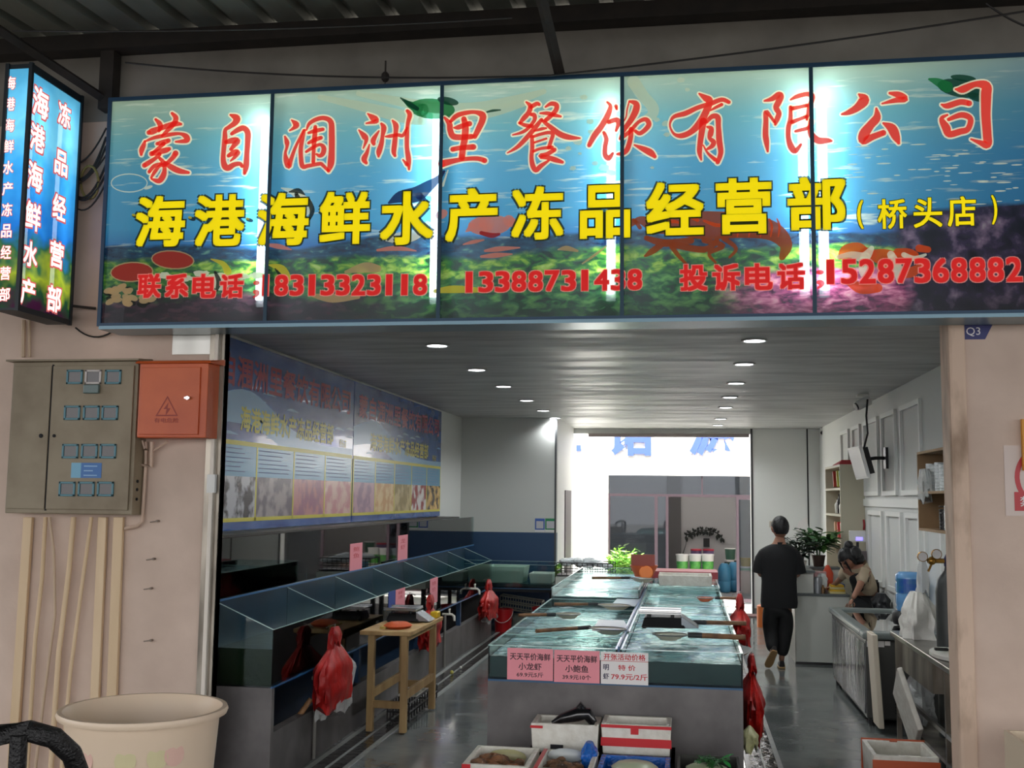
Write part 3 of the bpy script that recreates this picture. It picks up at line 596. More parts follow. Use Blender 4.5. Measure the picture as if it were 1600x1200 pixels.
for i in range(7):
    a = P(112, 260+i*9+random.uniform(-6, 6), Y=-.1); c = P(166, 200+i*14, Y=-.06)
    wire('loose dark cable of the tangle between the two light box signs', sag(a, c, random.uniform(.03, .14), 10), random.choice((.006, .008)), name='cable', cat='cable')['group'] = 'cables tangled between the two signs'
wire('yellowish cable coil in the tangle between the two light box signs', [P(140+14*math.cos(t*.5), 285+26*math.sin(t*.5), Y=-.04-.002*t) for t in range(26)], .009, M('yellow_cable', (130, 118, 60), .6), 'cable_coil', 'cable')
wire('thin dark wire drooping under the projecting sign to the long sign', sag(P(118, 512, Y=-.02), P(176, 518, Y=-.03), .05, 8), .006)
# ================================================================ DOWNLIGHTS
m_lamp = M('downlight_glow', (250, 252, 255), .3, emit=14); m_ring = M('downlight_ring', (225, 225, 225), .4)
def downlight(x, y, lab, grp):
    t = thing('downlight', lab, 'ceiling light', (x, y, ZC), grp)
    b = MB(); b.lathe((x, y, ZC-.012), [(.075, .012), (.098, .008), (.10, .0), (.082, .0), (.078, .006)], 24, cap0=False, cap1=False); b.build('trim_ring', m_ring, t, smooth=True)
    b = MB(); b.lathe((x, y, ZC-.008), [(.001, .002), (.079, .0)], 24, cap0=False, cap1=False); b.build('diffuser', m_lamp, t)
    l = bpy.data.lights.new('downlight_lamp', 'SPOT'); l.energy = 50; l.spot_size = math.radians(150); l.spot_blend = .6; l.shadow_soft_size = .07; l.color = (.96, .99, 1)
    lo = bpy.data.objects.new('lamp', l); COL.objects.link(lo); lo.parent = t; lo.location = (0, 0, -.03)
ordn = ('first', 'second', 'third', 'fourth', 'fifth', 'sixth', 'seventh')
for i, (px, py) in enumerate(((670,539),(733,577),(775,603),(815,625),(844,641),(877,656))):
    p = P(px, py, Z=ZC); downlight(-1.98, min(p.y, 9.75), 'round recessed downlight, %s from the front in the left ceiling row' % ordn[i], 'downlights in the left row')
for i, (px, py) in enumerate(((1186,531),(1161,568),(1150,598),(1141,620),(1134,636),(1131,654),(1128,664))):
    p = P(px, py, Z=ZC); downlight(.52, p.y, 'round recessed downlight, %s from the front in the right ceiling row' % ordn[i], 'downlights in the right row')

# ================================================================ CENTRE TANKS
m_glass = glass('tank_glass'); m_gedge2 = M('glass_edge', (176, 206, 204), .15, metal=0, spec=1)
m_rim = M('silver_rim', (190, 200, 200), .25, metal=.3)
m_water = M('lively_water', (104, 146, 154), .05, c2=(214, 224, 224), scale=9, bump=.8, bscale=10, contrast=(.45, .72))
m_deepw = M('deep_water', (14, 40, 48), .2, c2=(28, 58, 60), scale=3, contrast=(.3, .8))
m_base = m_conc
CX0, CXM, CX1 = -1.275, -.43, .345
Z1, Z2 = .75, .975
t = MB(); t.box((CX0+.0, .30, 0), (CX1+.0, 7.0, Z1)); pl = t.build('tank_plinth', m_base); tag(pl, 'long grey tiled block carrying the two middle rows of fish tanks', 'plinth')
def tank(name, label, x0, x1, y0, y1, zb, zt, parts, zw, grp=None, rim=True, wm=None, deep=None):
    g = .008
    t = thing(name, label, 'fish tank', ((x0+x1)/2, (y0+y1)/2, zb), grp)
    b = MB(); b.box((x0, y0, zb), (x1, y0+g, zt)); b.box((x0, y1-g, zb), (x1, y1, zt)); b.box((x0, y0+g, zb), (x0+g, y1-g, zt)); b.box((x1-g, y0+g, zb), (x1, y1-g, zt))
    b.build('glass_walls', m_glass, t)
    for y in parts:
        b = MB(); b.box((x0+g, y-.004, zb+.01), (x1-g, y+.004, zt-.003)); b.build('glass_partition', m_glass, t)
        b = MB(); b.box((x0+g, y-.005, zt-.003), (x1-g, y+.005, zt)); b.build('partition_edge', m_gedge2, t)
    if rim:
        b = MB(); r = .009
        b.box((x0-.002, y0-.002, zt), (x1+.002, y0+r, zt+.004)); b.box((x0-.002, y1-r, zt), (x1+.002, y1+.002, zt+.004)); b.box((x0-.002, y0, zt), (x0+r+.004, y1, zt+.004)); b.box((x1-r-.004, y0, zt), (x1+.002, y1, zt+.004)); b.build('rim', m_gedge2, t)
    ys = [y0+g]+list(parts)+[y1-g]
    for a, c in zip(ys, ys[1:]):
        b = MB(); e = .008; b.m = 1; b.box((x0+g+.002, a+e, zb+.012), (x1-g-.002, c-e, zw-.002)); b.m = 0
        n = 10; m = max(int((c-a)*12), 4)
        for i in range(n):
            for j in range(m):
                xs_ = [x0+g+.003+(x1-x0-2*g-.006)*k/n for k in (i, i+1)]; ys_ = [a+e+(c-a-2*e)*k/m for k in (j, j+1)]
                zf = lambda X, Yy: zw+.006*noise.noise(Vector((X*9, Yy*9, 1)))
                b.quad(*[(X, Yy, zf(X, Yy)) for X, Yy in ((xs_[0], ys_[0]), (xs_[1], ys_[0]), (xs_[1], ys_[1]), (xs_[0], ys_[1]))])
        b.build('water', [wm or m_water, deep or m_deepw], t)
    b = MB(); b.box((x0, y0, zb-.012), (x1, y1, zb)); b.build('base_plate', M('blue_base_plate', (40, 84, 120), .4), t)
    return t
tank('fish_tank', 'left middle glass tank row nearest the front, carrying the paper price notices', CX0, CXM-.01, .30, 3.63, Z1+.012, Z2, (.92, 1.32, 1.9, 2.75), Z2-.07)
tank('fish_tank', 'taller left middle glass tank row farther back towards the rear doorway', CX0, CXM-.01, 3.65, 6.85, Z1+.012, 1.075, (4.7, 5.8), 1.0)
tank('fish_tank', 'right middle glass tank row beside the walkway, long net handles lying across', CXM+.01, CX1, .30, 4.95, Z1+.012, Z2, (1.2, 1.85, 2.5, 3.3, 4.1), Z2-.07)
tank('fish_tank', 'rearmost right middle glass tank holding the white foam box', CXM+.01, CX1, 4.97, 6.85, Z1+.012, Z2+.03, (5.9,), Z2-.08)
b = MB(); b.box((CXM-.006, .30, Z1), (CXM+.006, 6.85, Z2+.02)); tag(b.build('tank_divider', M('blue_divider', (44, 88, 124), .3)), 'blue upright sheet between the left and right middle tank rows', 'divider')
# bubbling air stones at the surface
for i, (px, py, s) in enumerate(((768,1019,.05),(985,920,.04),(1024,935,.05),(988,965,.045),(845,890,.03))):
    p = P(px, py, Z=.96); 
# price notices on the front glass
m_pinkp = M('pink_paper', (236, 150, 160), .7); m_whp = M('white_paper', (232, 228, 226), .6); m_ink = M('black_ink', (60, 30, 40), .6); m_redink = M('red_ink', (196, 34, 44), .6)
yn_ = .296
def notice(x0, x1, y0, y1, label, m, rows, Y=yn_, grp='paper notices on the front tank glass'):
    a = P(x0, y0, Y=Y); c = P(x1, y1, Y=Y)
    t = thing('price_notice', label, 'notice', ((a.x+c.x)/2, Y-.001, c.z), grp)
    b = MB(); b.box((a.x, Y-.003, c.z), (c.x, Y-.001, a.z)); b.build('sheet', m, t)
    W, H = c.x-a.x, a.z-c.z
    for mm in {r[4] for r in rows}:
        b = MB()
        for (s, u, v, h, k, *w) in rows:
            if k is mm: text(b, s, (a.x+u*W, Y-.0036, a.z-v*H), (1, 0, 0), (0, 0, 1), h*H, w[0]*W if w else None, .022)
        b.build('writing', mm, t)
    return t, a, c
notice(793, 864, 1012, 1064, 'pink paper notice at the left end of the front tank glass', m_pinkp, [('天天平价海鲜', .5, .26, .22, m_ink, .88), ('小龙虾', .5, .57, .22, m_ink, .5), ('69.9元5斤', .5, .83, .15, m_ink, .58)])
notice(866, 937, 1015, 1068, 'pink paper notice in the middle of the front tank glass', m_pinkp, [('天天平价海鲜', .5, .26, .22, m_ink, .88), ('小鲍鱼', .5, .57, .22, m_ink, .5), ('39.9元10个', .5, .83, .15, m_ink, .62)])
m_inkn = M('navy_ink', (40, 36, 70), .6)
t_, a_, c_ = notice(939, 1013, 1018, 1071, 'white paper notice with red and black print, rightmost on the front tank glass', m_whp, [('开张活动价格', .5, .15, .19, m_redink, .88), ('特 价', .55, .48, .17, m_redink, .36), ('明', .11, .48, .18, m_inkn), ('虾', .11, .76, .18, m_inkn), ('79.9元/2斤', .6, .76, .19, m_redink, .76)])
b = MB(); b.box((a_.x, yn_-.0038, a_.z-.285*(a_.z-c_.z)), (c_.x, yn_-.0032, a_.z-.27*(a_.z-c_.z))); b.build('rule', m_redink, t_)
# landing nets lying across the tanks
m_wood = M('worn_wood', (134, 96, 62), .6, c2=(92, 62, 40), scale=12, stretch=(1, 1, .2)); m_net = film('net_mesh', (196, 186, 160), .75, .6); m_neto = film('orange_net', (224, 96, 40), .85, .5); m_grip = M('grip_tape', (30, 30, 34), .5)
def net(px0, px1, pxe, z, label, mesh=None, r=.014, wd=.09):
    """handle from px0 to px1 then a net to pxe"""
    a, c, e = [P(*q, Z=z) for q in (px0, px1, pxe)]
    t = thing('landing_net', label, 'net', a, 'landing nets laid across the middle tanks')
    b = MB(); b.tube([a, a.lerp(c, .75)], [r, r*.95], 8); b.build('handle', m_wood, t, smooth=True)
    b = MB(); b.tube([a.lerp(c, .75), c], r*1.05, 8); b.build('grip', m_grip, t, smooth=True)
    d = (e-c); L = d.length; d.normalize(); n = Vector((-d.y, d.x, 0)); b = MB()
    ring = [c+d*(L*.5-L*.5*math.cos(k*math.pi/8))+n*(wd*math.sin(k*math.pi/8)) for k in range(17)]
    b.tube(ring, .005, 6, closed=False); b.build('hoop', M('net_wire', (150, 150, 148), .3, metal=.8), t)
    b = MB(); k = len(ring); mid = c+d*L*.6-Vector((0, 0, .035)); ring2 = [q.lerp(mid, .55)-Vector((0, 0, .02)) for q in ring]
    b.add(ring+ring2+[mid], [(i, (i+1) % k, k+(i+1) % k, k+i) for i in range(k)]+[(k+i, k+(i+1) % k, 2*k) for i in range(k)]); b.build('mesh', mesh or m_net, t, smooth=True)
net((838, 986), (922, 980), (978, 984), 1.0, 'long wooden net handle nearest the front on the left middle tank', wd=.10)
net((810, 961), (868, 960), (905, 958), 1.0, 'wooden handled net second from the front on the left middle tank')
net((866, 944), (936, 944), (985, 947), 1.0, 'wooden handled net with pale mesh just before the taller left tank', wd=.12)
net((1165, 996), (1075, 992), (1020, 990), 1.0, 'pale net with a thick handle nearest the front on the right tank', r=.019, wd=.10)
net((1166, 974), (1083, 972), (1062, 973), 1.0, 'net handle pointing to the walkway just behind the scale', r=.017, wd=.06)
net((1150, 935), (1117, 934), (1088, 933), 1.0, 'small orange net farthest back on the right middle tank', m_neto, wd=.09)
net((925, 903), (985, 903), (1022, 905), 1.105, 'dark handled net lying across the taller left tank')
# white sheet on the near divider
q = [P(*p, Z=Z2+.012) for p in ((935, 969), (975, 970), (985, 987), (925, 986))]
b = MB(); b.hexa(q[::-1], [p+V(0, 0, .004) for p in q[::-1]]); tag(b.build('foam_sheet', M('white_sheet', (226, 230, 236), .4)), 'white plastic sheet on the left middle tank beside the divider', 'sheet')
q = [P(*p, Z=Z2+.012) for p in ((965, 935), (1002, 936), (992, 948), (955, 946))]
b = MB(); b.hexa(q[::-1], [p+V(0, 0, .004) for p in q[::-1]]); tag(b.build('grey_sheet', M('grey_sheet', (150, 156, 160), .3)), 'grey plastic sheet lying farther back by the divider', 'sheet')
# electronic scale
m_chrome = M('chrome', (210, 212, 214), .12, metal=1); m_lcd = M('lcd', (90, 110, 100), .3)
def scale_(x, y, z, label, rz=0, s=1.0):
    t = thing('electronic_scale', label, 'scale', (x, y, z))
    b = MB(); b.hexa([(x-.15*s, y-.13*s, z+.01), (x+.15*s, y-.13*s, z+.01), (x+.15*s, y+.13*s, z+.01), (x-.15*s, y+.13*s, z+.01)], [(x-.13*s, y-.10*s, z+.075*s), (x+.12*s, y-.10*s, z+.075*s), (x+.12*s, y+.12*s, z+.075*s), (x-.13*s, y+.12*s, z+.075*s)]); b.build('body', m_black, t, bevel=.006)
    b = MB(); b.hexa([(x+.12*s, y-.12*s, z+.012), (x+.24*s, y-.12*s, z+.012), (x+.24*s, y+.12*s, z+.012), (x+.12*s, y+.12*s, z+.012)], [(x+.12*s, y-.12*s, z+.09*s), (x+.225*s, y-.12*s, z+.022*s), (x+.225*s, y+.12*s, z+.022*s), (x+.12*s, y+.12*s, z+.09*s)]); b.build('keypad', M('keypad', (140, 144, 150), .25, metal=.5), t, bevel=.003)
    b = MB(); b.box((x-.17*s, y-.14*s, z+.1*s), (x+.12*s, y+.14*s, z+.112*s)); b.box((x-.17*s, y-.14*s, z+.112*s), (x+.12*s, y-.13*s, z+.125*s)); b.box((x-.17*s, y+.13*s, z+.112*s), (x+.12*s, y+.14*s, z+.125*s)); b.build('weighing_pan', m_chrome, t, bevel=.003)
    b = MB()
    for dx in (-.1, .06):
        for dy in (-.08, .08): b.cyl((x+dx*s, y+dy*s, z+.07*s), (x+dx*s, y+dy*s, z+.1*s), .012*s, 8)
    b.build('pan_support', m_black, t)
    for dx in (-.13, .13):
        for dy in (-.1, .1): b = MB(); b.cyl((x+dx*s, y+dy*s, z), (x+dx*s, y+dy*s, z+.012), .015, 8); b.build('foot', m_black, t)
        return t
scale_(-.17, 1.55, Z2+.005, 'black and silver electronic scale standing on the right middle tank', 0, 1.08)
# foam box, bowls and basket at the back of the tanks
m_foam = M('white_foam', (228, 226, 216), .75, c2=(212, 208, 196), scale=18, bump=.12, bscale=60)
m_tape = M('red_tape', (196, 30, 38), .35)
def foam(name, label, a, c, tape=(), parent=None, th=.03, m=None, grp=None, lidded=False):
    t = thing(name, label, 'foam box', ((a[0]+c[0])/2, (a[1]+c[1])/2, a[2]), grp)
    b = MB()
    if lidded: b.box(a, c)
    else: b.openbox(a, c, th, .03, .01)
    b.build('box', m or m_foam, t, bevel=.005)
    for (p, q, mt) in tape: b = MB(); b.box(p, q); b.build('tape', mt, t)
    return t
foam('foam_box', 'long white foam box lying on the rearmost right middle tank', (-.30, 5.1, 1.01), (.27, 5.6, 1.12))
b = MB(); b.box((-.40, 6.2, 1.01), (.36, 6.75, 1.09)); tag(b.build('red_rimmed_tray', M('red_tray', (170, 70, 76), .5)), 'low red edged tray behind the long foam box on the right tanks', 'tray')
m_orange = M('orange_plastic', (206, 92, 44), .4)
t = thing('orange_bowl', 'orange plastic bowl with a square board standing in it on the taller tank', 'bowl', P(1006, 901, Z=1.08))
c = P(1006, 901, Z=1.08); b = MB(); b.lathe(c, [(.10, 0), (.14, .12), (.155, .125), (.15, .11), (.10, .012)], 24, cap1=True); b.build('bowl', m_orange, t, smooth=True)
b = MB(); b.box((c.x-.14, c.y+.02, c.z+.06), (c.x+.12, c.y+.035, c.z+.24)); b.build('board', M('brown_board', (140, 70, 60), .5), t)
b = MB(); b.lathe(c+V(.03, -.16, .055), [(.001, .004), (.062, .004), (.075, 0), (.062, -.004), (.001, -.004)], 20, cap0=False, cap1=False, R=Matrix.Rotation(math.radians(80), 3, 'X')); b.build('disc', M('orange_lid', (224, 120, 50), .4), t)
t = thing('wire_basket', 'dark wire basket with clear plastic and seafood on the rear left stand', 'basket', (-1.35, 8.6, .84))
b = MB()
x0, x1, y0, y1, z0, z1 = -1.78, -1.0, 8.4, 8.9, .86, 1.03
for z in (z0, z0+.06, z1): b.tube([(x0, y0, z), (x1, y0, z), (x1, y1, z), (x0, y1, z)], .007, 5, closed=True)
for k in range(12):
    x = x0+(x1-x0)*k/11
    for y in (y0, y1): b.cyl((x, y, z0), (x, y, z1), .005, 4)
b.box((x0, y0, z0-.01), (x1, y1, z0)); b.build('frame', m_black, t)
b = MB()
for k in range(26): b.ball((random.uniform(x0+.08, x1-.08), random.uniform(y0+.08, y1-.08), z1+random.uniform(-.05, .03)), random.uniform(.04, .08), 8, 5, 1.3, 1, .6)
b.build('plastic_cover', M('crumpled_clear', (214, 222, 224), .15, bump=.8, bscale=30), t)
t = thing('rear_stand', 'low white foam crate stand under the wire basket', 'stand', (-1.39, 8.65, 0))
b = MB(); b.box((-1.8, 8.4, .62), (-.98, 8.95, .84)); b.build('top_crate', M('pale_crate', (190, 200, 190), .5), t, bevel=.01)
for (x, y) in ((-1.76, 8.45), (-1.02, 8.45), (-1.76, 8.9), (-1.02, 8.9)): b = MB(); b.box((x-.03, y-.03, 0), (x+.03, y+.03, .62)); b.build('leg', m_dark, t)
# rear left tank on its stand
tank('fish_tank', 'low rear glass tank with pale tubs inside, below the navy wall', -3.35, -1.84, 8.75, 9.6, .64, .97, (), .70, wm=m_deepw, deep=m_deepw)
t = thing('tank_stand', 'dark metal stand below the rear glass tank', 'stand', (-2.6, 9.1, 0)); b = MB(); b.box((-3.35, 8.75, .585), (-1.84, 9.6, .625)); b.build('top', m_dark, t)
for x in (-3.3, -1.9):
    for y in (8.8, 9.55): b = MB(); b.box((x-.025, y-.025, 0), (x+.025, y+.025, .585)); b.build('leg', m_dark, t)
b = MB(); b.openbox((-2.85, 8.85, .705), (-2.3, 9.4, .93), .012, .01, .03); tag(b.build('white_tub', M('greenish_white', (176, 196, 180), .4)), 'large pale tub inside the low rear tank, left one', 'tub')
b = MB(); b.openbox((-2.24, 8.9, .705), (-1.9, 9.35, .84), .012, .01, .02); tag(b.build('small_tray', M('tray_white', (206, 210, 200), .4)), 'small white slatted tray inside the low rear tank, right one', 'tray')
# crates and red buckets under it
def bucket(name, label, c, r, h, m, rim=None, handle=True, cat='bucket', grp=None, lid=None, band=None, hz=.0, taper=.82):
    t = thing(name, label, cat, c, grp); b = MB()
    b.lathe(c, [(r*taper, 0), (r*.98, h*.94), (r*1.04, h*.94), (r*1.04, h), (r*.97, h), (r*taper*.96, .012)] if lid is None else [(r*taper, 0), (r*.98, h*.94), (r*.98, h)], 28, cap1=True); b.build('body', m, t, smooth=True)
    if lid is not None: b = MB(); b.lathe(Vector(c)+V(0, 0, h*.97), [(r*1.05, 0), (r*1.05, h*.07), (r*.9, h*.075)], 28); b.build('lid', lid, t, smooth=True)
    if band is not None: b = MB(); b.lathe(Vector(c), [(r*(taper+(1-taper)*.25)*1.003, h*.22), (r*(taper+(1-taper)*.72)*1.006, h*.68)], 28, cap0=False, cap1=False); b.build('label_band', band, t, smooth=True)
    if handle: b = MB(); b.tube([Vector(c)+V(r*1.03*math.cos(a), -r*1.03*math.sin(a), h*.9-hz*math.sin(a)) for a in [math.pi*k/12 for k in range(13)]], .005, 6); b.build('handle', M('handle_white', (200, 190, 188), .4), t)
    return t
m_redp = M('red_plastic', (186, 24, 30), .35)
bucket('red_bucket', 'red plastic bucket with a wire handle by the left tank row end', (-2.62, 8.98, 0), .14, .32, m_redp, hz=.15)
bucket('red_bucket', 'red plastic bucket farther right, half hidden behind the middle tank', (-2.05, 8.98, 0), .15, .36, m_redp, hz=.15)
t = thing('white_crate', 'tilted white plastic crate under the rear tank behind the red buckets', 'crate', (-2.42, 9.45, .3))
b = MB()
for z in (0, .09, .18): b.tube([(-2.72, 9.3, .30+z), (-2.1, 9.3, .22+z), (-2.1, 9.55, .22+z), (-2.72, 9.55, .30+z)], .012, 5, closed=True)
for k in range(9):
    x = -2.72+.62*k/8; z = .30-.08*k/8; b.cyl((x, 9.3, z), (x, 9.3, z+.18), .007, 4); b.cyl((x, 9.55, z), (x, 9.55, z+.18), .007, 4)
b.build('lattice', M('crate_white', (170, 176, 166), .5), t)
b = MB(); b.openbox((-2.74, 9.28, 0), (-2.06, 9.58, .2), .015); tag(b.build('grey_crate', M('crate_grey', (120, 128, 120), .5)), 'greyish crate on the floor below the tilted white crate', 'crate')

# ================================================================ LEFT TANK WALL
LX, LB = -2.72, -3.12
Y0, Y1 = .25, 8.55
t = thing('tank_bench', 'long grey cement bench under the left wall tanks, open in front', 'bench', (LX-.3, (Y0+Y1)/2, 0))
b = MB(); b.box((LX-.07, Y0+.05, 0), (LX, Y1, .36)); b.build('kerb', m_conc, t)
b = MB(); b.box((XL+.005, Y0, 0), (LX, Y0+.05, .655)); b.build('end_panel', m_conc, t)
b = MB(); b.box((XL+.005, Y1-.05, 0), (LX-.07, Y1, .64)); b.build('end_wall', m_conc, t)
b = MB(); b.box((XL+.005, Y0+.05, .64), (LX-.02, Y1, .655)); b.build('shelf', m_dark, t)
for y in (2.3, 4.4, 6.5): b = MB(); b.box((LX-.07, y-.03, .36), (LX-.02, y+.03, .64)); b.build('post', m_navy, t)
b = MB(); b.box((XL+.01, Y0+.05, 0), (XL+.02, Y1-.05, .64)); b.build('back_panel', m_navy, t)
m_lwater = M('dark_pond_water', (26, 40, 34), .05, c2=(44, 50, 34), scale=2.5, bump=.25, bscale=8)
m_bluebk = M('tank_back_blue', (16, 50, 74), .35, c2=(12, 36, 54), scale=2)
lt = thing('wall_tank_lower', 'long lower glass tank on the left bench with sloping partitions', 'fish tank', (LX-.2, (Y0+Y1)/2, .66))
b = MB(); zf, zb_ = 1.035, 1.20
b.box((LX-.008, Y0, .66), (LX, Y1, zf)); b.build('front_glass', m_glass, lt)
b = MB(); b.box((LX-.01, Y0, zf), (LX+.001, Y1, zf+.004)); b.build('front_edge', m_gedge2, lt)
b = MB(); b.box((LX-.01, Y0-.002, .652), (LX+.004, Y1, .664)); b.build('bottom_edge', M('blue_edge', (40, 92, 140), .3), lt)
for y in (Y0+.004, 1.55, 2.75, 3.95, 5.15, 6.35, 7.45, Y1-.004):
    b = MB(); v = [(y+s, q) for s in (-.004, .004) for q in ((LX-.008, .66), (LX-.008, zf), (LB, zb_), (LB, .66))]
    pt = [Vector((q[0], yy, q[1])) for yy, q in v]; b.add(pt, [(0, 1, 2, 3), (7, 6, 5, 4), (0, 4, 5, 1), (1, 5, 6, 2), (2, 6, 7, 3), (3, 7, 4, 0)]); b.build('partition', m_glass, lt)
    b = MB(); b.add([Vector((LX-.008, y-.005, zf)), Vector((LX-.008, y+.005, zf)), Vector((LB, y+.005, zb_)), Vector((LB, y-.005, zb_)), Vector((LX-.008, y-.005, zf+.005)), Vector((LX-.008, y+.005, zf+.005)), Vector((LB, y+.005, zb_+.005)), Vector((LB, y-.005, zb_+.005))], [(3, 2, 1, 0), (4, 5, 6, 7), (0, 1, 5, 4), (1, 2, 6, 5), (2, 3, 7, 6), (3, 0, 4, 7)]); b.build('partition_edge', m_gedge2, lt)
b = MB(); b.box((LB-.01, Y0, .66), (LB, Y1, 1.21)); b.build('back_glass', m_bluebk, lt)
b = MB(); b.box((LB+.002, Y0+.012, .664), (LX-.012, Y1-.012, .905)); b.build('water', m_lwater, lt)
up = thing('wall_tank_upper', 'long upper glass tank on the left wall below the blue menu posters', 'fish tank', (LB-.15, (Y0+Y1)/2, 1.215))
b = MB(); b.box((LB-.008, Y0, 1.225), (LB, 9.2, 1.63)); b.build('front_glass', glass('tank_glass2', (205, 228, 226), 1.3), up)
b = MB(); b.box((XL+.02, Y0, 1.212), (LB+.012, 9.2, 1.225)); b.build('base_plate', M('blue_edge_bright', (54, 110, 160), .3), up)
for y in (Y0, 2.0, 4.0, 6.0, 8.3, 9.19): b = MB(); b.box((XL+.06, y, 1.226), (LB-.008, y+.008, 1.62)); b.build('partition', m_glass, up)
b = MB(); b.box((XL+.03, Y0, 1.226), (XL+.05, 8.3, 1.63)); b.build('mirror_back', M('dark_mirror', (150, 165, 165), .03, metal=1, bump=.012, bscale=3), up)
b = MB(); b.box((XL+.06, 3.6, 1.228), (LB-.012, 8.2, 1.40)); b.build('water', M('upper_water', (18, 34, 34), .05, bump=.4, bscale=14), up)
b = MB(); b.box((XL+.03, Y0, 1.63), (LB-.03, 8.3, 1.648)); b.build('top_rail', m_black, up)
tag(MB().box((XL+.006, Y0+.05, .66), (XL+.03, 9.7, 1.2)).build('lower_wall_panel', m_navy), 'navy lower part of the left wall behind the tanks', 'panel')
# pink price tags on the tanks
def ptag(px0, py0, px1, py1, X, label, s='海鲜特价'):
    a = P(px0, py0, X=X); c = P(px1, py1, X=X); y0, y1 = sorted((a.y, c.y)); z0, z1 = sorted((a.z, c.z))
    t = thing('price_tag', label, 'price tag', (X, (y0+y1)/2, z0), 'pink price tags on the left tanks')
    b = MB(); b.box((X, y0, z0), (X+.003, y1, z1)); b.build('card', m_pinkp, t)
    b = MB()
    for k, ch in enumerate(s[:3]): text(b, ch, (X+.0036, (y0+y1)/2, z1-(k+.9)*(z1-z0)/4.2), (0, 1, 0), (0, 0, 1), (z1-z0)*.17, (y1-y0)*.5, .0)
    b.build('writing', m_redink, t)
ptag(547, 850, 565, 889, LB+.001, 'pink price tag on the upper left tank, nearest the front', '鲍鱼')
ptag(622, 837, 636, 876, LB+.001, 'pink price tag on the upper left tank, farther back', '龙虾')
ptag(618, 922, 632, 946, LX+.001, 'pink price tag on the lower left tank behind the wooden stool', '鲜活')
ptag(672, 905, 683, 940, LX+.001, 'pink price tag on the lower left tank farthest back', '特价')
b = MB(); a = P(607, 925, X=LX); c = P(617, 945, X=LX); b.box((LX+.001, a.y, c.z), (LX+.004, c.y+.0, a.z)); tag(b.build('blue_card', M('blue_card', (40, 70, 150), .5)), 'small blue card beside the pink tag on the lower left tank', 'card')
# posters on the left wall
m_pbase = M('poster_blue', (66, 108, 176), .22, c2=(34, 70, 140), scale=1.6, stretch=(1, 1, 2.6), coat=.3)
m_py = M('poster_yellow', (206, 196, 70), .3); m_pred = M('poster_red', (170, 50, 70), .3); m_plt = M('poster_pale', (150, 186, 214), .25)
m_tl = M('tile_cyan', (110, 160, 190), .25)
XP = XL+.028
def poster(ya, yb, label, tiles, title, sub, cut=0):
    z0, z1 = 1.655, 3.12
    t = thing('menu_poster', label, 'poster', (XP, (ya+yb)/2, z0), 'blue menu posters on the left wall')
    b = MB(); b.box((XP-.02, ya, z0), (XP, yb, z1)); b.build('panel', m_pbase, t)
    b = MB(); L_ = yb-ya
    pts = [(ya, 2.55, .10), (ya+L_*.2, 2.62, .13), (ya+L_*.45, 2.42, .10), (ya+L_*.7, 2.36, .05), (yb, 2.38, .03)]
    ribbon(b, pts, lambda u, v: Vector((XP+.0012, u, v)), mr=0, cap=False)
    for k in range(22): y = random.uniform(ya+.1, yb-.2); z = random.uniform(2.28, 2.95); ribbon(b, [(y, z, .002), (y+.12, z+.01, .012), (y+.3, z, .002)], lambda u, v: Vector((XP+.001+.0001*k, u, v)), mr=0, cap=False)
    # foam strokes are mesh with tiny radii: scaled below
    b.build('wave_print', m_plt, t)
    b = MB(); text(b, title, (XP+.003, ya+L_*.5, 2.88), (0, 1, 0), (0, 0, 1), .24, L_*.92, .03); b.build('title_lettering', m_pred, t)
    b = MB(); text(b, sub, (XP+.003, ya+L_*.48, 2.52), (0, 1, 0), (0, 0, 1), .19, L_*.66, .035); text(b, '桥头店', (XP+.003, ya+L_*.9, 2.45), (0, 1, 0), (0, 0, 1), .08, .22, .01); b.build('name_lettering', m_py, t)
    b = MB(); b.box((XP, ya+.02, 2.31), (XP+.003, yb-.02, 2.345)); b.box((XP, ya+.02, 1.72), (XP+.003, yb-.02, 1.75))
    n = len(tiles); w_ = (L_-.04)/n
    for k in range(n+1): y = ya+.02+w_*k; b.box((XP, y-.014, 1.72), (XP+.003, y+.014, 2.31))
    b.build('grid_lines', m_py, t)
    for k, (c1, c2) in enumerate(tiles):
        y = ya+.02+w_*k; b = MB(); b.box((XP, y+.014, 2.07), (XP+.0022, y+w_-.014, 2.31)); b.build('text_tile', m_tl, t)
        b = MB()
        for r in range(6): b.box((XP+.0022, y+.05, 2.28-r*.035), (XP+.0032, y+w_-.08-random.random()*w_*.3, 2.287-r*.035))
        b.build('text_lines', M('poster_text', (60, 90, 140), .4), t)
        b = MB(); b.box((XP, y+.014, 1.75), (XP+.0022, y+w_-.014, 2.07)); b.build('photo_tile', M('pt%d%d%d' % c1, c1, .25, c2=c2, scale=6.5, contrast=(.44, .56), detail=7), t)
    return t
yS = 4.13
poster(.70, yS-.01, 'blue menu poster nearer the front with four yellow framed food pictures', [((190, 190, 196), (60, 54, 60)), ((110, 100, 110), (170, 160, 160)), ((196, 140, 140), (160, 110, 130)), ((206, 150, 150), (226, 190, 180))], '自涠洲里餐饮有限公司', '海港海鲜水产冻品经营部')
poster(yS+.01, 8.25, 'blue menu poster farther back with five yellow framed food pictures', [((196, 160, 170), (160, 130, 150)), ((206, 160, 110), (230, 200, 150)), ((150, 130, 80), (200, 180, 130)), ((220, 214, 210), (150, 60, 60)), ((60, 40, 30), (220, 180, 110))], '蒙自涠洲里餐饮有限公司', '海港海鲜水产冻品经营部')
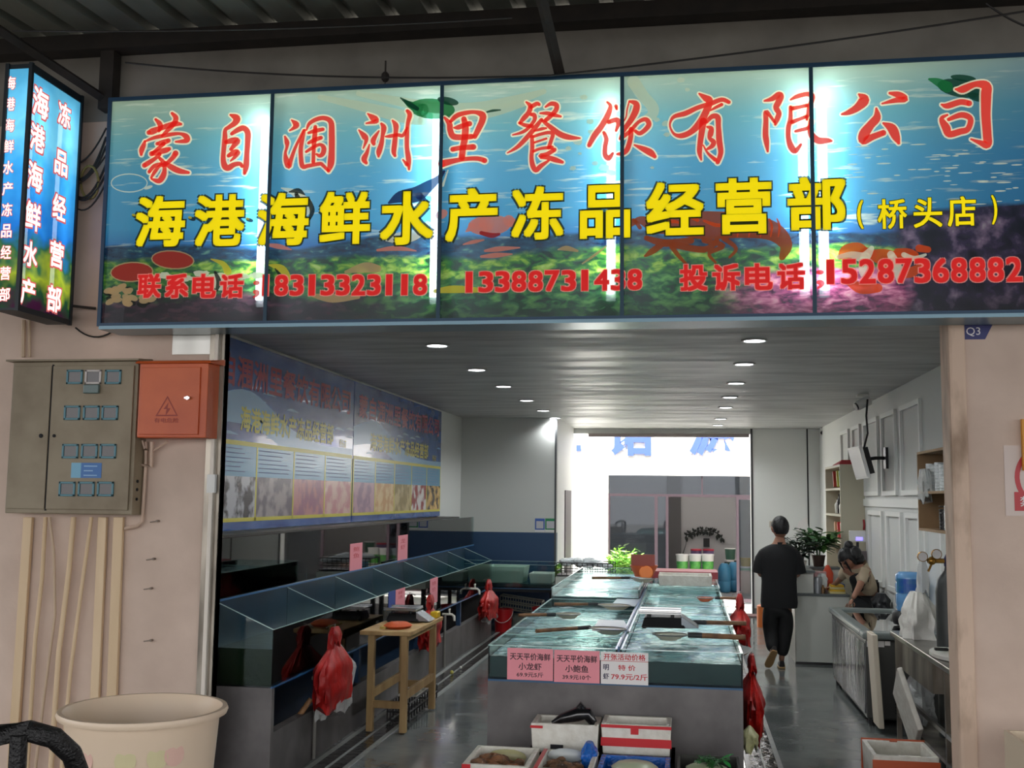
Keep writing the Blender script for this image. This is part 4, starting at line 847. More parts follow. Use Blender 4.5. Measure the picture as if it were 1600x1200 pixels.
# white conduit by the left jamb
b = MB(); b.box((JL-.055, -.045, 0), (JL-.03, -.02, 3.04)); b.m = 1; b.box((JL-.07, -.05, 1.94), (JL-.015, -.018, 2.06)); tag(b.build('cable_duct', [M('white_pvc', (224, 216, 204), .5), m_white]), 'thin white cable trunk running down the left door jamb', 'conduit')

# taps along the left bench
m_pvc = M('pvc_white', (226, 222, 210), .4)
def tap(px, py, label, pipe=True):
    p = P(px, py, X=LX+.06)
    t = thing('tap', label, 'tap', p, 'white taps along the left bench')
    b = MB(); b.tube([(LX-.02, p.y, p.z), (LX+.09, p.y, p.z), (LX+.115, p.y, p.z-.02), (LX+.12, p.y, p.z-.07)], [.014, .014, .016, .013], 10); b.build('spout', m_pvc, t, smooth=True)
    b = MB(); b.cyl((LX+.06, p.y, p.z), (LX+.06, p.y, p.z+.05), .011, 8); b.tube([(LX+.06, p.y-.035, p.z+.055), (LX+.06, p.y+.035, p.z+.055)], .009, 8); b.build('handle', m_pvc, t, smooth=True)
    if pipe: b = MB(); b.cyl((LX+.016, p.y-.02, .012), (LX+.016, p.y-.02, p.z), .014, 10); b.build('pipe', M('grey_pipe', (128, 124, 118), .5), t)
tap(504, 1060, 'white tap on the left bench beside the red bags nearest the front')
tap(702, 960, 'white tap on the left bench beyond the wooden stool', True)
tap(742, 920, 'white tap farthest back on the left bench', False)
# bundles of carrier bags
m_rbag = M('red_bag', (190, 28, 22), .5, c2=(140, 14, 14), scale=9, bump=1, bscale=11, stretch=(1, 1, .45)); m_cbag = film('clear_bag', (228, 230, 228), .6, .25)
def bagshape(mb, c, w_, d_, h, seed, n=28, k=14, neck=.16, lean=(0, 0), rip=1):
    """a gathered bundle: pinched top, pleats, ragged lower edge; c = top centre"""
    rnd = random.Random(seed); ph = [rnd.uniform(0, 6.28) for _ in range(6)]; i0 = len(mb.v)
    for i in range(k+1):
        s = i/k; prof = neck+(1-neck)*min(1, (s*2.6)**.9) if s < .40 else 1-.08*(s-.40)
        for j in range(n):
            a = 2*math.pi*j/n; pl = 1+.10*math.sin(7*a+ph[0])*s+.07*math.sin(12*a+ph[1]+3*s)+.05*math.sin(4*a+ph[2]+5*s)
            fz_ = noise.noise(Vector((math.cos(a)*2.2+seed, math.sin(a)*2.2, s*3.5)))*.30*min(1, s*2.5)+noise.noise(Vector((math.cos(a)*6+seed, math.sin(a)*6, s*8)))*.10*s; pl += fz_; x = w_*prof*pl*math.copysign(abs(math.cos(a))**.75, math.cos(a)); y = d_*prof*pl*math.copysign(abs(math.sin(a))**.75, math.sin(a))
            z = -h*s-rip*(.03*math.sin(3*a+ph[3])+.02*math.sin(8*a+ph[4]))*(s**3)
            mb.v.append(Vector((c[0]+x+lean[0]*s, c[1]+y+lean[1]*s, c[2]+z)))
    for i in range(k):
        for j in range(n): mb.f.append((i0+i*n+j, i0+i*n+(j+1) % n, i0+(i+1)*n+(j+1) % n, i0+(i+1)*n+j)); mb.mi.append(mb.m)
    mb.f.append(tuple(i0+j for j in range(n))); mb.mi.append(mb.m); mb.f.append(tuple(i0+k*n+j for j in reversed(range(n)))); mb.mi.append(mb.m)
def bags(label, c, w_, d_, h, seed, white=True, name='carrier_bags', grp='red carrier bag bundles hanging on the tanks', lean=(0, 0)):
    t = thing(name, label, 'carrier bags', c, grp)
    b = MB(); bagshape(b, (c[0], c[1], c[2]-.02), w_, d_, h, seed, lean=lean); b.build('red_bags', m_rbag, t, smooth=True)
    b = MB(); bagshape(b, (c[0], c[1], c[2]+.10), w_*.4, d_*.35, .13, seed+2, 16, 6, .5); b.build('gathered_handles', m_rbag, t, smooth=True)
    b = MB(); bagshape(b, (c[0]+.0, c[1]-d_*.55, c[2]-.12), w_*.8, d_*.6, h*.62, seed+5, lean=(0, .05)); b.build('front_bag', m_rbag, t, smooth=True)
    if white: b = MB(); bagshape(b, (c[0]-.0, c[1]+d_*.25, c[2]-.04), w_*.75, d_*1.05, h*1.08, seed+9); b.build('clear_bags', m_cbag, t, smooth=True)
    b = MB(); b.tube([(c[0]-w_*.8, c[1], c[2]+.09), (c[0], c[1], c[2]+.12), (c[0]-w_*.2, c[1], c[2]-.02)], .006, 6); b.build('hook', m_steel, t)
    return t
p = P(524, 1030, X=LX+.13); bags('large bundle of red carrier bags hanging on the left tank nearest the front', (LX+.12, p.y, P(524, 1000, X=LX+.12).z), .085, .30, .44, 3)
p = P(672, 960, X=LX+.11); bags('bundle of red carrier bags hanging behind the wooden stool', (LX+.11, p.y, P(672, 945, X=LX+.11).z), .075, .30, .40, 11, white=False)
p = P(745, 940, X=LX+.11); bags('bundle of red and clear bags at the far end of the left tanks', (LX+.11, 7.7, P(745, 925, X=LX+.1).z), .09, .38, .36, 21)
# wooden stick in the opening of the bench
b = MB(); b.cyl(P(448, 1135, X=LX-.12)-V(0, 0, .05), P(486, 1092, X=LX+.02), .019, 10); tag(b.build('wooden_stick', M('stick_wood', (168, 124, 82), .6, c2=(130, 92, 58), scale=20), smooth=True), 'round wooden stick leaning out of the opening under the left tanks', 'stick')
# wooden stool
m_pine = M('pine_wood', (196, 164, 112), .55, c2=(160, 126, 80), scale=7, stretch=(1, 1, .25), bump=.1)
SX0, SX1, SY0, SY1, SZ = -2.60, -2.27, 2.05, 3.12, .83
t = thing('wooden_stool', 'tall pale wooden stool table standing by the left tanks', 'stool', ((SX0+SX1)/2, (SY0+SY1)/2, 0))
b = MB(); b.box((SX0-.05, SY0-.07, SZ-.035), (SX1+.05, SY1+.07, SZ)); b.build('top', m_pine, t, bevel=.005)
for x in (SX0, SX1-.05):
    for y in (SY0, SY1-.05): b = MB(); b.box((x, y, .012), (x+.055, y+.055, SZ-.035)); b.build('leg', m_pine, t, bevel=.004)
for y in (SY0+.01, SY1-.04): b = MB(); b.box((SX0+.055, y, .20), (SX1-.05, y+.03, .26)); b.build('end_rail', m_pine, t, bevel=.003)
for x in (SX0+.01, SX1-.03): b = MB(); b.box((x, SY0+.055, .27), (x+.03, SY1-.05, .34)); b.build('side_rail', m_pine, t, bevel=.003)
for x in (SX0+.005, SX1-.035): b = MB(); b.box((x, SY0+.055, SZ-.09), (x+.03, SY1-.05, SZ-.035)); b.build('apron', m_pine, t)
scale_(-2.46, 2.75, SZ+.001, 'black and silver electronic scale on the wooden stool', -.15, 1.0)
b = MB(); c = (-2.40, 2.25, SZ+.001); b.lathe(c, [(.10, 0), (.12, .02), (.08, .045), (.001, .055)], 16, 1, 1.3, cap1=False); tag(b.build('orange_mesh_bag', m_neto, smooth=True), 'flat orange mesh bag on the front edge of the wooden stool', 'mesh bag')
b = MB(); b.box((-2.30, 3.0, SZ+.001), (-2.23, 3.12, SZ+.06)); tag(b.build('yellow_case', M('yellow_plastic', (220, 180, 30), .4), bevel=.012), 'small yellow case at the far end of the wooden stool', 'case')
b = MB(); b.box((-2.52, 2.12, SZ+.001), (-2.47, 2.35, SZ+.02)); tag(b.build('yellow_board', M('pale_yellow_board', (204, 176, 96), .5)), 'pale yellow board under the scale on the wooden stool', 'board')
t = thing('black_crate', 'black wire crate with a white lid below the wooden stool', 'crate', (-2.44, 2.9, .012))
b = MB(); x0, x1, y0, y1 = -2.53, -2.34, 2.45, 3.5
for z in (.03, .10, .17): b.tube([(x0, y0, z), (x1, y0, z), (x1, y1, z), (x0, y1, z)], .008, 5, closed=True)
for k in range(12): y = y0+(y1-y0)*k/11; b.cyl((x0, y, .015), (x0, y, .17), .006, 4); b.cyl((x1, y, .015), (x1, y, .17), .006, 4)
b.build('frame', m_black, t); b = MB(); b.box((x0+.01, y0+.3, .175), (x1-.01, y1-.02, .19)); b.build('lid', m_foam, t)
# bits on the gutter
for i, (px, py, c_) in enumerate(((706, 1052, (190, 180, 90)), (720, 1044, (230, 230, 225)))):
    p = P(px, py, Z=.02); b = MB(); b.ball((p.x, p.y, .03), .022 if i == 0 else .014, 8, 6); tag(b.build('scrap', M('scrap%d' % i, c_, .5)), ('small yellow scrap' if i == 0 else 'tiny white scrap')+' lying on the left floor gutter', 'scrap')
# red bags on the right side of the middle tanks
bags('red carrier bags hanging over the right middle tank edge, farther back', (CX1+.14, 3.6, .97), .09, .25, .30, 31, white=False)
bags('dark red carrier bags hanging low beside the plinth by the walkway', (CX1+.12, 1.45, .72), .07, .42, .42, 37, white=False)
b = MB(); bagshape(b, (CX1+.07, .9, .42), .05, .10, .14, 44); tag(b.build('pale_bag', M('pale_yellow_bag', (196, 196, 150), .4), smooth=True), 'small pale yellow bag at the foot of the dark red bags', 'bag')
# ================================================================ RIGHT SIDE OF THE SHOP
m_cab = M('cabinet_beige', (196, 190, 168), .55); m_cabin = M('cabinet_inside', (190, 150, 130), .6)
cx0, cx1, cy0, cy1 = 1.95, XR, 7.7, 9.2
t = thing('bookcase', 'tall beige open bookcase with bottles and packets beyond the wall screen', 'bookcase', (2.1, 8.4, 0))
b = MB(); b.box((cx0, cy0, 0), (cx1, cy0+.03, 2.40)); b.build('side_panel', m_cab, t); b = MB(); b.box((cx0, cy1-.03, 0), (cx1, cy1, 2.40)); b.build('side_panel', m_cab, t)
b = MB(); b.box((cx1-.02, cy0+.03, 0), (cx1, cy1-.03, 2.40)); b.build('back_panel', m_cabin, t)
for z in (.4, .9, 1.38, 1.73, 2.07, 2.37): b = MB(); b.box((cx0, cy0+.03, z), (cx1-.02, cy1-.03, z+.03)); b.build('shelf', m_cab, t)
b = MB(); b.hexa([(1.97, 8.0, 2.402), (2.22, 8.0, 2.402), (2.22, 8.7, 2.402), (1.97, 8.7, 2.402)], [(2.02, 8.05, 2.47), (2.2, 8.05, 2.47), (2.2, 8.6, 2.43), (2.0, 8.6, 2.43)]); tag(b.build('red_packet', M('red_pack', (180, 60, 66), .5), bevel=.01), 'flat red packet lying on top of the bookcase', 'packet')
for i in range(5):
    c = (2.06, 8.0+i*.2, 1.761); h = (.2, .24, .18, .26, .2)[i]
    t = thing('bottle', '%s bottle from the front on the bookcase shelf' % ordn[i], 'bottle', c, 'bottles on the bookcase shelf'); b = MB(); b.lathe(c, [(.035, 0), (.037, h*.6), (.014, h*.8), (.014, h*.93)], 12); b.build('body', M('bottle_dark', (40, 36, 34), .2) if i % 2 else M('bottle_pale', (206, 206, 196), .3), t, smooth=True)
    b = MB(); b.cyl((c[0], c[1], c[2]+h*.93), (c[0], c[1], c[2]+h), .016, 10); b.build('cap', m_black, t)
for i, (y, z) in enumerate(((8.0, 2.101), (8.25, 2.101), (8.6, 2.101), (7.95, 1.411), (8.25, 1.411), (8.55, 1.411))):
    b = MB(); b.box((2.0, y+.1, z+.012), (2.2, y+.14, z+.24), Matrix.Rotation(math.radians(-20), 3, 'X'), (2.1, y+.14, z+.012))
    tag(b.build('packet', M('packet%d' % i, ((70, 130, 70), (200, 190, 90), (180, 60, 50), (230, 210, 200), (200, 60, 60), (210, 160, 120))[i], .4), bevel=.008), ('green', 'yellow', 'dark red', 'pale', 'bright red', 'peach')[i]+' packet leaning on a bookcase shelf', 'packet', 'packets leaning on the bookcase shelves')
# wall screen
p0 = P(1358, 690, X=2.0)
t = thing('wall_screen', 'slim white framed screen tilted on a wall bracket, seen almost edge on', 'screen', (2.02, p0.y, 2.3), None)
R1 = Matrix.Rotation(math.radians(-14), 3, 'Y') @ Matrix.Rotation(math.radians(3), 3, 'Z')
def rbox(a, c, cen, R): b = MB(); b.box(a, c, R, cen); return b
yc = 6.1
cen = (1.95, yc, 2.36)
rbox((1.935, yc-.33, 2.18), (1.965, yc+.33, 2.56), cen, R1).build('casing', m_white, t, bevel=.005)
rbox((1.930, yc-.31, 2.20), (1.934, yc+.31, 2.54), cen, R1).build('display', M('screen_grey', (186, 184, 186), .3), t)
rbox((1.967, yc-.28, 2.22), (2.03, yc+.25, 2.52), cen, R1).build('back_cover', m_black, t)
b = MB(); b.tube([(1.99, yc, 2.4), (2.12, yc-.05, 2.42), (XR-.01, yc-.05, 2.42)], .02, 8); b.box((XR-.03, yc-.12, 2.3), (XR-.001, yc+.02, 2.54)); b.build('wall_bracket', m_black, t)
b = MB(); b.tube([(2.0, yc-.02, 2.53), (2.04, yc-.06, 2.7), (2.03, yc-.05, 2.9), (2.05, yc-.04, ZC-.06)], .012, 6); b.build('cable', m_black, t)
def camera_(c, label, d, s=1.0):
    t = thing('security_camera', label, 'security camera', (c[0], c[1], c[2]))
    b = MB(); b.box((c[0]-.05*s, c[1]-.05*s, c[2]-.03), (c[0]+.05*s, c[1]+.05*s, c[2])); b.build('mount', m_white, t, bevel=.006)
    q = Vector(c)-V(0, 0, .08*s); d = Vector(d).normalized(); b = MB(); b.tube([q-d*.07*s, q+d*.06*s], .042*s, 14); b.build('housing', m_white, t, smooth=True)
    b = MB(); b.cyl(q+d*.06*s, q+d*.075*s, .034*s, 14); b.build('lens', m_black, t)
camera_((2.0, 6.1, ZC), 'pale security camera under the ceiling above the wall screen', (-1, -.3, -.5), 1.3)
p = P(1290, 664, Y=12.0); camera_((p.x-.04, 12.0, ZC), 'small security camera at the far right ceiling corner', (-.4, -1, -.4), .9)
# counter
m_ctr = M('counter_white', (206, 208, 200), .45); m_ctop = M('counter_top_grey', (92, 98, 98), .35)
c0 = P(1243, 1038, Y=6.75); kx0, kx1 = 1.28, 1.90
t = thing('reception_counter', 'white two level counter with grey tops, the walking man beside it', 'counter', (1.6, 7.2, 0))
b = MB(); b.box((kx0, 6.75, 0), (kx1, 7.75, .80)); b.build('cabinet', m_ctr, t, bevel=.004)
b = MB(); b.box((kx0-.01, 6.74, .80), (kx1+.01, 7.76, .83)); b.build('lower_top', m_ctop, t, bevel=.003)
b = MB(); b.box((kx0, 6.80, .83), (kx0+.22, 7.76, 1.07)); b.box((kx0, 7.55, .83), (kx1, 7.76, 1.07)); b.build('raised_part', m_ctr, t, bevel=.003)
b = MB(); b.box((kx0-.02, 6.78, 1.07), (kx0+.24, 7.78, 1.10)); b.box((kx0+.24, 7.53, 1.07), (kx1+.01, 7.78, 1.10)); b.build('upper_top', m_ctop, t, bevel=.003)
b = MB(); b.box((kx0-.005, 6.75, 0), (kx0+.0, 7.75, .8)); b.box((kx0-.01, 6.742, 0), (kx1, 6.75, .03)); b.build('edge_trim', m_black, t)
# things on the counter
def leafy(name, label, c, stems, ln, wd, mats, pot, seed, spread=1.0, tilt=.9, group=None, perstem=7):
    rnd = random.Random(seed); t = thing(name, label, 'plant', c, group)
    if pot: b = MB(); b.lathe(c, [(pot*.75, 0), (pot, pot*1.5), (pot*1.05, pot*1.5), (pot*1.05, pot*1.65), (pot*.9, pot*1.65), (pot*.85, pot*1.5)], 20, cap1=True); b.build('pot', mats[2], t, smooth=True)
    top = Vector(c)+V(0, 0, (pot or 0)*1.55)
    bs = MB(); bl = MB()
    for s in range(stems):
        a = rnd.uniform(0, 6.28); L = ln*rnd.uniform(.7, 1.15); pts = []; out = spread*rnd.uniform(.25, 1)
        for k in range(7):
            q = k/6; pts.append(top+V(math.cos(a)*out*L*q*q*.9+math.cos(a)*.02, math.sin(a)*out*L*q*q*.9, L*q*(1-.30*q*out)))
        bs.tube(pts, .004, 5)
        for k in range(perstem):
            q = .25+.75*(k+.5)/perstem; i = min(int(q*6), 5); p = pts[i].lerp(pts[i+1], q*6-i); sd = 1 if k % 2 else -1
            dr = Vector((math.cos(a+sd*1.2), math.sin(a+sd*1.2), rnd.uniform(-.2, .7))).normalized(); lf = wd*rnd.uniform(.8, 1.25)
            sidev = dr.cross(Vector((rnd.uniform(-.3, .3), rnd.uniform(-.3, .3), 1))).normalized(); n_ = sidev.cross(dr)
            prof = ((0, .0), (.25, .16), (.55, .2), (.8, .13), (1, 0))
            Lp = [p+dr*lf*2.2*u+sidev*lf*w_*2+n_*lf*(-.5*u*u) for u, w_ in prof]; Rp = [p+dr*lf*2.2*u-sidev*lf*w_*2+n_*lf*(-.5*u*u) for u, w_ in prof]; Mp = [p+dr*lf*2.2*u+n_*lf*(-.5*u*u-.08) for u, w_ in prof]
            bl.m = rnd.choice((0, 0, 1)); bl.add(Lp+Mp+Rp, [(j, j+1, 5+j+1, 5+j) for j in range(4)]+[(5+j, 5+j+1, 10+j+1, 10+j) for j in range(4)])
    bs.build('stems', mats[0], t); bl.build('foliage', mats[:2], t, smooth=True)
    return t
g1 = M('leaf_green', (44, 92, 44), .4); g2 = M('leaf_light', (88, 132, 66), .4); g3 = M('leaf_dark', (22, 44, 28), .45); pt = M('pot_brown', (56, 38, 30), .5); pw_ = M('pot_white', (214, 210, 202), .4)
leafy('potted_plant', 'large bright green potted plant on the raised back of the counter', (1.66, 7.655, 1.101), 20, .36, .08, (g1, g2, pt), .085, 5, .85)
leafy('potted_plant', 'darker narrow leaved plant on the counter right behind the man', (1.40, 7.12, 1.101), 14, .34, .055, (g3, M('leaf_dark2', (34, 60, 36), .45), pw_), .06, 8, .9)
m_yp = M('yellow_pack', (222, 176, 30), .45)
for i in range(4):
    b = MB(); b.box((1.69+i*.004, 6.80, .831+i*.026), (1.87-i*.006, 7.0, .855+i*.026)); tag(b.build('yellow_folder', m_yp if i % 2 else M('pale_pack', (224, 210, 150), .5), bevel=.003), ('lowest', 'second from the bottom', 'third from the bottom', 'topmost')[i]+' of the stacked yellow folders on the counter', 'folder', 'yellow folders on the counter')
b = MB(); b.lathe((1.555, 6.84, .831), [(.05, 0), (.05, .17), (.046, .175), (.046, .19), (.001, .192)], 16, cap1=False); tag(b.build('grey_canister', M('canister', (136, 138, 142), .35, metal=.4), smooth=True), 'grey canister on the counter beside the raised part', 'canister')
b = MB(); bagshape(b, (1.63, 7.05, 1.05), .06, .06, .17, 60, neck=.5); tag(b.build('clear_bag', film('clear_bag2', (226, 232, 232), .7, .15), smooth=True), 'crumpled clear plastic bag on the counter beside the yellow folders', 'bag')
b = MB(); b.lathe((1.61, 6.80, .831), [(.018, 0), (.02, .06), (.009, .085), (.009, .1)], 10); tag(b.build('small_bottle', M('amber', (110, 80, 50), .2), smooth=True), 'small brownish bottle on the counter beside the grey canister', 'bottle')
b = MB(); b.lathe((1.74, 7.4, .831), [(.06, 0), (.07, .2), (.02, .3)], 12); tag(b.build('red_packet', M('orange_pack', (224, 78, 44), .4), smooth=True), 'orange and white packet behind the woman on the counter', 'packet')
b = MB(); b.box((1.56, 7.2, .831), (1.70, 7.3, 1.06)); tag(b.build('pink_carton', M('pink_carton', (196, 150, 150), .5), bevel=.004), 'pinkish carton between the counter levels', 'carton')
b = MB(); b.box((1.8, 7.0, .831), (1.89, 7.3, .93)); tag(b.build('blue_box', M('blue_box', (40, 60, 110), .5), bevel=.004), 'dark blue box on the counter next to the woman', 'box')
# payment terminal glowing on the wall side
t = thing('payment_terminal', 'small white terminal with a bluish screen standing behind the woman', 'terminal', P(1340, 870, Y=7.4))
c = P(1340, 838, Y=7.4); b = MB(); b.box((c.x-.1, 7.4, c.z-.07), (c.x+.1, 7.43, c.z+.07)); b.build('casing', m_white, t, bevel=.008)
b = MB(); b.box((c.x-.02, 7.396, c.z-.05), (c.x+.06, 7.4, c.z-.01)); b.build('screen', M('blue_glow', (120, 110, 255), .3, emit=2.5), t)
b = MB(); b.cyl((c.x, 7.42, c.z-.07), (c.x, 7.42, .012), .018, 8); b.lathe((c.x, 7.42, 0), [(.12, 0), (.12, .015), (.02, .03)], 16); b.build('stand', m_black, t)
t = thing('wall_clock', 'small round red and white disc on the wall above the terminal', 'disc', P(1349, 820, X=XR-.02)); c = P(1349, 820, X=XR-.02)
b = MB(); b.lathe(c, [(.001, .01), (.07, .01), (.07, -.01), (.001, -.01)], 20, R=Matrix.Rotation(math.radians(90), 3, 'Y'), cap0=False, cap1=False); b.build('rim', M('dark_red', (150, 40, 44), .4), t)
b = MB(); b.lathe(c-V(.012, 0, 0), [(.001, .001), (.045, .001)], 20, R=Matrix.Rotation(math.radians(90), 3, 'Y'), cap0=False, cap1=False); b.build('face', m_white, t)
b = MB(); c = P(1346, 868, X=XR-.05); b.box((XR-.12, c.y-.12, c.z-.1), (XR-.005, c.y+.16, c.z+.06)); tag(b.build('wall_rack', M('rack_grey', (120, 112, 116), .4)), 'dark grey rack of small items on the wall behind the woman', 'rack')
# chest freezer
fx0, fx1, fy0, fy1, fz = 1.535, 2.19, 3.2, 5.45, .80
m_frz = M('freezer_grey', (74, 74, 72), .35, metal=.2); m_frim = M('freezer_rim', (116, 124, 122), .35)
t = thing('chest_freezer', 'grey glass topped chest freezer along the right wall', 'freezer', ((fx0+fx1)/2, (fy0+fy1)/2, 0))
b = MB(); b.box((fx0, fy0, .06), (fx1, fy1, fz-.06)); b.build('body', m_frz, t, bevel=.02)
b = MB(); b.box((fx0-.006, fy0+.06, .1), (fx0-.001, fy1-.06, fz-.1)); b.build('side_film', M('wrinkled_film', (150, 150, 158), .12, metal=.6, c2=(40, 40, 44), scale=1.6, stretch=(1, 3, .6), bump=1, bscale=5, contrast=(.42, .56)), t)
b = MB(); n = 14
zz = lambda y: fz+.045*(0)
b.box((fx0-.03, fy0-.03, fz-.06), (fx1, fy0+.16, fz)); b.box((fx0-.03, fy1-.16, fz-.06), (fx1, fy1+.02, fz)); b.box((fx0-.03, fy0+.16, fz-.06), (fx0+.08, fy1-.16, fz)); b.box((fx1-.07, fy0+.16, fz-.06), (fx1, fy1-.16, fz)); b.build('top_rim', m_frim, t, bevel=.02)
for i in range(2):
    ya = fy0+.16+i*(fy1-fy0-.32)/2; b = MB(); b.box((fx0+.08, ya, fz-.02-.008*i), (fx1-.07, ya+(fy1-fy0-.32)/2+.03, fz-.013-.008*i)); b.build('glass_lid', glass('lid_glass', (170, 185, 185), 2.4), t)
b = MB()
for k in range(40): b.box((0, 0, 0), (0.01, .01, .01)) if False else b.ball((random.uniform(fx0+.15, fx1-.15), random.uniform(fy0+.25, fy1-.25), fz-.17), random.uniform(.04, .08), 8, 5, 1.2, 1, .5)
o_ = b.build('frozen_goods', M('frozen', (176, 170, 166), .5, c2=(120, 90, 84), scale=5), t); o_['kind'] = 'stuff'
a = P(1354, 1001, Y=fy0-.002); c = P(1391, 1008, Y=fy0-.002)
b = MB(); b.box((a.x, fy0-.004, c.z-.02), (c.x-.05, fy0-.001, a.z)); b.build('white_label', m_whp, t); b = MB(); b.box((c.x-.045, fy0-.004, c.z-.005), (c.x, fy0-.001, a.z)); b.build('white_label', m_whp, t)
b = MB()
for k in range(12): b.box((fx0+.23, fy0-.006, .12+k*.025), (fx0+.50, fy0-.001, .13+k*.025))
b.build('vent_grille', m_black, t)
for x in (fx0+.05, fx1-.05):
    for y in (fy0+.08, fy1-.08): b = MB(); b.cyl((x, y, .0), (x, y, .06), .03, 10); b.build('foot', m_black, t)
# water bottle on low black stand at the wall side of the freezer
wc = (2.06, 3.95, fz+.001)
t = thing('pump_stand', 'low black rounded stand on the freezer rim below the water bottle', 'stand', wc); b = MB(); b.lathe(wc, [(.155, 0), (.17, .03), (.165, .09), (.14, .12)], 24); b.build('base', m_black, t, smooth=True)
wc = (2.06, 3.95, fz+.123)
m_bot = M('blue_bottle', (104, 156, 206), .08, coat=.5, bump=.1, bscale=6)
t = thing('water_bottle', 'large upturned blue water bottle with a printed label above the freezer', 'bottle', wc)
b = MB(); b.lathe(wc, [(.12, 0), (.132, .03), (.125, .05), (.132, .07), (.132, .15), (.124, .165), (.132, .18), (.132, .25), (.124, .265), (.132, .28), (.13, .33), (.10, .36), (.001, .362)], 28, cap1=False); b.build('body', m_bot, t, smooth=True)
b = MB()
for k in range(9):
    a0 = math.radians(200+k*11); a1 = math.radians(200+(k+1)*11); b.quad(*[V(wc[0]+.1345*math.cos(a), wc[1]+.1345*math.sin(a), z) for a, z in ((a0, wc[2]+.17), (a1, wc[2]+.17), (a1, wc[2]+.30), (a0, wc[2]+.30))])
b.build('label', M('bottle_label', (30, 80, 170), .3, c2=(60, 120, 150), scale=12), t)
# gas cylinder with regulator
gc = Vector((P(1489, 900, Y=1.75).x-.0, 1.80, 0))
t = thing('gas_cylinder', 'tall dark gas cylinder with a brass double gauge regulator by the wall shelf', 'gas cylinder', gc)
b = MB(); b.lathe(gc, [(.11, 0), (.115, .03), (.115, 1.27), (.10, 1.36), (.05, 1.43), (.045, 1.46)], 28); b.build('body', M('cylinder_grey', (64, 66, 64), .45, c2=(50, 52, 52), scale=4), t, smooth=True)
b = MB(); b.lathe(gc+V(0, 0, 1.46), [(.05, 0), (.055, .05), (.03, .10), (.018, .14)], 14); b.build('valve', M('valve_navy', (34, 38, 80), .5), t, smooth=True)
b = MB(); b.tube([gc+V(-.02, 0, 1.50), gc+V(-.13, -.02, 1.50), gc+V(-.17, -.03, 1.50)], .018, 8); b.ball(gc+V(-.14, -.02, 1.50), .032, 10, 6); b.tube([gc+V(-.14, -.02, 1.48), gc+V(-.17, -.03, 1.42)], .008, 6); b.build('regulator', M('brass', (176, 130, 60), .3, metal=.9), t, smooth=True)
for dx, dz in ((-.21, .07), (-.11, .09)):
    g = gc+V(dx, -.04, 1.46+dz); Rg = Matrix.Rotation(math.radians(90), 3, 'X'); b = MB(); b.lathe(g, [(.036, -.02), (.038, .012), (.034, .016), (.034, .01), (.001, .01)], 18, R=Rg, cap1=False); gg = b.build('gauge', M('brass', (176, 130, 60), .3), t, smooth=True)
    b = MB(); b.lathe(g, [(.001, .0125), (.033, .0125)], 18, R=Rg, cap0=False, cap1=False); b.build('dial', m_whp, gg)
    b = MB(); b.tube([g+V(0, .02, -.02), gc+V(-.14, -.02, 1.50)], .007, 6); b.build('stem', M('brass', (176, 130, 60), .3), t)
# steel prep table
tx0, tx1, ty0, ty1, tz = 1.665, 1.92, .36, 2.78, .87
t = thing('steel_table', 'stainless steel work table behind the right jamb with rolled edges', 'table', ((tx0+tx1)/2, (ty0+ty1)/2, 0))
b = MB(); b.box((tx0, ty0, tz-.04), (1.92, ty1, tz)); b.box((1.92, ty0, tz-.04), (2.06, 1.62, tz)); b.build('top', m_steel, t, bevel=.006)
for x in (tx0+.03, tx1-.06):
    for y in (ty0+.05, (ty0+ty1)/2-.6, ty1-.08): b = MB(); b.box((x, y, .0), (x+.035, y+.035, tz-.04)); b.build('leg', m_steeld, t)
b = MB(); b.box((tx0+.03, ty0+.05, .38), (tx0+.055, ty1-.05, .41)); b.build('side_rail', m_steel, t)
b = MB(); b.box((tx0+.03, ty0+.05, .2), (tx1-.03, ty1-.05, .225)); b.build('lower_shelf', m_steeld, t)
b = MB(); b.box((tx0+.02, 1.3, tz-.26), (tx1-.02, ty1-.1, tz-.041)); b.build('basin', m_steeld, t)
c = (1.82, 1.25, tz+.001); b = MB(); b.lathe(c, [(.19, 0), (.20, .005), (.20, .028), (.19, .032)], 32, .75, 1.5); tag(b.build('cutting_board', M('board_white', (206, 204, 196), .5), smooth=True), 'round white cutting board on the steel table', 'cutting board')
t = thing('kitchen_knife', 'kitchen knife with a black handle lying on the cutting board', 'knife', (1.75, 1.3, tz+.035)); b = MB(); b.box((1.71, 1.31, tz+.034), (1.80, 1.345, tz+.052)); b.build('handle', m_black, t, bevel=.004); b = MB(); b.box((1.80, 1.30, tz+.040), (1.93, 1.355, tz+.043)); b.build('blade', m_chrome, t)
b = MB(); bagshape(b, (1.80, 2.32, tz+.357), .115, .16, .355, 71, neck=.45, rip=0); o_ = b.build('carrier_bag', M('white_carrier', (226, 224, 216), .4, bump=.7, bscale=12), smooth=True)
tag(o_, 'full white carrier bag standing on the steel table', 'bag')
b = MB(); bagshape(b, (1.84, 2.30, tz+.66), .045, .05, .32, 73, 14, 8, neck=.15); b.build('bag_handles', m_cbag, o_, smooth=True); o2 = bpy.data.objects['bag_handles']
b = MB(); b.openbox((1.905, 1.36, tz+.002), (2.04, 1.58, tz+.12), .006, .006, .012); tag(b.build('plastic_tub', M('tub_white', (214, 214, 204), .4)), 'white rectangular tub at the wall end of the steel table', 'tub')
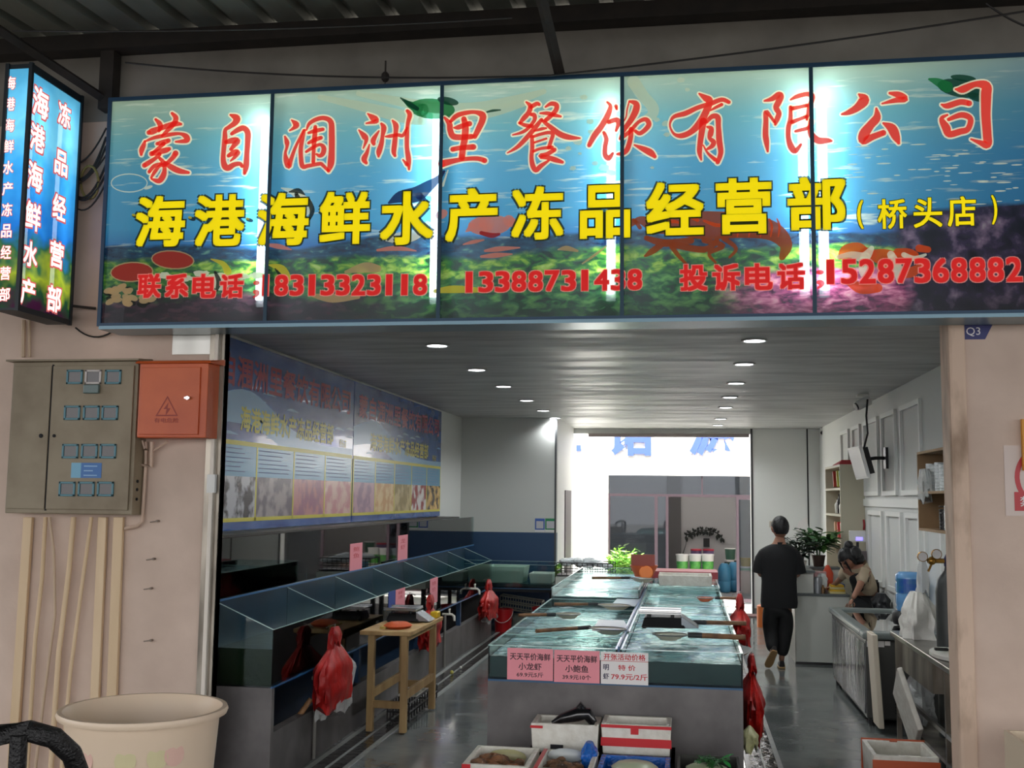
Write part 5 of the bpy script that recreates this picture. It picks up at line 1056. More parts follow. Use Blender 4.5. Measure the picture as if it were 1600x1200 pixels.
# foam lids leaning on the table
R2 = Matrix.Rotation(math.radians(-3), 3, 'Y')
b = MB(); b.box((1.555, 2.86, .05), (1.60, 3.15, .82), R2); tag(b.build('foam_board', M('cream_foam', (222, 210, 190), .7), bevel=.008), 'tall cream foam board standing against the end of the freezer', 'foam board')
b = MB(); b.box((1.60, 1.55, .16), (1.64, 2.2, .62), Matrix.Rotation(math.radians(-14), 3, 'Y') @ Matrix.Rotation(math.radians(-26), 3, 'X')); tag(b.build('foam_board', m_foam, bevel=.008), 'tilted white foam lid leaning on the side of the steel table', 'foam board')
b = MB(); bagshape(b, (1.80, 2.35, .57), .09, .25, .30, 80, neck=.5); tag(b.build('plastic_bag', m_cbag, smooth=True), 'clear plastic bag on the lower shelf of the steel table', 'bag')
# wall shelf with cups
sx0 = 1.90; sy0, sy1 = P(1479, 770, X=sx0).y, P(1434, 770, X=sx0).y; sz0, sz1 = 1.70, 2.345
m_kraft = M('kraft_board', (150, 122, 88), .7, c2=(134, 106, 76), scale=3, stretch=(1, 1, .3))
t = thing('wall_shelf', 'brown box shelf on the right wall filled with wrapped plastic cups', 'shelf', ((sx0+XR)/2, (sy0+sy1)/2, sz0))
b = MB(); b.box((sx0, sy0, sz0), (XR-.001, sy0+.02, sz1)); b.build('side_panel', m_kraft, t); b = MB(); b.box((sx0, sy1-.02, sz0), (XR-.001, sy1, sz1)); b.build('side_panel', m_kraft, t)
b = MB(); b.box((sx0, sy0+.02, sz0), (XR-.001, sy1-.02, sz0+.02)); b.build('bottom_panel', m_kraft, t); b = MB(); b.box((sx0, sy0+.02, sz1-.02), (XR-.001, sy1-.02, sz1)); b.build('top_panel', m_kraft, t)
b = MB(); b.box((sx0, sy0+.02, sz0+.30), (XR-.001, sy1-.02, sz0+.32)); b.build('middle_shelf', m_kraft, t); b = MB(); b.box((XR-.02, sy0+.02, sz0+.02), (XR-.001, sy1-.02, sz1-.02)); b.build('back_panel', M('shelf_inner', (80, 60, 44), .7), t)
m_cup = M('clear_cups', (206, 212, 212), .15, bump=.8, bscale=30); m_wrap = film('cup_wrap', (214, 220, 218), .5, .1, 1)
for i in range(6):
    y = sy0+.12+i*(sy1-sy0-.22)/5; b = MB(); b.tube([(sx0+.09, y, sz0+.322+.0), (sx0+.09, y, sz0+.322+.20+.025*(i % 2))], .042, 12)
    for k in range(8): b.lathe((sx0+.09, y, sz0+.34+k*.026), [(.043, 0), (.046, .004), (.043, .008)], 12)
    tag(b.build('cup_stack', m_cup, smooth=True), 'wrapped cup stack on the upper tier of the wall shelf, %s from the front' % ordn[i], 'cups', 'cup stacks on the wall shelf')
for i in range(3):
    y = sy0+.14+i*.17; b = MB(); b.tube([(sx0+.09, y, sz0+.022), (sx0+.09, y, sz0+.24-.03*i)], .042, 12)
    for k in range(7): b.lathe((sx0+.09, y, sz0+.04+k*.026), [(.043, 0), (.046, .004), (.043, .008)], 12)
    tag(b.build('cup_stack', m_cup if i < 2 else m_black, smooth=True), 'cup stack on the lower tier of the wall shelf, %s from the front' % ordn[i], 'cups', 'cup stacks on the wall shelf')
b = MB(); bagshape(b, (sx0+.01, (sy0+sy1)/2+.28, sz0+.50), .035, .16, .24, 90, neck=.7); tag(b.build('wrapping', m_wrap, smooth=True), 'loose clear wrapping hanging out of the upper tier of the wall shelf', 'wrapping')
# orange foam box on the floor by the right jamb
m_otape = M('orange_tape', (190, 84, 44), .4)
p = P(1367, 1148, Z=.33)
foam('foam_box', 'orange taped foam box on the floor beside the steel table', (1.19, .75, .001), (1.60, 1.22, .30), [((1.185, .742, .02), (1.605, .749, .27), m_otape), ((1.37, 1.19, .10), (1.42, 1.192, .303), m_otape), ((1.37, 1.19, .3), (1.42, 1.22, .303), m_otape), ((1.185, 1.221, .0), (1.605, 1.224, .31), m_otape)])

# ================================================================ PEOPLE
def skin(name, nodes, edges, mat, parent, sub=2, root=None, label=None):
    keys = list(nodes); me = bpy.data.meshes.new('tmp'); off = parent_world(parent)
    me.from_pydata([tuple(Vector(nodes[k][0])-off) for k in keys], [(keys.index(a), keys.index(c)) for a, c in edges], []); o = bpy.data.objects.new('tmp', me); COL.objects.link(o)
    o.modifiers.new('s', 'SKIN'); s = o.modifiers.new('u', 'SUBSURF'); s.levels = sub; s.render_levels = sub
    lay = me.skin_vertices[0].data if me.skin_vertices else None
    if lay is None:
        bpy.context.view_layer.objects.active = o; o.select_set(True); bm = bmesh.new(); bm.from_mesh(me); bm.verts.layers.skin.verify(); bm.to_mesh(me); bm.free(); lay = me.skin_vertices[0].data
    for i, k in enumerate(keys):
        r = nodes[k][1]; lay[i].radius = r if isinstance(r, tuple) else (r, r); lay[i].use_root = (k == root) if root else i == 0
    dg = bpy.context.evaluated_depsgraph_get(); dg.update(); m2 = bpy.data.meshes.new_from_object(o.evaluated_get(dg)); m2.name = name
    bpy.data.objects.remove(o); m2.materials.clear(); m2.materials.append(mat)
    for p in m2.polygons: p.use_smooth = True
    r = bpy.data.objects.new(name, m2); COL.objects.link(r); r.parent = parent
    if label: r['label'] = label
    return r
m_skin = M('skin_tone', (158, 112, 90), .55); m_hair = M('black_hair', (16, 15, 17), .5, bump=.6, bscale=40, stretch=(1, 1, .3)); m_shirt = M('black_shirt', (13, 14, 17), .85, bump=.15, bscale=9); m_trs = M('black_trousers', (18, 18, 20), .75, bump=.3, bscale=10)
def head(mb, c, R, s=1.0):
    """continuous head with nose, brow, chin and ears; faces local +Y"""
    c = Vector(c); n, k = 28, 20; i0 = len(mb.v)
    for i in range(k+1):
        ph = math.pi*i/k; z = -math.cos(ph)
        for j in range(n):
            a = 2*math.pi*j/n; x = math.sin(ph)*math.cos(a); y = math.sin(ph)*math.sin(a)
            X, Y_, Z_ = x*.074, y*.094, z*.118
            if z < -.1: X *= 1-.28*(-z-.1); Y_ = Y_*(1-.22*(-z-.1)) + (.012 if y > 0 else .0)*(-z)
            if y > .75 and abs(x) < .3 and -.35 < z < .15: Y_ += .020*(1-abs(x)/.3)*(1-abs(z+.15)/.35 if abs(z+.15) < .35 else 0)
            if y > .6 and .05 < z < .2: Y_ -= .006*(1 if .25 < abs(x) < .6 else 0)
            if abs(x) > .93 and abs(z+.05) < .3 and abs(y+.05) < .35: X += math.copysign(.013, x)
            mb.v.append(c + R @ (Vector((X, Y_, Z_))*s))
    for i in range(k):
        for j in range(n): mb.f.append((i0+i*n+j, i0+i*n+(j+1) % n, i0+(i+1)*n+(j+1) % n, i0+(i+1)*n+j)); mb.mi.append(mb.m)
def join_meshes(objs, name):
    """weld several meshes of one body into one object"""
    bm = bmesh.new()
    for o in objs: bm.from_mesh(o.data)
    me = bpy.data.meshes.new(name); bm.to_mesh(me); bm.free(); me.materials.append(objs[0].data.materials[0])
    for p in me.polygons: p.use_smooth = True
    par = objs[0].parent
    for o in objs: bpy.data.objects.remove(o)
    r = bpy.data.objects.new(name, me); COL.objects.link(r); r.parent = par; return r
def hand(c, d, up, parent, s=1.0, curl=.6, side=1):
    """palm with four unequal curled fingers and a thumb leaving its side"""
    d = Vector(d).normalized(); up = Vector(up); sdv = d.cross(up).normalized()*side; nrm = sdv.cross(d).normalized()*side; objs = []
    N = {'w': (Vector(c), (.024*s, .019*s)), 'p': (Vector(c)+d*.045*s, (.036*s, .016*s)), 'k': (Vector(c)+d*.085*s, (.036*s, .014*s))}
    objs.append(skin('tmp', N, [('w', 'p'), ('p', 'k')], m_skin, parent, 2, 'w'))
    for i, (o, L) in enumerate(((-.028, .062), (-.010, .075), (.010, .07), (.028, .055))):
        b0 = Vector(c)+d*.08*s+sdv*o*s; q = [b0]; dd = d.copy()
        for k in range(3): dd = (dd-nrm*curl*.55).normalized(); q.append(q[-1]+dd*L*s/3)
        objs.append(skin('tmp', {str(k): (p, .0088*s*(1-.1*k)) for k, p in enumerate(q)}, [('0', '1'), ('1', '2'), ('2', '3')], m_skin, parent, 1, '0'))
    b0 = Vector(c)+d*.03*s-sdv*.028*s; q = [b0, b0+(d*.6-sdv*.8)*.032*s, b0+(d*1.4-sdv*.9-nrm*.3)*.034*s]
    objs.append(skin('tmp', {str(k): (p, .0105*s) for k, p in enumerate(q)}, [('0', '1'), ('1', '2')], m_skin, parent, 1, '0'))
    return objs
YM = 6.40
def mp(px, py, dy=0): return P(px, py, Y=YM+dy)
g0 = P(1222, 1036, Y=YM); fz0 = g0.z
kz = 1.0
def MZ(px, py, dy=0):
    p = mp(px, py, dy); return Vector((p.x, YM+dy, max(p.z-fz0+.035, .03)))
man = thing('person', 'person in a black short sleeved shirt and black trousers walking away between tanks and counter', 'person', (mp(1216, 1000).x, YM, 0))
N = {'pel': (MZ(1216, 930), (.105, .08)), 'wai': (MZ(1216, 912), (.125, .09)), 'che': (MZ(1216, 875), (.15, .10)), 'sho': (MZ(1217, 856), (.11, .075)), 'nk': (MZ(1218, 843), .064), 'hd0': (MZ(1219, 833), .064),
     'sl': (MZ(1194, 862), .06), 'el': (MZ(1188, 893, .03), .048), 'wl': (MZ(1196, 897, .26), .028), 'sr': (MZ(1240, 862), .06), 'er': (MZ(1246, 894, .03), .048), 'wr': (MZ(1236, 898, .26), .028),
     'hl': (MZ(1204, 945), .085), 'kl': (MZ(1204, 984, .05), .058), 'al': (MZ(1208, 1018, -.16), .034), 'tl': (MZ(1203, 1026, -.10), .02), 'hr': (MZ(1228, 945), .085), 'kr': (MZ(1227, 984, .03), .058), 'ar': (MZ(1221, 1027, 0), .034), 'tr': (MZ(1222, 1034, .10), .02)}
E_ = [('pel','wai'),('wai','che'),('che','sho'),('sho','nk'),('nk','hd0'),('sho','sl'),('sl','el'),('el','wl'),('sho','sr'),('sr','er'),('er','wr'),('pel','hl'),('hl','kl'),('kl','al'),('al','tl'),('pel','hr'),('hr','kr'),('kr','ar'),('ar','tr')]
parts = [skin('tmp', N, E_, m_skin, man, 2, 'pel')]
hc = MZ(1219, 822)+V(0, .015, .0); b = MB(); head(b, hc, Matrix.Rotation(math.radians(8), 3, 'Z'), 1.2); parts.append(b.build('tmp', m_skin, man))
parts += hand(N['wl'][0], (.3, 1, .15), (0, 0, 1), man, 1, .7, 1)+hand(N['wr'][0], (-.3, 1, .15), (0, 0, 1), man, 1, .7, -1)
join_meshes(parts, 'body')
def grow(keys, g): return {k: (N[k][0], tuple(v+g for v in (N[k][1] if isinstance(N[k][1], tuple) else (N[k][1],)*2))) for k in keys}
def loft(mb, secs, n=28, p=.8, cap=True, wr=.0, seed=1):
    """secs: (centre, rx, ry) - boxy cross sections, with soft folds"""
    i0 = len(mb.v); k = len(secs)
    for i, (c, rx, ry) in enumerate(secs):
        for j in range(n):
            a = 2*math.pi*j/n; x = math.copysign(abs(math.cos(a))**p, math.cos(a))*rx; y = math.copysign(abs(math.sin(a))**p, math.sin(a))*ry; w_ = 1+wr*math.sin(5*a+seed+i*.7)+wr*.6*math.sin(9*a+2*seed-i)
            mb.v.append(Vector(c)+V(x*w_, y*w_, 0))
    for i in range(k-1):
        for j in range(n): mb.f.append((i0+i*n+j, i0+i*n+(j+1) % n, i0+(i+1)*n+(j+1) % n, i0+(i+1)*n+j)); mb.mi.append(0)
    if cap:
        mb.f.append(tuple(i0+j for j in reversed(range(n)))); mb.mi.append(0); mb.f.append(tuple(i0+(k-1)*n+j for j in range(n))); mb.mi.append(0)
b = MB(); loft(b, [(MZ(1217, 946), .205, .135), (MZ(1217, 938), .212, .14), (MZ(1217, 922), .205, .137), (MZ(1217, 905), .198, .135), (MZ(1217, 888), .205, .138), (MZ(1217, 872), .218, .138), (MZ(1217, 862), .224, .13), (MZ(1217, 856), .21, .115), (MZ(1218, 851), .155, .095), (MZ(1218, 847), .085, .075)], p=.72, wr=.012)
for kk, sg in (('l', -1), ('r', 1)):
    a0 = N['s'+kk][0]+V(-sg*.02, 0, .005); a1 = N['s'+kk][0].lerp(N['e'+kk][0], .95); b.tube([a0, a0.lerp(a1, .35)+V(sg*.018, 0, .0), a0.lerp(a1, .7)+V(sg*.02, 0, 0), a1+V(sg*.012, 0, 0)], [.082, .092, .088, .092], 16)
b.build('shirt', m_shirt, man, smooth=True)
b = MB(); b.lathe(MZ(1218, 849), [(.078, 0), (.072, .035), (.064, .04), (.066, .0)], 20, cap0=False, cap1=False); b.build('collar', m_shirt, man, smooth=True)
T = {'cro': (MZ(1216, 946), (.15, .12)), 'pel': (MZ(1216, 934), (.16, .12)), 'hl': (MZ(1203, 952), .118), 'kl': (N['kl'][0], .092), 'cl': (N['kl'][0].lerp(N['al'][0], .92), .072), 'hr': (MZ(1229, 952), .118), 'kr': (N['kr'][0], .092), 'cr': (N['kr'][0].lerp(N['ar'][0], .93), .072)}
skin('trousers', T, [('pel','cro'),('cro','hl'),('hl','kl'),('kl','cl'),('cro','hr'),('hr','kr'),('kr','cr')], m_trs, man, 2, 'pel')
b = MB(); Rh = Matrix.Rotation(math.radians(8), 3, 'Z'); n, k = 28, 14; c = hc+V(0, -.014, .012); i0 = 0
for i in range(k+1):
    ph = math.pi*.5*i/k*1.42
    for j in range(n):
        a = 2*math.pi*j/n; x, y, z = math.sin(ph)*math.cos(a), math.sin(ph)*math.sin(a), math.cos(ph)
        lim = -.62 if y < -.35 else (.05 if y < .25 else .38)
        if z < lim: z = lim
        b.v.append(c+Rh @ Vector((x*.104, y*.120, z*.132)))
for i in range(k):
    for j in range(n): b.f.append((j+i*n, (j+1) % n+i*n, (j+1) % n+(i+1)*n, j+(i+1)*n)); b.mi.append(0)
b.build('hair', m_hair, man, smooth=True)
m_shoe = M('dark_shoe', (28, 24, 24), .6); m_sole = M('tan_sole', (176, 140, 92), .6)
def shoe(heel, toe, upv, parent):
    heel = Vector(heel); toe = Vector(toe); d = (toe-heel).normalized(); s_ = d.cross(Vector(upv)).normalized(); u_ = s_.cross(d).normalized()
    for nm, h0, h1, mm, ww in (('sole', -.0, .022, m_sole, .046), ('shoe', .022, .075, m_shoe, .042)):
        pts = [(-.05, .6), (-.02, .85), (.05, .9), (.14, 1.05), (.20, .95), (.235, .5)]; b = MB(); L_ = [[], []]
        lo = []; hi = []
        for (x, w_) in pts:
            hh = h1 if nm == 'sole' else h1*(1.15 if x < .05 else .75 if x < .18 else .5)
            for sg in (-1, 1): lo.append(heel+d*x+s_*sg*ww*w_+u_*h0); hi.append(heel+d*x+s_*sg*ww*w_*(.98 if nm == 'sole' else .7)+u_*max(hh, h0+.01))
        vs = lo+hi; m_ = len(lo); f = []
        for i in range(len(pts)-1):
            a = 2*i; f += [(a, a+2, a+3, a+1), (m_+a, m_+a+1, m_+a+3, m_+a+2), (a, m_+a, m_+a+2, a+2), (a+1, a+3, m_+a+3, m_+a+1)]
        f += [(0, 1, m_+1, m_), (m_-2, 2*m_-2, 2*m_-1, m_-1)]; b.add(vs, f); b.build('shoe_'+nm if nm == 'sole' else 'shoe', mm, parent, bevel=.006)
al = N['al'][0]; shoe(al+V(-.0, -.06, -.0), al+V(-.06, .08, -.17), (0, 1, .6), man)
shoe((N['ar'][0].x, YM-.03, .002), (N['ar'][0].x+.01, YM+.25, .002), (0, 0, 1), man)

# woman, bending over the counter
YW = 6.42
def wp(px, py, dy=0): return P(px, py, Y=YW+dy)
wom = thing('person', 'person with black tied hair, beige sleeves and black apron bending over the counter', 'person', (2.06, YW, 0))
N = {'pel': (V(2.06, YW+.12, .92), (.13, .10)), 'wai': (wp(1354, 918, .08), (.12, .095)), 'che': (wp(1345, 896), (.13, .10)), 'sho': (wp(1340, 886, -.03), (.10, .075)), 'nk': (wp(1333, 881, -.06), .05),
     'sl': (wp(1322, 889, .02), .055), 'el': (wp(1309, 908, .16), .04), 'wl': (wp(1301, 915, .40), .026), 'sr': (wp(1351, 893, -.12), .055), 'er': (wp(1343, 917, -.22), .042), 'wr': (wp(1332, 936, -.28), .026),
     'hl': (V(1.99, YW+.12, .82), .09), 'kl': (V(1.98, YW+.08, .47), .06), 'al': (V(1.98, YW+.12, .09), .04), 'tl': (V(1.95, YW-.02, .04), .03), 'hr': (V(2.13, YW+.12, .82), .09), 'kr': (V(2.14, YW+.08, .47), .06), 'ar': (V(2.14, YW+.12, .09), .04), 'tr': (V(2.12, YW-.02, .04), .03)}
N['wl'] = (V(1.72, 6.93, .90), .026); N['el'] = (V(1.80, 6.66, 1.02), .038)
parts = [skin('tmp', N, [('pel','wai'),('wai','che'),('che','sho'),('sho','nk'),('sho','sl'),('sl','el'),('el','wl'),('sho','sr'),('sr','er'),('er','wr'),('pel','hl'),('hl','kl'),('kl','al'),('al','tl'),('pel','hr'),('hr','kr'),('kr','ar'),('ar','tr')], m_skin, wom, 2, 'pel')]
hw = wp(1325, 874, -.10); Rw = Matrix.Rotation(math.radians(118), 3, 'Z') @ Matrix.Rotation(math.radians(-42), 3, 'X')
b = MB(); head(b, hw, Rw, .98); parts.append(b.build('tmp', m_skin, wom))
parts += hand(N['wl'][0], (-.7, .5, -.25), (0, 0, 1), wom, .9, .4, 1)+hand(N['wr'][0], (-.4, -.2, -.7), (0, -1, 0), wom, .9, .5, 1)
join_meshes(parts, 'body')
for sx in (-.028, .028):
    b = MB(); b.ball(hw+Rw @ V(sx, .082, .008), .010, 8, 6, sx=1.3, sz=.7); b.build('eye', m_hair, wom)
b = MB(); b.ball(hw+Rw @ V(0, .086, -.062), .013, 8, 5, sx=1.8, sz=.5); b.build('mouth', M('lips', (150, 70, 66), .5), wom)
m_beige = M('beige_sleeve', (190, 172, 146), .7, bump=.2, bscale=14); m_apron = M('black_apron', (16, 17, 20), .7)
skin('blouse', {'pel': (N['pel'][0], (.145, .125)), 'che': (N['che'][0], (.145, .115)), 'wai': (N['wai'][0], (.14, .115)), 'sho': (N['sho'][0], (.115, .09)), 'sl': (N['sl'][0], .07), 'sl2': (N['sl'][0].lerp(N['el'][0], .9), .056), 'sr': (N['sr'][0], .072), 'sr2': (N['sr'][0].lerp(N['er'][0], .8), .062)}, [('pel','wai'),('wai','che'),('che','sho'),('sho','sl'),('sl','sl2'),('sho','sr'),('sr','sr2')], m_beige, wom, 2, 'che')
skin('apron', {'bib': (N['sho'][0]+V(-.05, -.04, -.05), (.08, .08)), 'che': (N['che'][0]+V(-.04, -.05, -.01), (.135, .13)), 'wai': (N['wai'][0]+V(-.01, -.01, 0), (.145, .125)), 'pel': (N['pel'][0], (.15, .13)), 'lo': (V(2.06, YW+.10, .55), (.15, .13))}, [('bib','che'),('che','wai'),('wai','pel'),('pel','lo')], m_apron, wom, 2, 'wai')
skin('trousers', {'p': (N['pel'][0], (.13, .11)), 'a': (N['hl'][0], .095), 'b': (N['kl'][0], .07), 'c': (N['al'][0], .055), 'd': (N['hr'][0], .095), 'e': (N['kr'][0], .07), 'f': (N['ar'][0], .055)}, [('p','a'),('a','b'),('b','c'),('p','d'),('d','e'),('e','f')], m_apron, wom, 2, 'p')
b = MB(); i0 = 0; n, k = 28, 14; c = hw+Rw @ V(0, -.014, .014)
for i in range(k+1):
    ph = math.pi*.5*i/k*1.5
    for j in range(n):
        a = 2*math.pi*j/n; x, y, z = math.sin(ph)*math.cos(a), math.sin(ph)*math.sin(a), math.cos(ph)
        if y > .3 and z < .3: z = .3; x *= .96
        b.v.append(c+Rw @ Vector((x*.10, y*.116, z*.132)))
for i in range(k):
    for j in range(n): b.f.append((j+i*n, (j+1) % n+i*n, (j+1) % n+(i+1)*n, j+(i+1)*n)); b.mi.append(0)
b.ball(hw+V(.01, 0, .16), .055, 12, 8); b.ball(hw+V(.06, .0, .06), .10, 12, 8); b.ball(hw+V(.11, .02, .01), .08, 12, 8); b.ball(hw+Rw @ V(0, -.09, .10), .05, 12, 8); b.tube([hw+Rw @ V(-.06, .075, .04), hw+Rw @ V(-.066, .09, -.06), hw+Rw @ V(-.06, .095, -.11)], [.014, .01, .004], 6)
b.tube([hw+Rw @ V(.062, .07, .04), hw+Rw @ V(.068, .085, -.04), hw+Rw @ V(.064, .09, -.09)], [.012, .008, .003], 6); b.build('hair', m_hair, wom, smooth=True)
b = MB(); bagshape(b, (2.13, 5.95, .92), .09, .12, .22, 95, neck=.5); tag(b.build('dark_bag', M('black_bag', (22, 22, 26), .4), smooth=True), 'dark bag on the chair back between the freezer and the woman', 'bag')
# ================================================================ ALLEY AND OPPOSITE BUILDING
YO = 14.4
m_bw = M('sunlit_white_wall', (236, 236, 234), .7)
b = MB(); b.box((-7, YE, -.12), (7, YO, -.02)); b.box((-1.96, YE-.0, -.1), (1.1, YE+.2, -.001)); struct('alley_ground', b, M('alley_concrete', (206, 206, 202), .7))
o0, o1 = P(950, 800, Y=YO).x, 2.6
zt_, zd = P(1050, 743, Y=YO).z, P(1050, 772, Y=YO).z
b = MB(); b.box((-7, YO, -.02), (o0, YO+.2, 4.6)); b.box((o0, YO, zt_), (o1, YO+.2, 4.6)); b.box((o1, YO, -.02), (7, YO+.2, 4.6)); b.box((-7, YO, 4.6), (7, YO+.2, 5.2)); struct('opposite_wall', b, m_bw)
m_mauve = M('mauve_frame', (44, 33, 40), .5); m_og = glass('shopfront_glass', (190, 198, 206), 1.3)
t = thing('shopfront', 'mauve framed glass shopfront of the building across the alley', 'shopfront', (o0+1, YO, 0))
x1_ = P(1170, 800, Y=YO).x; xa, xb, xc = P(1026, 850, Y=YO).x, P(1042, 850, Y=YO).x, P(1152, 850, Y=YO).x
b = MB(); b.box((o0, YO+.02, zd-.05), (o1, YO+.09, zd+.0)); zq = zd-.05; b.box((o0, YO+.02, 0), (o0+.04, YO+.09, zq)); b.box((xa-.04, YO+.02, 0), (xa+.02, YO+.09, zq)); b.box((xb-.02, YO+.02, 0), (xb+.03, YO+.09, zq)); b.box((xc-.02, YO-.1, 0), (xc+.03, YO-.03, zd-.02))
xm = P(1097, 760, Y=YO).x; b.box((xm-.015, YO+.02, zd), (xm+.015, YO+.07, zt_)); b.box((xc+.03, YO-.1, zd-.09), (o1-.6, YO-.03, zd-.04)); b.box((xc+.03, YO-.1, .02), (o1-.9, YO-.03, .08)); b.box((o1-.04, YO+.02, 0), (o1, YO+.09, zq)); b.build('frame', m_mauve, t)
b = MB(); b.box((o0+.02, YO+.045, zd), (o1, YO+.055, zt_)); b.build('transom_glass', m_og, t)
b = MB(); b.box((o0+.04, YO+.045, .02), (xa-.04, YO+.055, zd-.05)); b.build('window_glass', m_og, t); b = MB(); b.box((xa+.02, YO+.045, .02), (xb-.02, YO+.055, zd-.05)); b.build('window_glass', m_og, t)
b = MB(); b.box((xc+.03, YO-.07, .08), (o1-.9, YO-.06, zd-.09)); b.build('door_glass', m_og, t)
# shop name across the alley: only its lower half shows under the shutter rail
b = MB(); a = P(958, 712, Y=YO); 
for ch, px0, px1 in (('诺', 950, 1022), ('源', 1075, 1152)):
    a = P(px0, 712, Y=YO); c = P(px1, 712, Y=YO); b_ = a.z; hh = (c.x-a.x)*1.0
    put(b, ch, lambda u, v: Vector((a.x+(c.x-a.x)*u, YO-.035, b_+hh*v)), .03)
p = P(905, 705, Y=YO); b.box((p.x-.06, YO-.035, p.z), (p.x+.04, YO-.03, p.z+.12)); tag(b.build('shop_name', M('pale_blue_letter', (56, 78, 160), .5)), 'pale blue shop name on the white wall across the alley', 'lettering')
# room behind the shopfront
m_grey = M('grey_room_wall', (176, 174, 176), .7)
b = MB(); b.box((-2.5, 19.2, -.02), (5, 19.4, 4.2)); b.box((-2.7, YO+.2, -.02), (-2.5, 19.2, 4.2)); b.box((4.8, YO+.2, -.02), (5, 19.2, 4.2)); b.box((-2.5, YO+.2, 3.9), (5, 19.2, 4.0)); struct('opposite_room', b, m_grey)
b = MB(); b.box((-2.7, YO+.2, -.12), (5, 19.4, -.01)); struct('opposite_floor', b, M('grey_floor', (150, 150, 150), .4))
for i, (x, y) in enumerate(((.3, 16.2), (2.6, 16.6), (-1.0, 17.2))):  # out-of-view glowing panels, added to brighten the opposite room
    t = thing('added_fill_panel', ('middle', 'right', 'left')[i]+' unseen light panel added to brighten the room across the alley', 'ceiling light', (x, y, 3.9)); b = MB(); b.box((x-.3, y-.3, 3.86), (x+.3, y+.3, 3.899)); b.build('panel', M('fill_panel_glow', (255, 250, 240), .4, emit=20), t)
b = MB(); q = P(1060, 830, Y=19.1); b.box((P(1042, 800, Y=19.1).x, 19.12, 0), (P(1064, 800, Y=19.1).x, 19.19, 3.2)); tag(b.build('stone_slab', M('dark_panel', (84, 82, 84), .5)), 'dark stone panel on the far wall of the opposite room', 'panel')
t = thing('wall_branch', 'dark leafy branch decoration on the grey wall across the alley', 'decoration', P(1100, 835, Y=19.1))
b = MB(); pts = [P(1072+i*6.2, 840-12*math.sin(math.pi*(i+1)/11)+(3 if i > 8 else 0), Y=19.12) for i in range(10)]; b.tube(pts, .012, 5); b.tube([P(1066, 868, Y=19.15), P(1072, 850, Y=19.14), pts[0]], .008, 5); b.build('stem', m_black, t)
b = MB()
for i, p in enumerate(pts):
    for k in range(5):
        a = random.uniform(-2.4, -.7) if k else -1.5; L_ = random.uniform(.10, .17); d = Vector((math.cos(a)*.8, 0, math.sin(a)*(1 if k % 2 else -.6))); s_ = Vector((-d.z, 0, d.x))*.25; b.add([p, p+d*L_*.5+s_*L_, p+d*L_, p+d*L_*.5-s_*L_, p+d*L_*.5+V(0, -.02, 0)], [(0, 1, 4), (1, 2, 4), (2, 3, 4), (3, 0, 4)])
b.build('leaves', M('branch_leaf', (34, 38, 36), .6), t)
b = MB(); c = P(1104, 848, Y=19.1); b.box((c.x-.07, 19.14, c.z-.1), (c.x+.07, 19.2, c.z+.1)); tag(b.build('switch_box', m_black), 'small black box on the grey wall under the branch', 'switch box')
m_bk = M('bucket_white', (232, 234, 230), .4); m_gl = M('bucket_green', (110, 200, 90), .4, c2=(60, 150, 80), scale=8); m_lid = M('lid_white', (240, 240, 240), .4); m_drum = M('drum_blue', (60, 130, 170), .4); m_lp = M('label_pink', (180, 70, 110), .4); m_dkg = M('bucket_dkgreen', (60, 100, 84), .4)
def pail(px, py_b, py_t, Y, rpx, label, body, band, lid, grp='paint pails across the alley', base=None):
    c = P(px, py_b, Y=Y); tt = P(px, py_t, Y=Y); r = rpx/F*(Y+6.8)
    return bucket('paint_pail', label, (c.x, Y, max(c.z, .0)), r, tt.z-max(c.z, .0), body, lid=lid, band=band, handle=False, cat='pail', grp=grp)
YP = 16.2
b = MB(); a = P(1055, 898, Y=YP); c = P(1118, 898, Y=YP); b.box((a.x, YP-.25, 0), (c.x, YP+.25, a.z-.0)); tag(b.build('pallet_box', M('box_reddish', (196, 120, 120), .6)), 'reddish low box carrying the three white and green pails', 'box')
for i, px in enumerate((1066, 1086.5, 1106)): pail(px, 897.5, 867, YP, 9.3, ('left', 'middle', 'right')[i]+' one of three white lidded pails with green labels in a row', m_bk, m_gl, m_lid)
for i, px in enumerate((1087, 1106)):
    pail(px, 866, 858, YP+.35, 9, ('left', 'right')[i]+' dark pail with a red lid behind the white and green pails', M('pail_violet', (90, 80, 120), .4), None, M('lid_red', (200, 60, 80), .4)) if False else None
YQ = 16.9
for i, px in enumerate((1088, 1107)):
    c = P(px, 899, Y=YQ); tz_ = P(px, 857, Y=YQ).z; h = tz_
    t = thing('paint_pail', ('left', 'right')[i]+' tall violet pail stack with a red lid behind the white pails', 'pail', (c.x, YQ, 0), 'paint pails across the alley')
    b = MB(); b.lathe((c.x, YQ, 0), [(.10, 0), (.115, h*.95)], 20); b.build('body', M('pail_violet', (110, 96, 140), .4), t, smooth=True); b = MB(); b.lathe((c.x, YQ, h*.95), [(.122, 0), (.122, .03), (.1, .035)], 20); b.build('lid', M('lid_red', (200, 60, 80), .4), t, smooth=True)
YR = 17.6
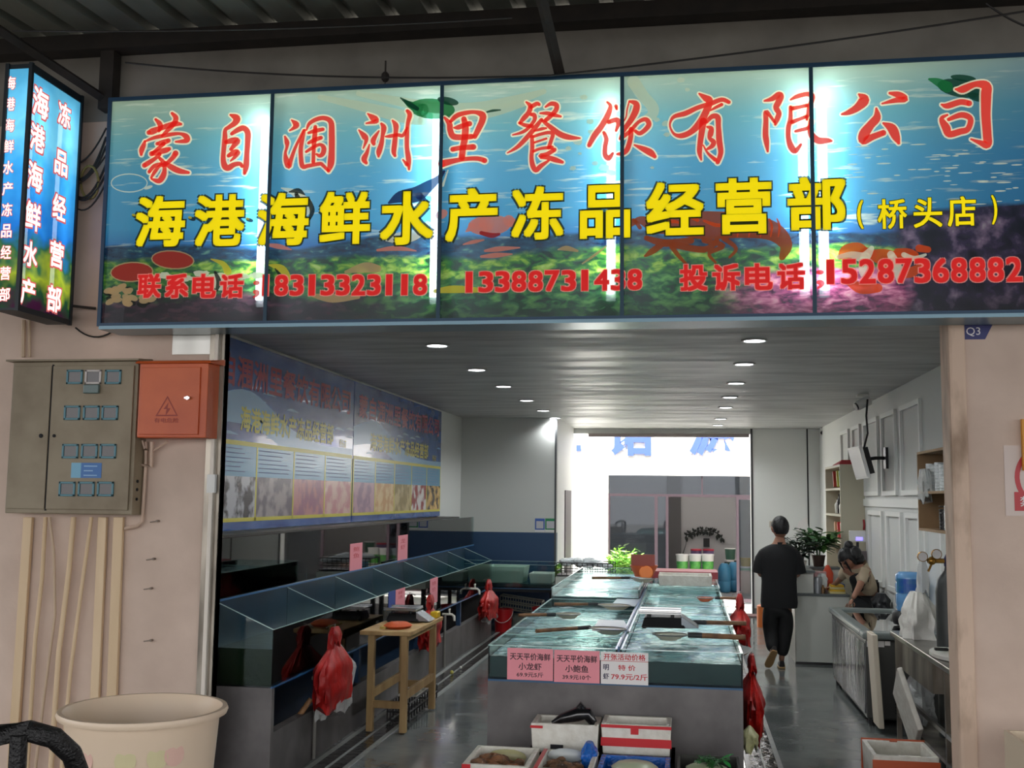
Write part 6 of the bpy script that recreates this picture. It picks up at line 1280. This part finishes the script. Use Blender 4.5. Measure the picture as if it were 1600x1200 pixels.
for i, (px, b0, t0, lb) in enumerate(((1141, 912, 876, 0), (1141, 876, 857, 1), (1165, 912, 886, 2), (1165, 886, 872, 3))):
    c = P(px, b0, Y=YR); tz_ = P(px, t0, Y=YR).z; z = 0 if b0 > 900 else c.z+.002
    bucket('paint_pail', ('lower dark green pail behind the blue drums, left stack', 'upper dark green pail with a pale lid, left stack', 'lower pale green pail behind the glass door', 'small yellow capped pail on top behind the glass door')[i], (c.x, YR, z), .115, tz_-z-.004, (m_dkg, m_dkg, M('pail_mint', (150, 200, 170), .4), M('pail_yellow', (206, 180, 90), .4))[i], lid=(m_lid, m_lid, m_lid, M('lid_gold', (214, 170, 60), .4))[i], handle=False, cat='pail', grp='paint pails across the alley')
for i, (px, Y) in enumerate(((1132, 16.7), (1147, 17.0))):
    c = P(px, 900, Y=Y); h = P(px, 880 if i == 0 else 878, Y=Y).z
    t = thing('blue_drum', ('nearer left', 'farther right')[i]+' of the two blue plastic drums across the alley', 'drum', (c.x, Y, 0), 'blue drums across the alley')
    b = MB(); b.lathe((c.x, Y, 0), [(.10, 0), (.128, .03), (.132, h*.35), (.124, h*.38), (.132, h*.41), (.13, h*.8), (.09, h*.95), (.06, h)], 22); b.build('body', m_drum, t, smooth=True); b = MB(); b.cyl((c.x+.03, Y, h), (c.x+.03, Y, h+.03), .03, 10); b.build('cap', m_black, t)
b = MB(); c = P(1185, 900, Y=16.6); b.box((P(1157, 900, Y=16.6).x, 16.6, 0), (P(1172, 900, Y=16.6).x, 16.9, P(1165, 893, Y=16.6).z)); tag(b.build('carton', M('carton_pink', (220, 190, 180), .6)), 'pinkish carton on the floor behind the glass door', 'carton')
p = P(968, 905, Y=13.9)
leafy('bush', 'bright green bush growing in the alley outside the rear doorway', (P(972, 890, Y=13.9).x, 13.9, -.0), 60, .78, .075, (M('bush_green', (120, 176, 70), .5), M('bush_light', (176, 214, 110), .5), pw_), .12, 21, .55, perstem=8)
# door mat and corner bits
b = MB(); p = P(1168, 948, Z=0); b.box((p.x-.35, YE-.55, .001), (p.x+.12, YE-.15, .02)); tag(b.build('door_mat', M('mat_brown', (120, 92, 92), .9)), 'brown mat on the floor at the rear doorway', 'mat')
b = MB(); q = P(1208, 985, Z=.12); b.lathe((1.16, 10.5, 0), [(.10, 0), (.10, .32), (.02, .36)], 16); tag(b.build('orange_cylinder', M('orange_can', (206, 110, 50), .5), smooth=True), 'orange can on the floor seen between the legs of the walking person', 'can')
b = MB(); c = P(1207, 820, Y=YE-.01); b.box((c.x-.05, YE-.02, c.z-.04), (c.x+.03, YE-.001, c.z+.06)); tag(b.build('switch_plate', M('switch_beige', (200, 190, 176), .5)), 'small beige switch beside the head of the walking person', 'switch')
b = MB(); c = P(1253, 818, Y=YE-.01); b.quad((c.x-.10, YE-.02, c.z-.14), (c.x+.12, YE-.02, c.z-.12), (c.x+.07, YE-.02, c.z+.12), (c.x-.06, YE-.02, c.z+.02)); tag(b.build('white_bag', m_whp), 'white bag hanging on the rear wall above the dark plant', 'bag')
# payment code cards on the rear left wall
for i, (x0, x1, m, lb) in enumerate(((836, 851, M('card_blue', (60, 96, 170), .5), 'blue bordered payment card on the rear wall above the navy band'), (852, 868, M('card_green', (30, 130, 80), .5), 'green bordered payment card on the rear wall above the navy band'))):
    a = P(x0, 810, Y=YB-.004); c = P(x1, 831, Y=YB-.004); t = thing('payment_card', lb, 'card', ((a.x+c.x)/2, YB-.004, c.z), 'payment cards on the rear wall')
    b = MB(); b.box((a.x, YB-.006, c.z), (c.x, YB-.002, a.z)); b.build('card', m, t); b = MB(); b.box((a.x+.02, YB-.008, c.z+.05), (c.x-.02, YB-.006, a.z-.04)); b.build('print', M('code_grey', (190, 190, 196), .5), t); b = MB(); b.box((a.x, YB-.0078, c.z), (c.x, YB-.006, c.z+.03)); b.build('caption_strip', m_whp, t)

# ================================================================ FACADE FITTINGS
A = P(20, 562, Y=-.16); B_ = P(216, 562, Y=-.16); zt2 = 2.80; zb2 = P(100, 803, Y=-.16).z; x0, x1 = A.x, B_.x
m_mb = M('meter_beige', (146, 134, 112), .55, c2=(118, 104, 82), scale=4, contrast=(.4, .8)); 
t = thing('meter_cabinet', 'rusty beige electricity meter cabinet with twelve small windows', 'meter cabinet', ((x0+x1)/2, 0, zb2))
b = MB(); b.box((x0, -.15, zb2), (x1, -.001, zt2)); b.build('body', m_mb, t, bevel=.006)
b = MB(); b.hexa([(x0-.03, -.19, zt2), (x1+.02, -.19, zt2), (x1+.02, -.0, zt2), (x0-.03, -.0, zt2)], [(x0-.03, -.19, zt2+.012), (x1+.02, -.19, zt2+.012), (x1+.02, -.0, zt2+.03), (x0-.03, -.0, zt2+.03)]); b.build('rain_hood', m_mb, t)
xs = P(78, 680, Y=-.16).x; xe = P(205, 680, Y=-.16).x
b = MB(); b.box((x0+.02, -.165, zb2+.03), (xs-.012, -.151, zt2-.03)); d1 = b.build('door', m_mb, t, bevel=.003)
b = MB(); b.lathe((xs-.06, -.166, P(60, 681, Y=-.16).z), [(.001, -.004), (.014, -.004), (.014, .004), (.001, .006)], 12, R=Matrix.Rotation(math.radians(90), 3, 'X'), cap0=False, cap1=False); b.build('keyhole', m_dark, d1)
b = MB(); b.box((xs, -.165, zb2+.03), (xe, -.151, zt2-.03)); d2 = b.build('door', m_mb, t, bevel=.003)
b = MB(); b.lathe((xs+.035, -.166, P(90, 681, Y=-.16).z), [(.001, -.004), (.011, -.004), (.011, .004), (.001, .006)], 12, R=Matrix.Rotation(math.radians(90), 3, 'X'), cap0=False, cap1=False); b.build('keyhole', m_dark, d2)
b = MB(); b.box((xs-.012, -.158, zb2+.02), (xs-.002, -.15, zt2-.02)); b.build('door_gap', m_dark, t)
m_wf = M('window_teal', (54, 116, 130), .35); m_wfw = M('window_pale', (196, 190, 186), .4); m_win = M('meter_glass', (52, 44, 42), .1)
for r, (cy_, xx) in enumerate(((589, (117, 146, 177)), (645, (113, 143, 172)), (705, (110, 140, 169)), (764, (105, 135, 165)))):
    for k, xp in enumerate(xx):
        c = P(xp, cy_, Y=-.166); f = MB(); w2, h2 = .058, .048; X0, X1, Z0_, Z1_ = c.x-w2, c.x+w2, c.z-h2, c.z+h2; q = .014
        f.box((X0, -.174, Z0_), (X1, -.165, Z0_+q)); f.box((X0, -.174, Z1_-q), (X1, -.165, Z1_)); f.box((X0, -.174, Z0_), (X0+q, -.165, Z1_)); f.box((X1-q, -.174, Z0_), (X1, -.165, Z1_))
        fo = f.build('window_frame', m_wfw if (r == 0 and k == 1) else m_wf, d2, bevel=.002); g = MB(); g.box((X0+q, -.168, Z0_+q), (X1-q, -.1655, Z1_-q)); g.build('pane', m_win, t) if False else g.build('window_pane', m_win, d2)
c = P(144, 608, Y=-.17); b = MB(); b.box((c.x-.055, -.19, c.z-.03), (c.x+.055, -.166, c.z+.03)); b.build('flap', M('teal_grey', (90, 110, 108), .35), d2, bevel=.006)
a = P(112, 723, Y=-.166); c = P(158, 747, Y=-.166); b = MB(); b.m = 0; b.box((a.x, -.1675, c.z), (c.x, -.1655, a.z)); b.m = 1; b.box((a.x, -.1680, c.z), (a.x+.07, -.1675, a.z)); b.m = 2
for k in range(3): b.box((a.x+.09, -.1682, a.z-.025-k*.03), (c.x-.03-.03*(k % 2), -.1676, a.z-.018-k*.03))
b.build('blue_sticker', [M('sticker_blue', (30, 100, 170), .4), M('sticker_light', (110, 170, 200), .4), M('sticker_text', (150, 190, 220), .5)], d2)
b = MB()
for z in (765, 752, 780): p = P(214, z, Y=-.1); b.cyl((x1-.0, -.10, p.z), (x1+.008, -.10, p.z), .01, 8)
b.build('rivets', m_dark, t)
# orange box
A = P(214, 560, Y=-.2); C_ = P(318, 684, Y=-.2); x0o, x1o = A.x+.0, P(316, 620, Y=-.2).x
m_ob = M('orange_steel', (206, 96, 44), .4, c2=(190, 82, 36), scale=3)
ox0 = max(x0o, x1+.03)
t = thing('orange_fuse_box', 'orange metal fuse box with a lightning triangle beside the meter cabinet', 'fuse box', ((ox0+x1o)/2, 0, C_.z))
b = MB(); b.box((ox0, -.19, C_.z), (x1o+.03, -.001, A.z-.03)); b.build('body', m_ob, t, bevel=.006)
b = MB(); b.hexa([(ox0-.02, -.22, A.z-.035), (x1o+.06, -.22, A.z-.035), (x1o+.06, -.0, A.z-.03), (ox0-.02, -.0, A.z-.03)], [(ox0-.01, -.21, A.z-.02), (x1o+.05, -.21, A.z-.02), (x1o+.06, -.0, A.z+.01), (ox0-.02, -.0, A.z+.01)]); b.build('rain_hood', m_ob, t)
b = MB(); b.box((ox0+.02, -.202, C_.z+.02), (x1o-.02, -.191, A.z-.06)); d = b.build('door', m_ob, t, bevel=.003)
m_rd = M('dull_red_print', (150, 52, 36), .5); b = MB(); c = P(261, 638, Y=-.203); s = .078
tri = [(0, s*1.05), (-s, -s*.65), (s, -s*.65)]
for i in range(3):
    a0, a1 = tri[i], tri[(i+1) % 3]; b.quad(*[V(c.x+u*k, -.2035, c.z+v*k) for (u, v), k in ((a0, 1), (a1, 1), (a1, .82), (a0, .82))])
b.add([V(c.x+u*.03, -.2037, c.z+v*.03-.008) for u, v in ((.3, 1.6), (-.8, .1), (-.1, .1), (-.3, -1.4), (.8, .3), (.1, .3))], [(0, 1, 2, 5), (5, 2, 3, 4)])
text(b, '有电危险', (c.x, -.2037, c.z-s*1.0), (1, 0, 0), (0, 0, 1), .032, .17, .01); b.build('warning_print', m_rd, d)
b = MB(); c = P(294, 622, Y=-.205); b.cyl((c.x, -.203, c.z), (c.x, -.222, c.z), .012, 12); b.box((c.x-.018, -.226, c.z-.006), (c.x+.018, -.22, c.z+.006)); b.build('lock', m_chrome, d)
# conduits
m_con = M('cream_conduit', (222, 196, 160), .5, c2=(206, 178, 140), scale=4, stretch=(1, 1, .2)); m_con2 = M('dull_conduit', (196, 172, 146), .6)
def conduit(label, pts, r, m=m_con, flat=False, n=10):
    b = MB()
    if flat:
        (a, c) = pts; a = Vector(a); c = Vector(c); w_ = V(r, 0, 0); y = V(0, -.03, 0); b.hexa([c-w_, c+w_, c+w_-y, c-w_-y][::1], [a-w_, a+w_, a+w_-y, a-w_-y]) if False else b.hexa([c-w_+y, c+w_+y, c+w_, c-w_], [a-w_+y, a+w_+y, a+w_, a-w_])
    else: b.tube(pts, r, n)
    o = b.build('conduit', m, smooth=not flat, bevel=.004 if flat else 0); tag(o, label, 'conduit', 'conduits below the meter cabinet'); return o
def pw2(px, py, Y=-.03): return P(px, py, Y=Y)
conduit('wide flat conduit below the meter cabinet, leftmost', [pw2(47, 808, -.01), pw2(22, 1160, -.01)-V(0, 0, 1.0)+V(-.0, 0, 0)], .032, flat=True)
conduit('wide flat conduit below the meter cabinet with a small bracket', [pw2(163, 808, -.01), pw2(149, 1160, -.01)-V(0, 0, 1.0)], .030, flat=True)
conduit('wide flat conduit below the meter cabinet, rightmost', [pw2(188, 808, -.01), pw2(177, 1160, -.01)-V(0, 0, 1.0)], .034, flat=True)
for i, (pts, r, lb) in enumerate((([(71, 808), (66, 900), (55, 1000), (43, 1195), (40, 1330)], .014, 'dull thin conduit second from the left below the meter cabinet'), ([(77, 808), (84, 860), (86, 960), (70, 1080), (56, 1195), (50, 1330)], .010, 'thin bent conduit crossing behind the others'), ([(115, 808), (108, 890), (92, 1020), (80, 1195), (76, 1330)], .018, 'slanting round conduit in the middle below the meter cabinet'), ([(143, 808), (130, 900), (110, 1050), (97, 1195), (92, 1330)], .013, 'slanting thin conduit right of the middle'))):
    q = [pw2(x, y, -.045) for x, y in pts]; q = [v for v in q if v.z > .02]; e = q[-1]; q.append(V(e.x, e.y, .001)) if e.z > .05 else None
    conduit(lb, q, r, m_con if i != 1 else m_con2)
b = MB(); b.tube([pw2(228, 690), pw2(228, 720), pw2(222, 815), pw2(214, 822), pw2(195, 826)], .012, 8); b.tube([pw2(222, 688, -.06), pw2(226, 702, -.05), pw2(240, 704, -.05), pw2(262, 690, -.06)], .008, 6); b.tube([pw2(237, 690, -.06), pw2(236, 728, -.04), pw2(213, 726, -.05)], .016, 8)
tag(b.build('pipe_loop', M('pipe_pinkish', (206, 180, 160), .5), smooth=True), 'pale pipe bends under the orange fuse box', 'pipe')
b = MB(); b.tube([P(37, 500, Y=-.03), P(36, 558, Y=-.03)], .014, 6); b.tube([P(46, 500, Y=-.03), P(46, 558, Y=-.03)], .01, 6); tag(b.build('pipe', m_con2), 'two thin pipes rising from the meter cabinet to the projecting sign', 'pipe')
for i, (px, py) in enumerate(((242, 873), (238, 919), (238, 1000), (248, 814))):
    p = P(px, py, Y=-.0); b = MB(); b.cyl((p.x, -.0, p.z), (p.x, -.03, p.z), .008, 8); b.tube([(p.x, -.025, p.z), (p.x-.05, -.02, p.z-.008)], .004, 5); tag(b.build('wall_hook', M('hook_grey', (130, 116, 104), .5)), ('upper', 'second', 'lowest', 'topmost')[i]+' small hook on the wall right of the conduits', 'hook')
# number plate and signs on the right wall
a = P(1506, 507, Y=-.004); c = P(1552, 530, Y=-.004); t = thing('number_plate', 'torn blue plate reading Q3 under the right end of the long sign', 'plate', ((a.x+c.x)/2, 0, c.z))
b = MB(); e = a.x+(c.x-a.x)*.72; b.add([V(a.x, -.004, c.z), V(e, -.004, c.z), V(c.x, -.004, a.z), V(a.x, -.004, a.z)], [(0, 1, 2, 3)]); b.build('plate', M('plate_blue', (40, 44, 104), .5), t)
b = MB(); text(b, 'Q3', ((a.x+c.x)/2-.03, -.0055, (a.z+c.z)/2), (1, 0, 0), (0, 0, 1), .055); b.build('lettering', m_whp, t)
a = P(1568, 696, Y=-.004); zb3 = P(1572, 806, Y=-.004).z; t = thing('warning_notice', 'clear covered notice with a red ring at the right edge', 'notice', (a.x+.25, 0, zb3))
b = MB(); b.box((a.x, -.004, zb3), (a.x+.5, -.001, a.z)); b.build('sheet', M('notice_sheet', (206, 188, 178), .3), t)
c = V(a.x+.255, -.006, P(1590, 746, Y=-.004).z); b = MB(); R_ = .20
for k in range(40):
    a0, a1 = 2*math.pi*k/40, 2*math.pi*(k+1)/40; b.quad(*[c+V(r*math.cos(q), 0, r*math.sin(q)) for r, q in ((R_, a0), (R_, a1), (R_*.86, a1), (R_*.86, a0))])
b.quad(c+V(-.16, -.001, .12), c+V(-.13, -.001, .15), c+V(.15, -.001, -.12), c+V(.12, -.001, -.15)); b.box((a.x+.05, -.0065, zb3+.03), (a.x+.45, -.005, zb3+.14)); b.build('red_print', M('sign_red_flat', (186, 36, 44), .4), t)
b = MB(); b.add([c+V(x*.1, .0005, z*.1) for x, z in ((0, 1.2), (-.5, .4), (-.45, -.3), (0, -.8), (.45, -.3), (.5, .4))], [(0, 1, 2, 3, 4, 5)]); b.build('flame_print', M('flame_yellow', (216, 160, 50), .5), t)
b = MB(); text(b, '禁止烟火', (a.x+.25, -.0072, zb3+.085), (1, 0, 0), (0, 0, 1), .06, .34, .01); b.build('lettering', m_whp, t)
b = MB(); p = P(1597, 655, Y=-.03); p2 = P(1597, 735, Y=-.03); b.box((p.x-.004, -.04, p2.z), (p.x+.03, -.01, p.z)); tag(b.build('yellow_strip', M('yellow_strip', (216, 150, 50), .5)), 'narrow yellow strip hanging over the notice at the right edge', 'strip')
b = MB(); p = P(1582, 1165, Y=-.6); b.openbox((p.x, -.9, .001), (p.x+.45, -.45, p.z+.05), .02); tag(b.build('cream_crate', M('cream_crate', (222, 204, 178), .6)), 'cream crate standing against the right wall at the lower right corner', 'crate')

# ================================================================ IN FRONT: TUB, CHAIR, FOAM BOXES
tc = Vector((P(225, 1105, Y=-1.9).x, -1.9, 0)); rt = (P(345, 1105, Y=-1.9).x-P(105, 1105, Y=-1.9).x)/2; zt3 = P(225, 1105, Y=-1.9).z
t = thing('white_tub', 'tall round cream plastic tub standing before the wall at the lower left', 'tub', tc)
b = MB(); b.lathe(tc, [(rt*.72, 0), (rt*.90, zt3-.03), (rt*.985, zt3-.03), (rt, zt3-.015), (rt*.985, zt3), (rt*.93, zt3), (rt*.88, zt3-.04), (rt*.70, .02)], 48, cap1=True); b.build('body', M('cream_plastic', (228, 206, 180), .35), t, smooth=True)
b = MB()
for k, (px, mm) in enumerate(((135, 0), (183, 1), (262, 0), (225, 1))):
    q = P(px, 1192, Y=-2.25); th = math.atan2(-1, (q.x-tc.x)/rt*1.6); zz_ = q.z; rr = rt*(.72+.18*zz_/(zt3-.03))+.002; b.m = mm
    vs = [V(tc.x+rr*math.cos(th)+0, tc.y+rr*math.sin(th), zz_)]
    ring = [V(tc.x+rr*math.cos(th+.14*math.cos(a)), tc.y+rr*math.sin(th+.14*math.cos(a)), zz_+.05*math.sin(a)) for a in [2*math.pi*j/14 for j in range(14)]]
    b.add(vs+ring, [(0, j+1, (j+1) % 14+1) for j in range(14)])
b.build('flower_print', [M('tub_print_pink', (226, 186, 170), .4), M('tub_print_green', (214, 204, 160), .4)], t)
t = thing('plastic_chair', 'black rattan look chair back at the lower left corner', 'chair', (-2.25, -3.2, 0))
def cz(px, py, Y): return P(px, py, Y=Y)
cyy = -3.3; m_bch = M('black_rattan', (16, 15, 16), .45, bump=.6, bscale=90)
ar = [cz(-70, 1250, cyy), cz(-55, 1170, cyy), cz(0, 1148, cyy), cz(45, 1142, cyy+.03), cz(85, 1153, cyy+.06), cz(112, 1178, cyy+.12), cz(126, 1215, cyy+.2), cz(128, 1290, cyy+.28)]
b = MB(); b.tube(ar, .036, 12); b.build('back_rim', m_bch, t, smooth=True)
sc = cz(30, 1200, cyy+.3)
b = MB(); zs = .44; X0, X1 = ar[0].x-.0, ar[-1].x; b.box((X0, cyy+.0, zs-.03), (X1, cyy+.5, zs)); b.build('seat', m_bch, t, bevel=.02)
b = MB(); b.tube([cz(30, 1148, cyy), V(cz(30, 1148, cyy).x-.02, cyy+.03, zs)], .03, 8); b.build('back_post', m_bch, t)
b = MB(); b.tube([ar[0], V(ar[0].x, cyy+.02, zs)], .03, 8); b.build('back_post', m_bch, t); b = MB(); b.tube([ar[-1], V(ar[-1].x, cyy+.3, zs)], .03, 8); b.build('arm_post', m_bch, t)
for x in (X0+.03, X1-.03):
    for y in (cyy+.03, cyy+.47): b = MB(); b.tube([(x, y, 0), (x, y, zs-.03)], .02, 8); b.build('leg', m_bch, t)
# foam boxes before the plinth: two rows, the rear pair on a black crate
foam('foam_box', 'white foam box with a short red strip, on the low crate before the middle tanks', P(829, 1178, Y=-.02), (P(936, 1178, Y=-.02).x-.004, .27, P(880, 1132, Y=-.02).z), [((P(829, 1140, Y=-.02).x-.002, -.024, P(829, 1137, Y=-.02).z), (P(848, 1140, Y=-.02).x, -.0205, P(829, 1133, Y=-.02).z), m_tape), ((P(860, 1160, Y=-.02).x, -.024, P(860, 1170, Y=-.02).z), (P(880, 1160, Y=-.02).x, -.0205, P(860, 1163, Y=-.02).z), m_dark)])
fb = P(938, 1178, Y=-.02); fe = P(1049, 1181, Y=-.02); ft = P(990, 1133, Y=-.02)
H_ = ft.z-fb.z
foam('foam_box', 'white foam box banded with red tape, right one on the low crate', (fb.x+.004, -.02, fb.z), (fe.x, .27, ft.z), [((fb.x+.003, -.024, ft.z-.02), (fe.x+.001, -.0205, ft.z-.002), m_tape), ((fb.x+(fe.x-fb.x)*.43, -.025, ft.z-.055), (fb.x+(fe.x-fb.x)*.54, -.0205, ft.z-.02), m_tape), ((fb.x+.003, -.024, fb.z+.05), (fe.x+.001, -.0205, fb.z+.10), m_tape)])
b = MB(); b.openbox((P(829, 1178, Y=-.02).x-.02, -.04, .001), (fe.x+.02, .28, fb.z-.008), .02); b.box((P(829, 1178, Y=-.02).x-.02, -.04, fb.z-.03), (fe.x+.02, .28, fb.z-.008)); tag(b.build('low_crate', m_dark), 'dark crate carrying the two taped foam boxes before the middle tanks', 'crate')
m_lob = M('dark_fish', (20, 20, 24), .15, coat=.6)
b = MB(); c = P(903, 1116, Y=.1); b.tube([c+V(-.16, 0, -.06), c+V(-.10, 0, -.03), c+V(0, 0, 0), c+V(.06, 0, .005), c+V(.10, .02, -.06)], [.012, .03, .045, .04, .025], 12); b.tube([c+V(-.02, .0, .02), c+V(.02, 0, .06), c+V(.05, 0, .03)], [.01, .02, .01], 8)
tag(b.build('dark_fish', m_lob, smooth=True), 'glossy dark fish in the foam box with the short red strip', 'fish')
YF = -.58
def fbox(px0, px1, pyt, label, tape=(), d=.50, m=None):
    a = P(px0, pyt, Y=YF); c = P(px1, pyt, Y=YF); z1 = P((px0+px1)/2, pyt, Y=YF+d).z; z1 = P((px0+px1)/2, pyt+0, Y=YF+d).z
    return (a.x, YF, .001), (c.x, YF+d, z1)
m_shell = M('shell_brown', (122, 84, 54), .6, c2=(70, 50, 40), scale=16, bump=.8, bscale=26); m_shell2 = M('shell_orange', (158, 98, 56), .6, c2=(110, 84, 60), scale=14, bump=.8, bscale=22)
def lump(c, s, m, label, grp, name='shellfish', cat='shellfish', sq=(1.2, 1, .75)):
    b = MB(); b.ball(c, s, 12, 8, sq[0], sq[1], sq[2]); b.v = [Vector(c)+(v-Vector(c))*(1+.45*noise.noise((v-Vector(c))*18/(.04/s)*.05+Vector(c)*37)+.25*noise.noise(v*60)) for v in b.v]
    o = b.build(name, m, smooth=False); tag(o, label, cat, grp); return o
a, c = fbox(722, 826, 1164, '')
foam('foam_box', 'open white foam box of brown shellfish, leftmost of the front row', a, (c[0], c[1]-.02, c[2]), [((a[0], YF-.004, c[2]-.03), (a[0]+.05, YF-.0005, c[2]), m_tape)])
for k in range(30): lump(V(random.uniform(a[0]+.07, c[0]-.08), random.uniform(YF+.10, YF+.40), c[2]-.07+random.uniform(0, .05)), random.uniform(.028, .042), random.choice((m_shell, m_shell2)), 'rough brown shellfish heaped in the leftmost front foam box', 'shellfish in the leftmost foam box')
b = MB(); b.ball(V((a[0]+c[0])/2, YF+.43, c[2]-.05), .09, 14, 8, 1.3, .3, .5); tag(b.build('ice_bag', M('ice_yellowish', (190, 186, 140), .3), smooth=True), 'yellowish ice bag at the back of the leftmost front foam box', 'ice bag')
a, c = fbox(832, 925, 1170, ''); a2, c2 = a, c
foam('foam_box', 'open foam box of brown shellfish with blue plastic, second in the front row', a, (c[0], c[1]-.02, c[2]), [((a[0]+.005, YF-.0, c[2]+.0005), (a[0]+.028, YF+.47, c[2]+.003), m_tape)])
for k in range(30): lump(V(random.uniform(a[0]+.06, c[0]-.10), random.uniform(YF+.10, YF+.38), c[2]-.065+random.uniform(0, .05)), random.uniform(.026, .038), random.choice((m_shell, m_shell2)), 'rough brown shellfish heaped in the front foam box with blue plastic', 'shellfish in the second foam box')
b = MB(); b.ball(V((a[0]+c[0])/2-.02, YF+.42, c[2]-.02), .085, 14, 8, 1.35, .3, .5); tag(b.build('ice_bag', M('ice_pale', (200, 206, 206), .25), smooth=True), 'pale ice bag at the back of the second front foam box', 'ice bag')
m_blp = M('blue_film', (24, 100, 190), .2, bump=1, bscale=22)
b = MB(); bagshape(b, (c[0]-.05, YF+.40, c[2]+.07), .045, .10, .14, 101, neck=.4); tag(b.build('blue_plastic', m_blp, smooth=True), 'crumpled bright blue plastic between the second and third front boxes', 'plastic film')
a, c = fbox(930, 1046, 1176, '')
a = (max(a[0], c2[0]+.01), a[1], a[2])
t = foam('foam_box', 'foam box lined with blue plastic holding round ice, third in the front row', a, (c[0], c[1]-.02, c[2]-.01), m=m_blp)
b = MB(); b.lathe(V((a[0]+c[0])/2, YF+.30, c[2]-.085), [(.10, 0), (.125, .05), (.09, .075), (.001, .08)], 20, 1.1, .9, cap1=False); tag(b.build('ice_block', M('ice_green', (176, 184, 150), .3), smooth=True), 'round pale ice block in the blue lined foam box', 'ice')
a, c = fbox(1052, 1160, 1176, '')
b = MB(); b.openbox((c[0]-.36 if False else a[0]+.02, a[1], a[2]), (c[0], c[1]-.02, c[2]-.01), .015); tag(b.build('dark_box', M('dark_crate', (52, 52, 46), .5)), 'dark crate with ice and greens, rightmost of the front row', 'crate')
b = MB(); b.lathe(V((a[0]+c[0])/2+.0, YF+.30, c[2]-.08), [(.10, 0), (.11, .04), (.07, .06), (.001, .062)], 20, 1.1, .9, cap1=False); tag(b.build('ice_block', M('ice_green', (176, 184, 150), .3), smooth=True), 'pale ice block in the dark crate at the right of the front row', 'ice')
leafy('greens', 'bright green leaves lying on the ice in the dark front crate', ((a[0]+c[0])/2+.03, YF+.27, c[2]-.02), 9, .06, .03, (g1, M('leaf_bright', (40, 140, 60), .4), pw_), 0, 33, 1.6, perstem=4)
# ================================================================ downlights
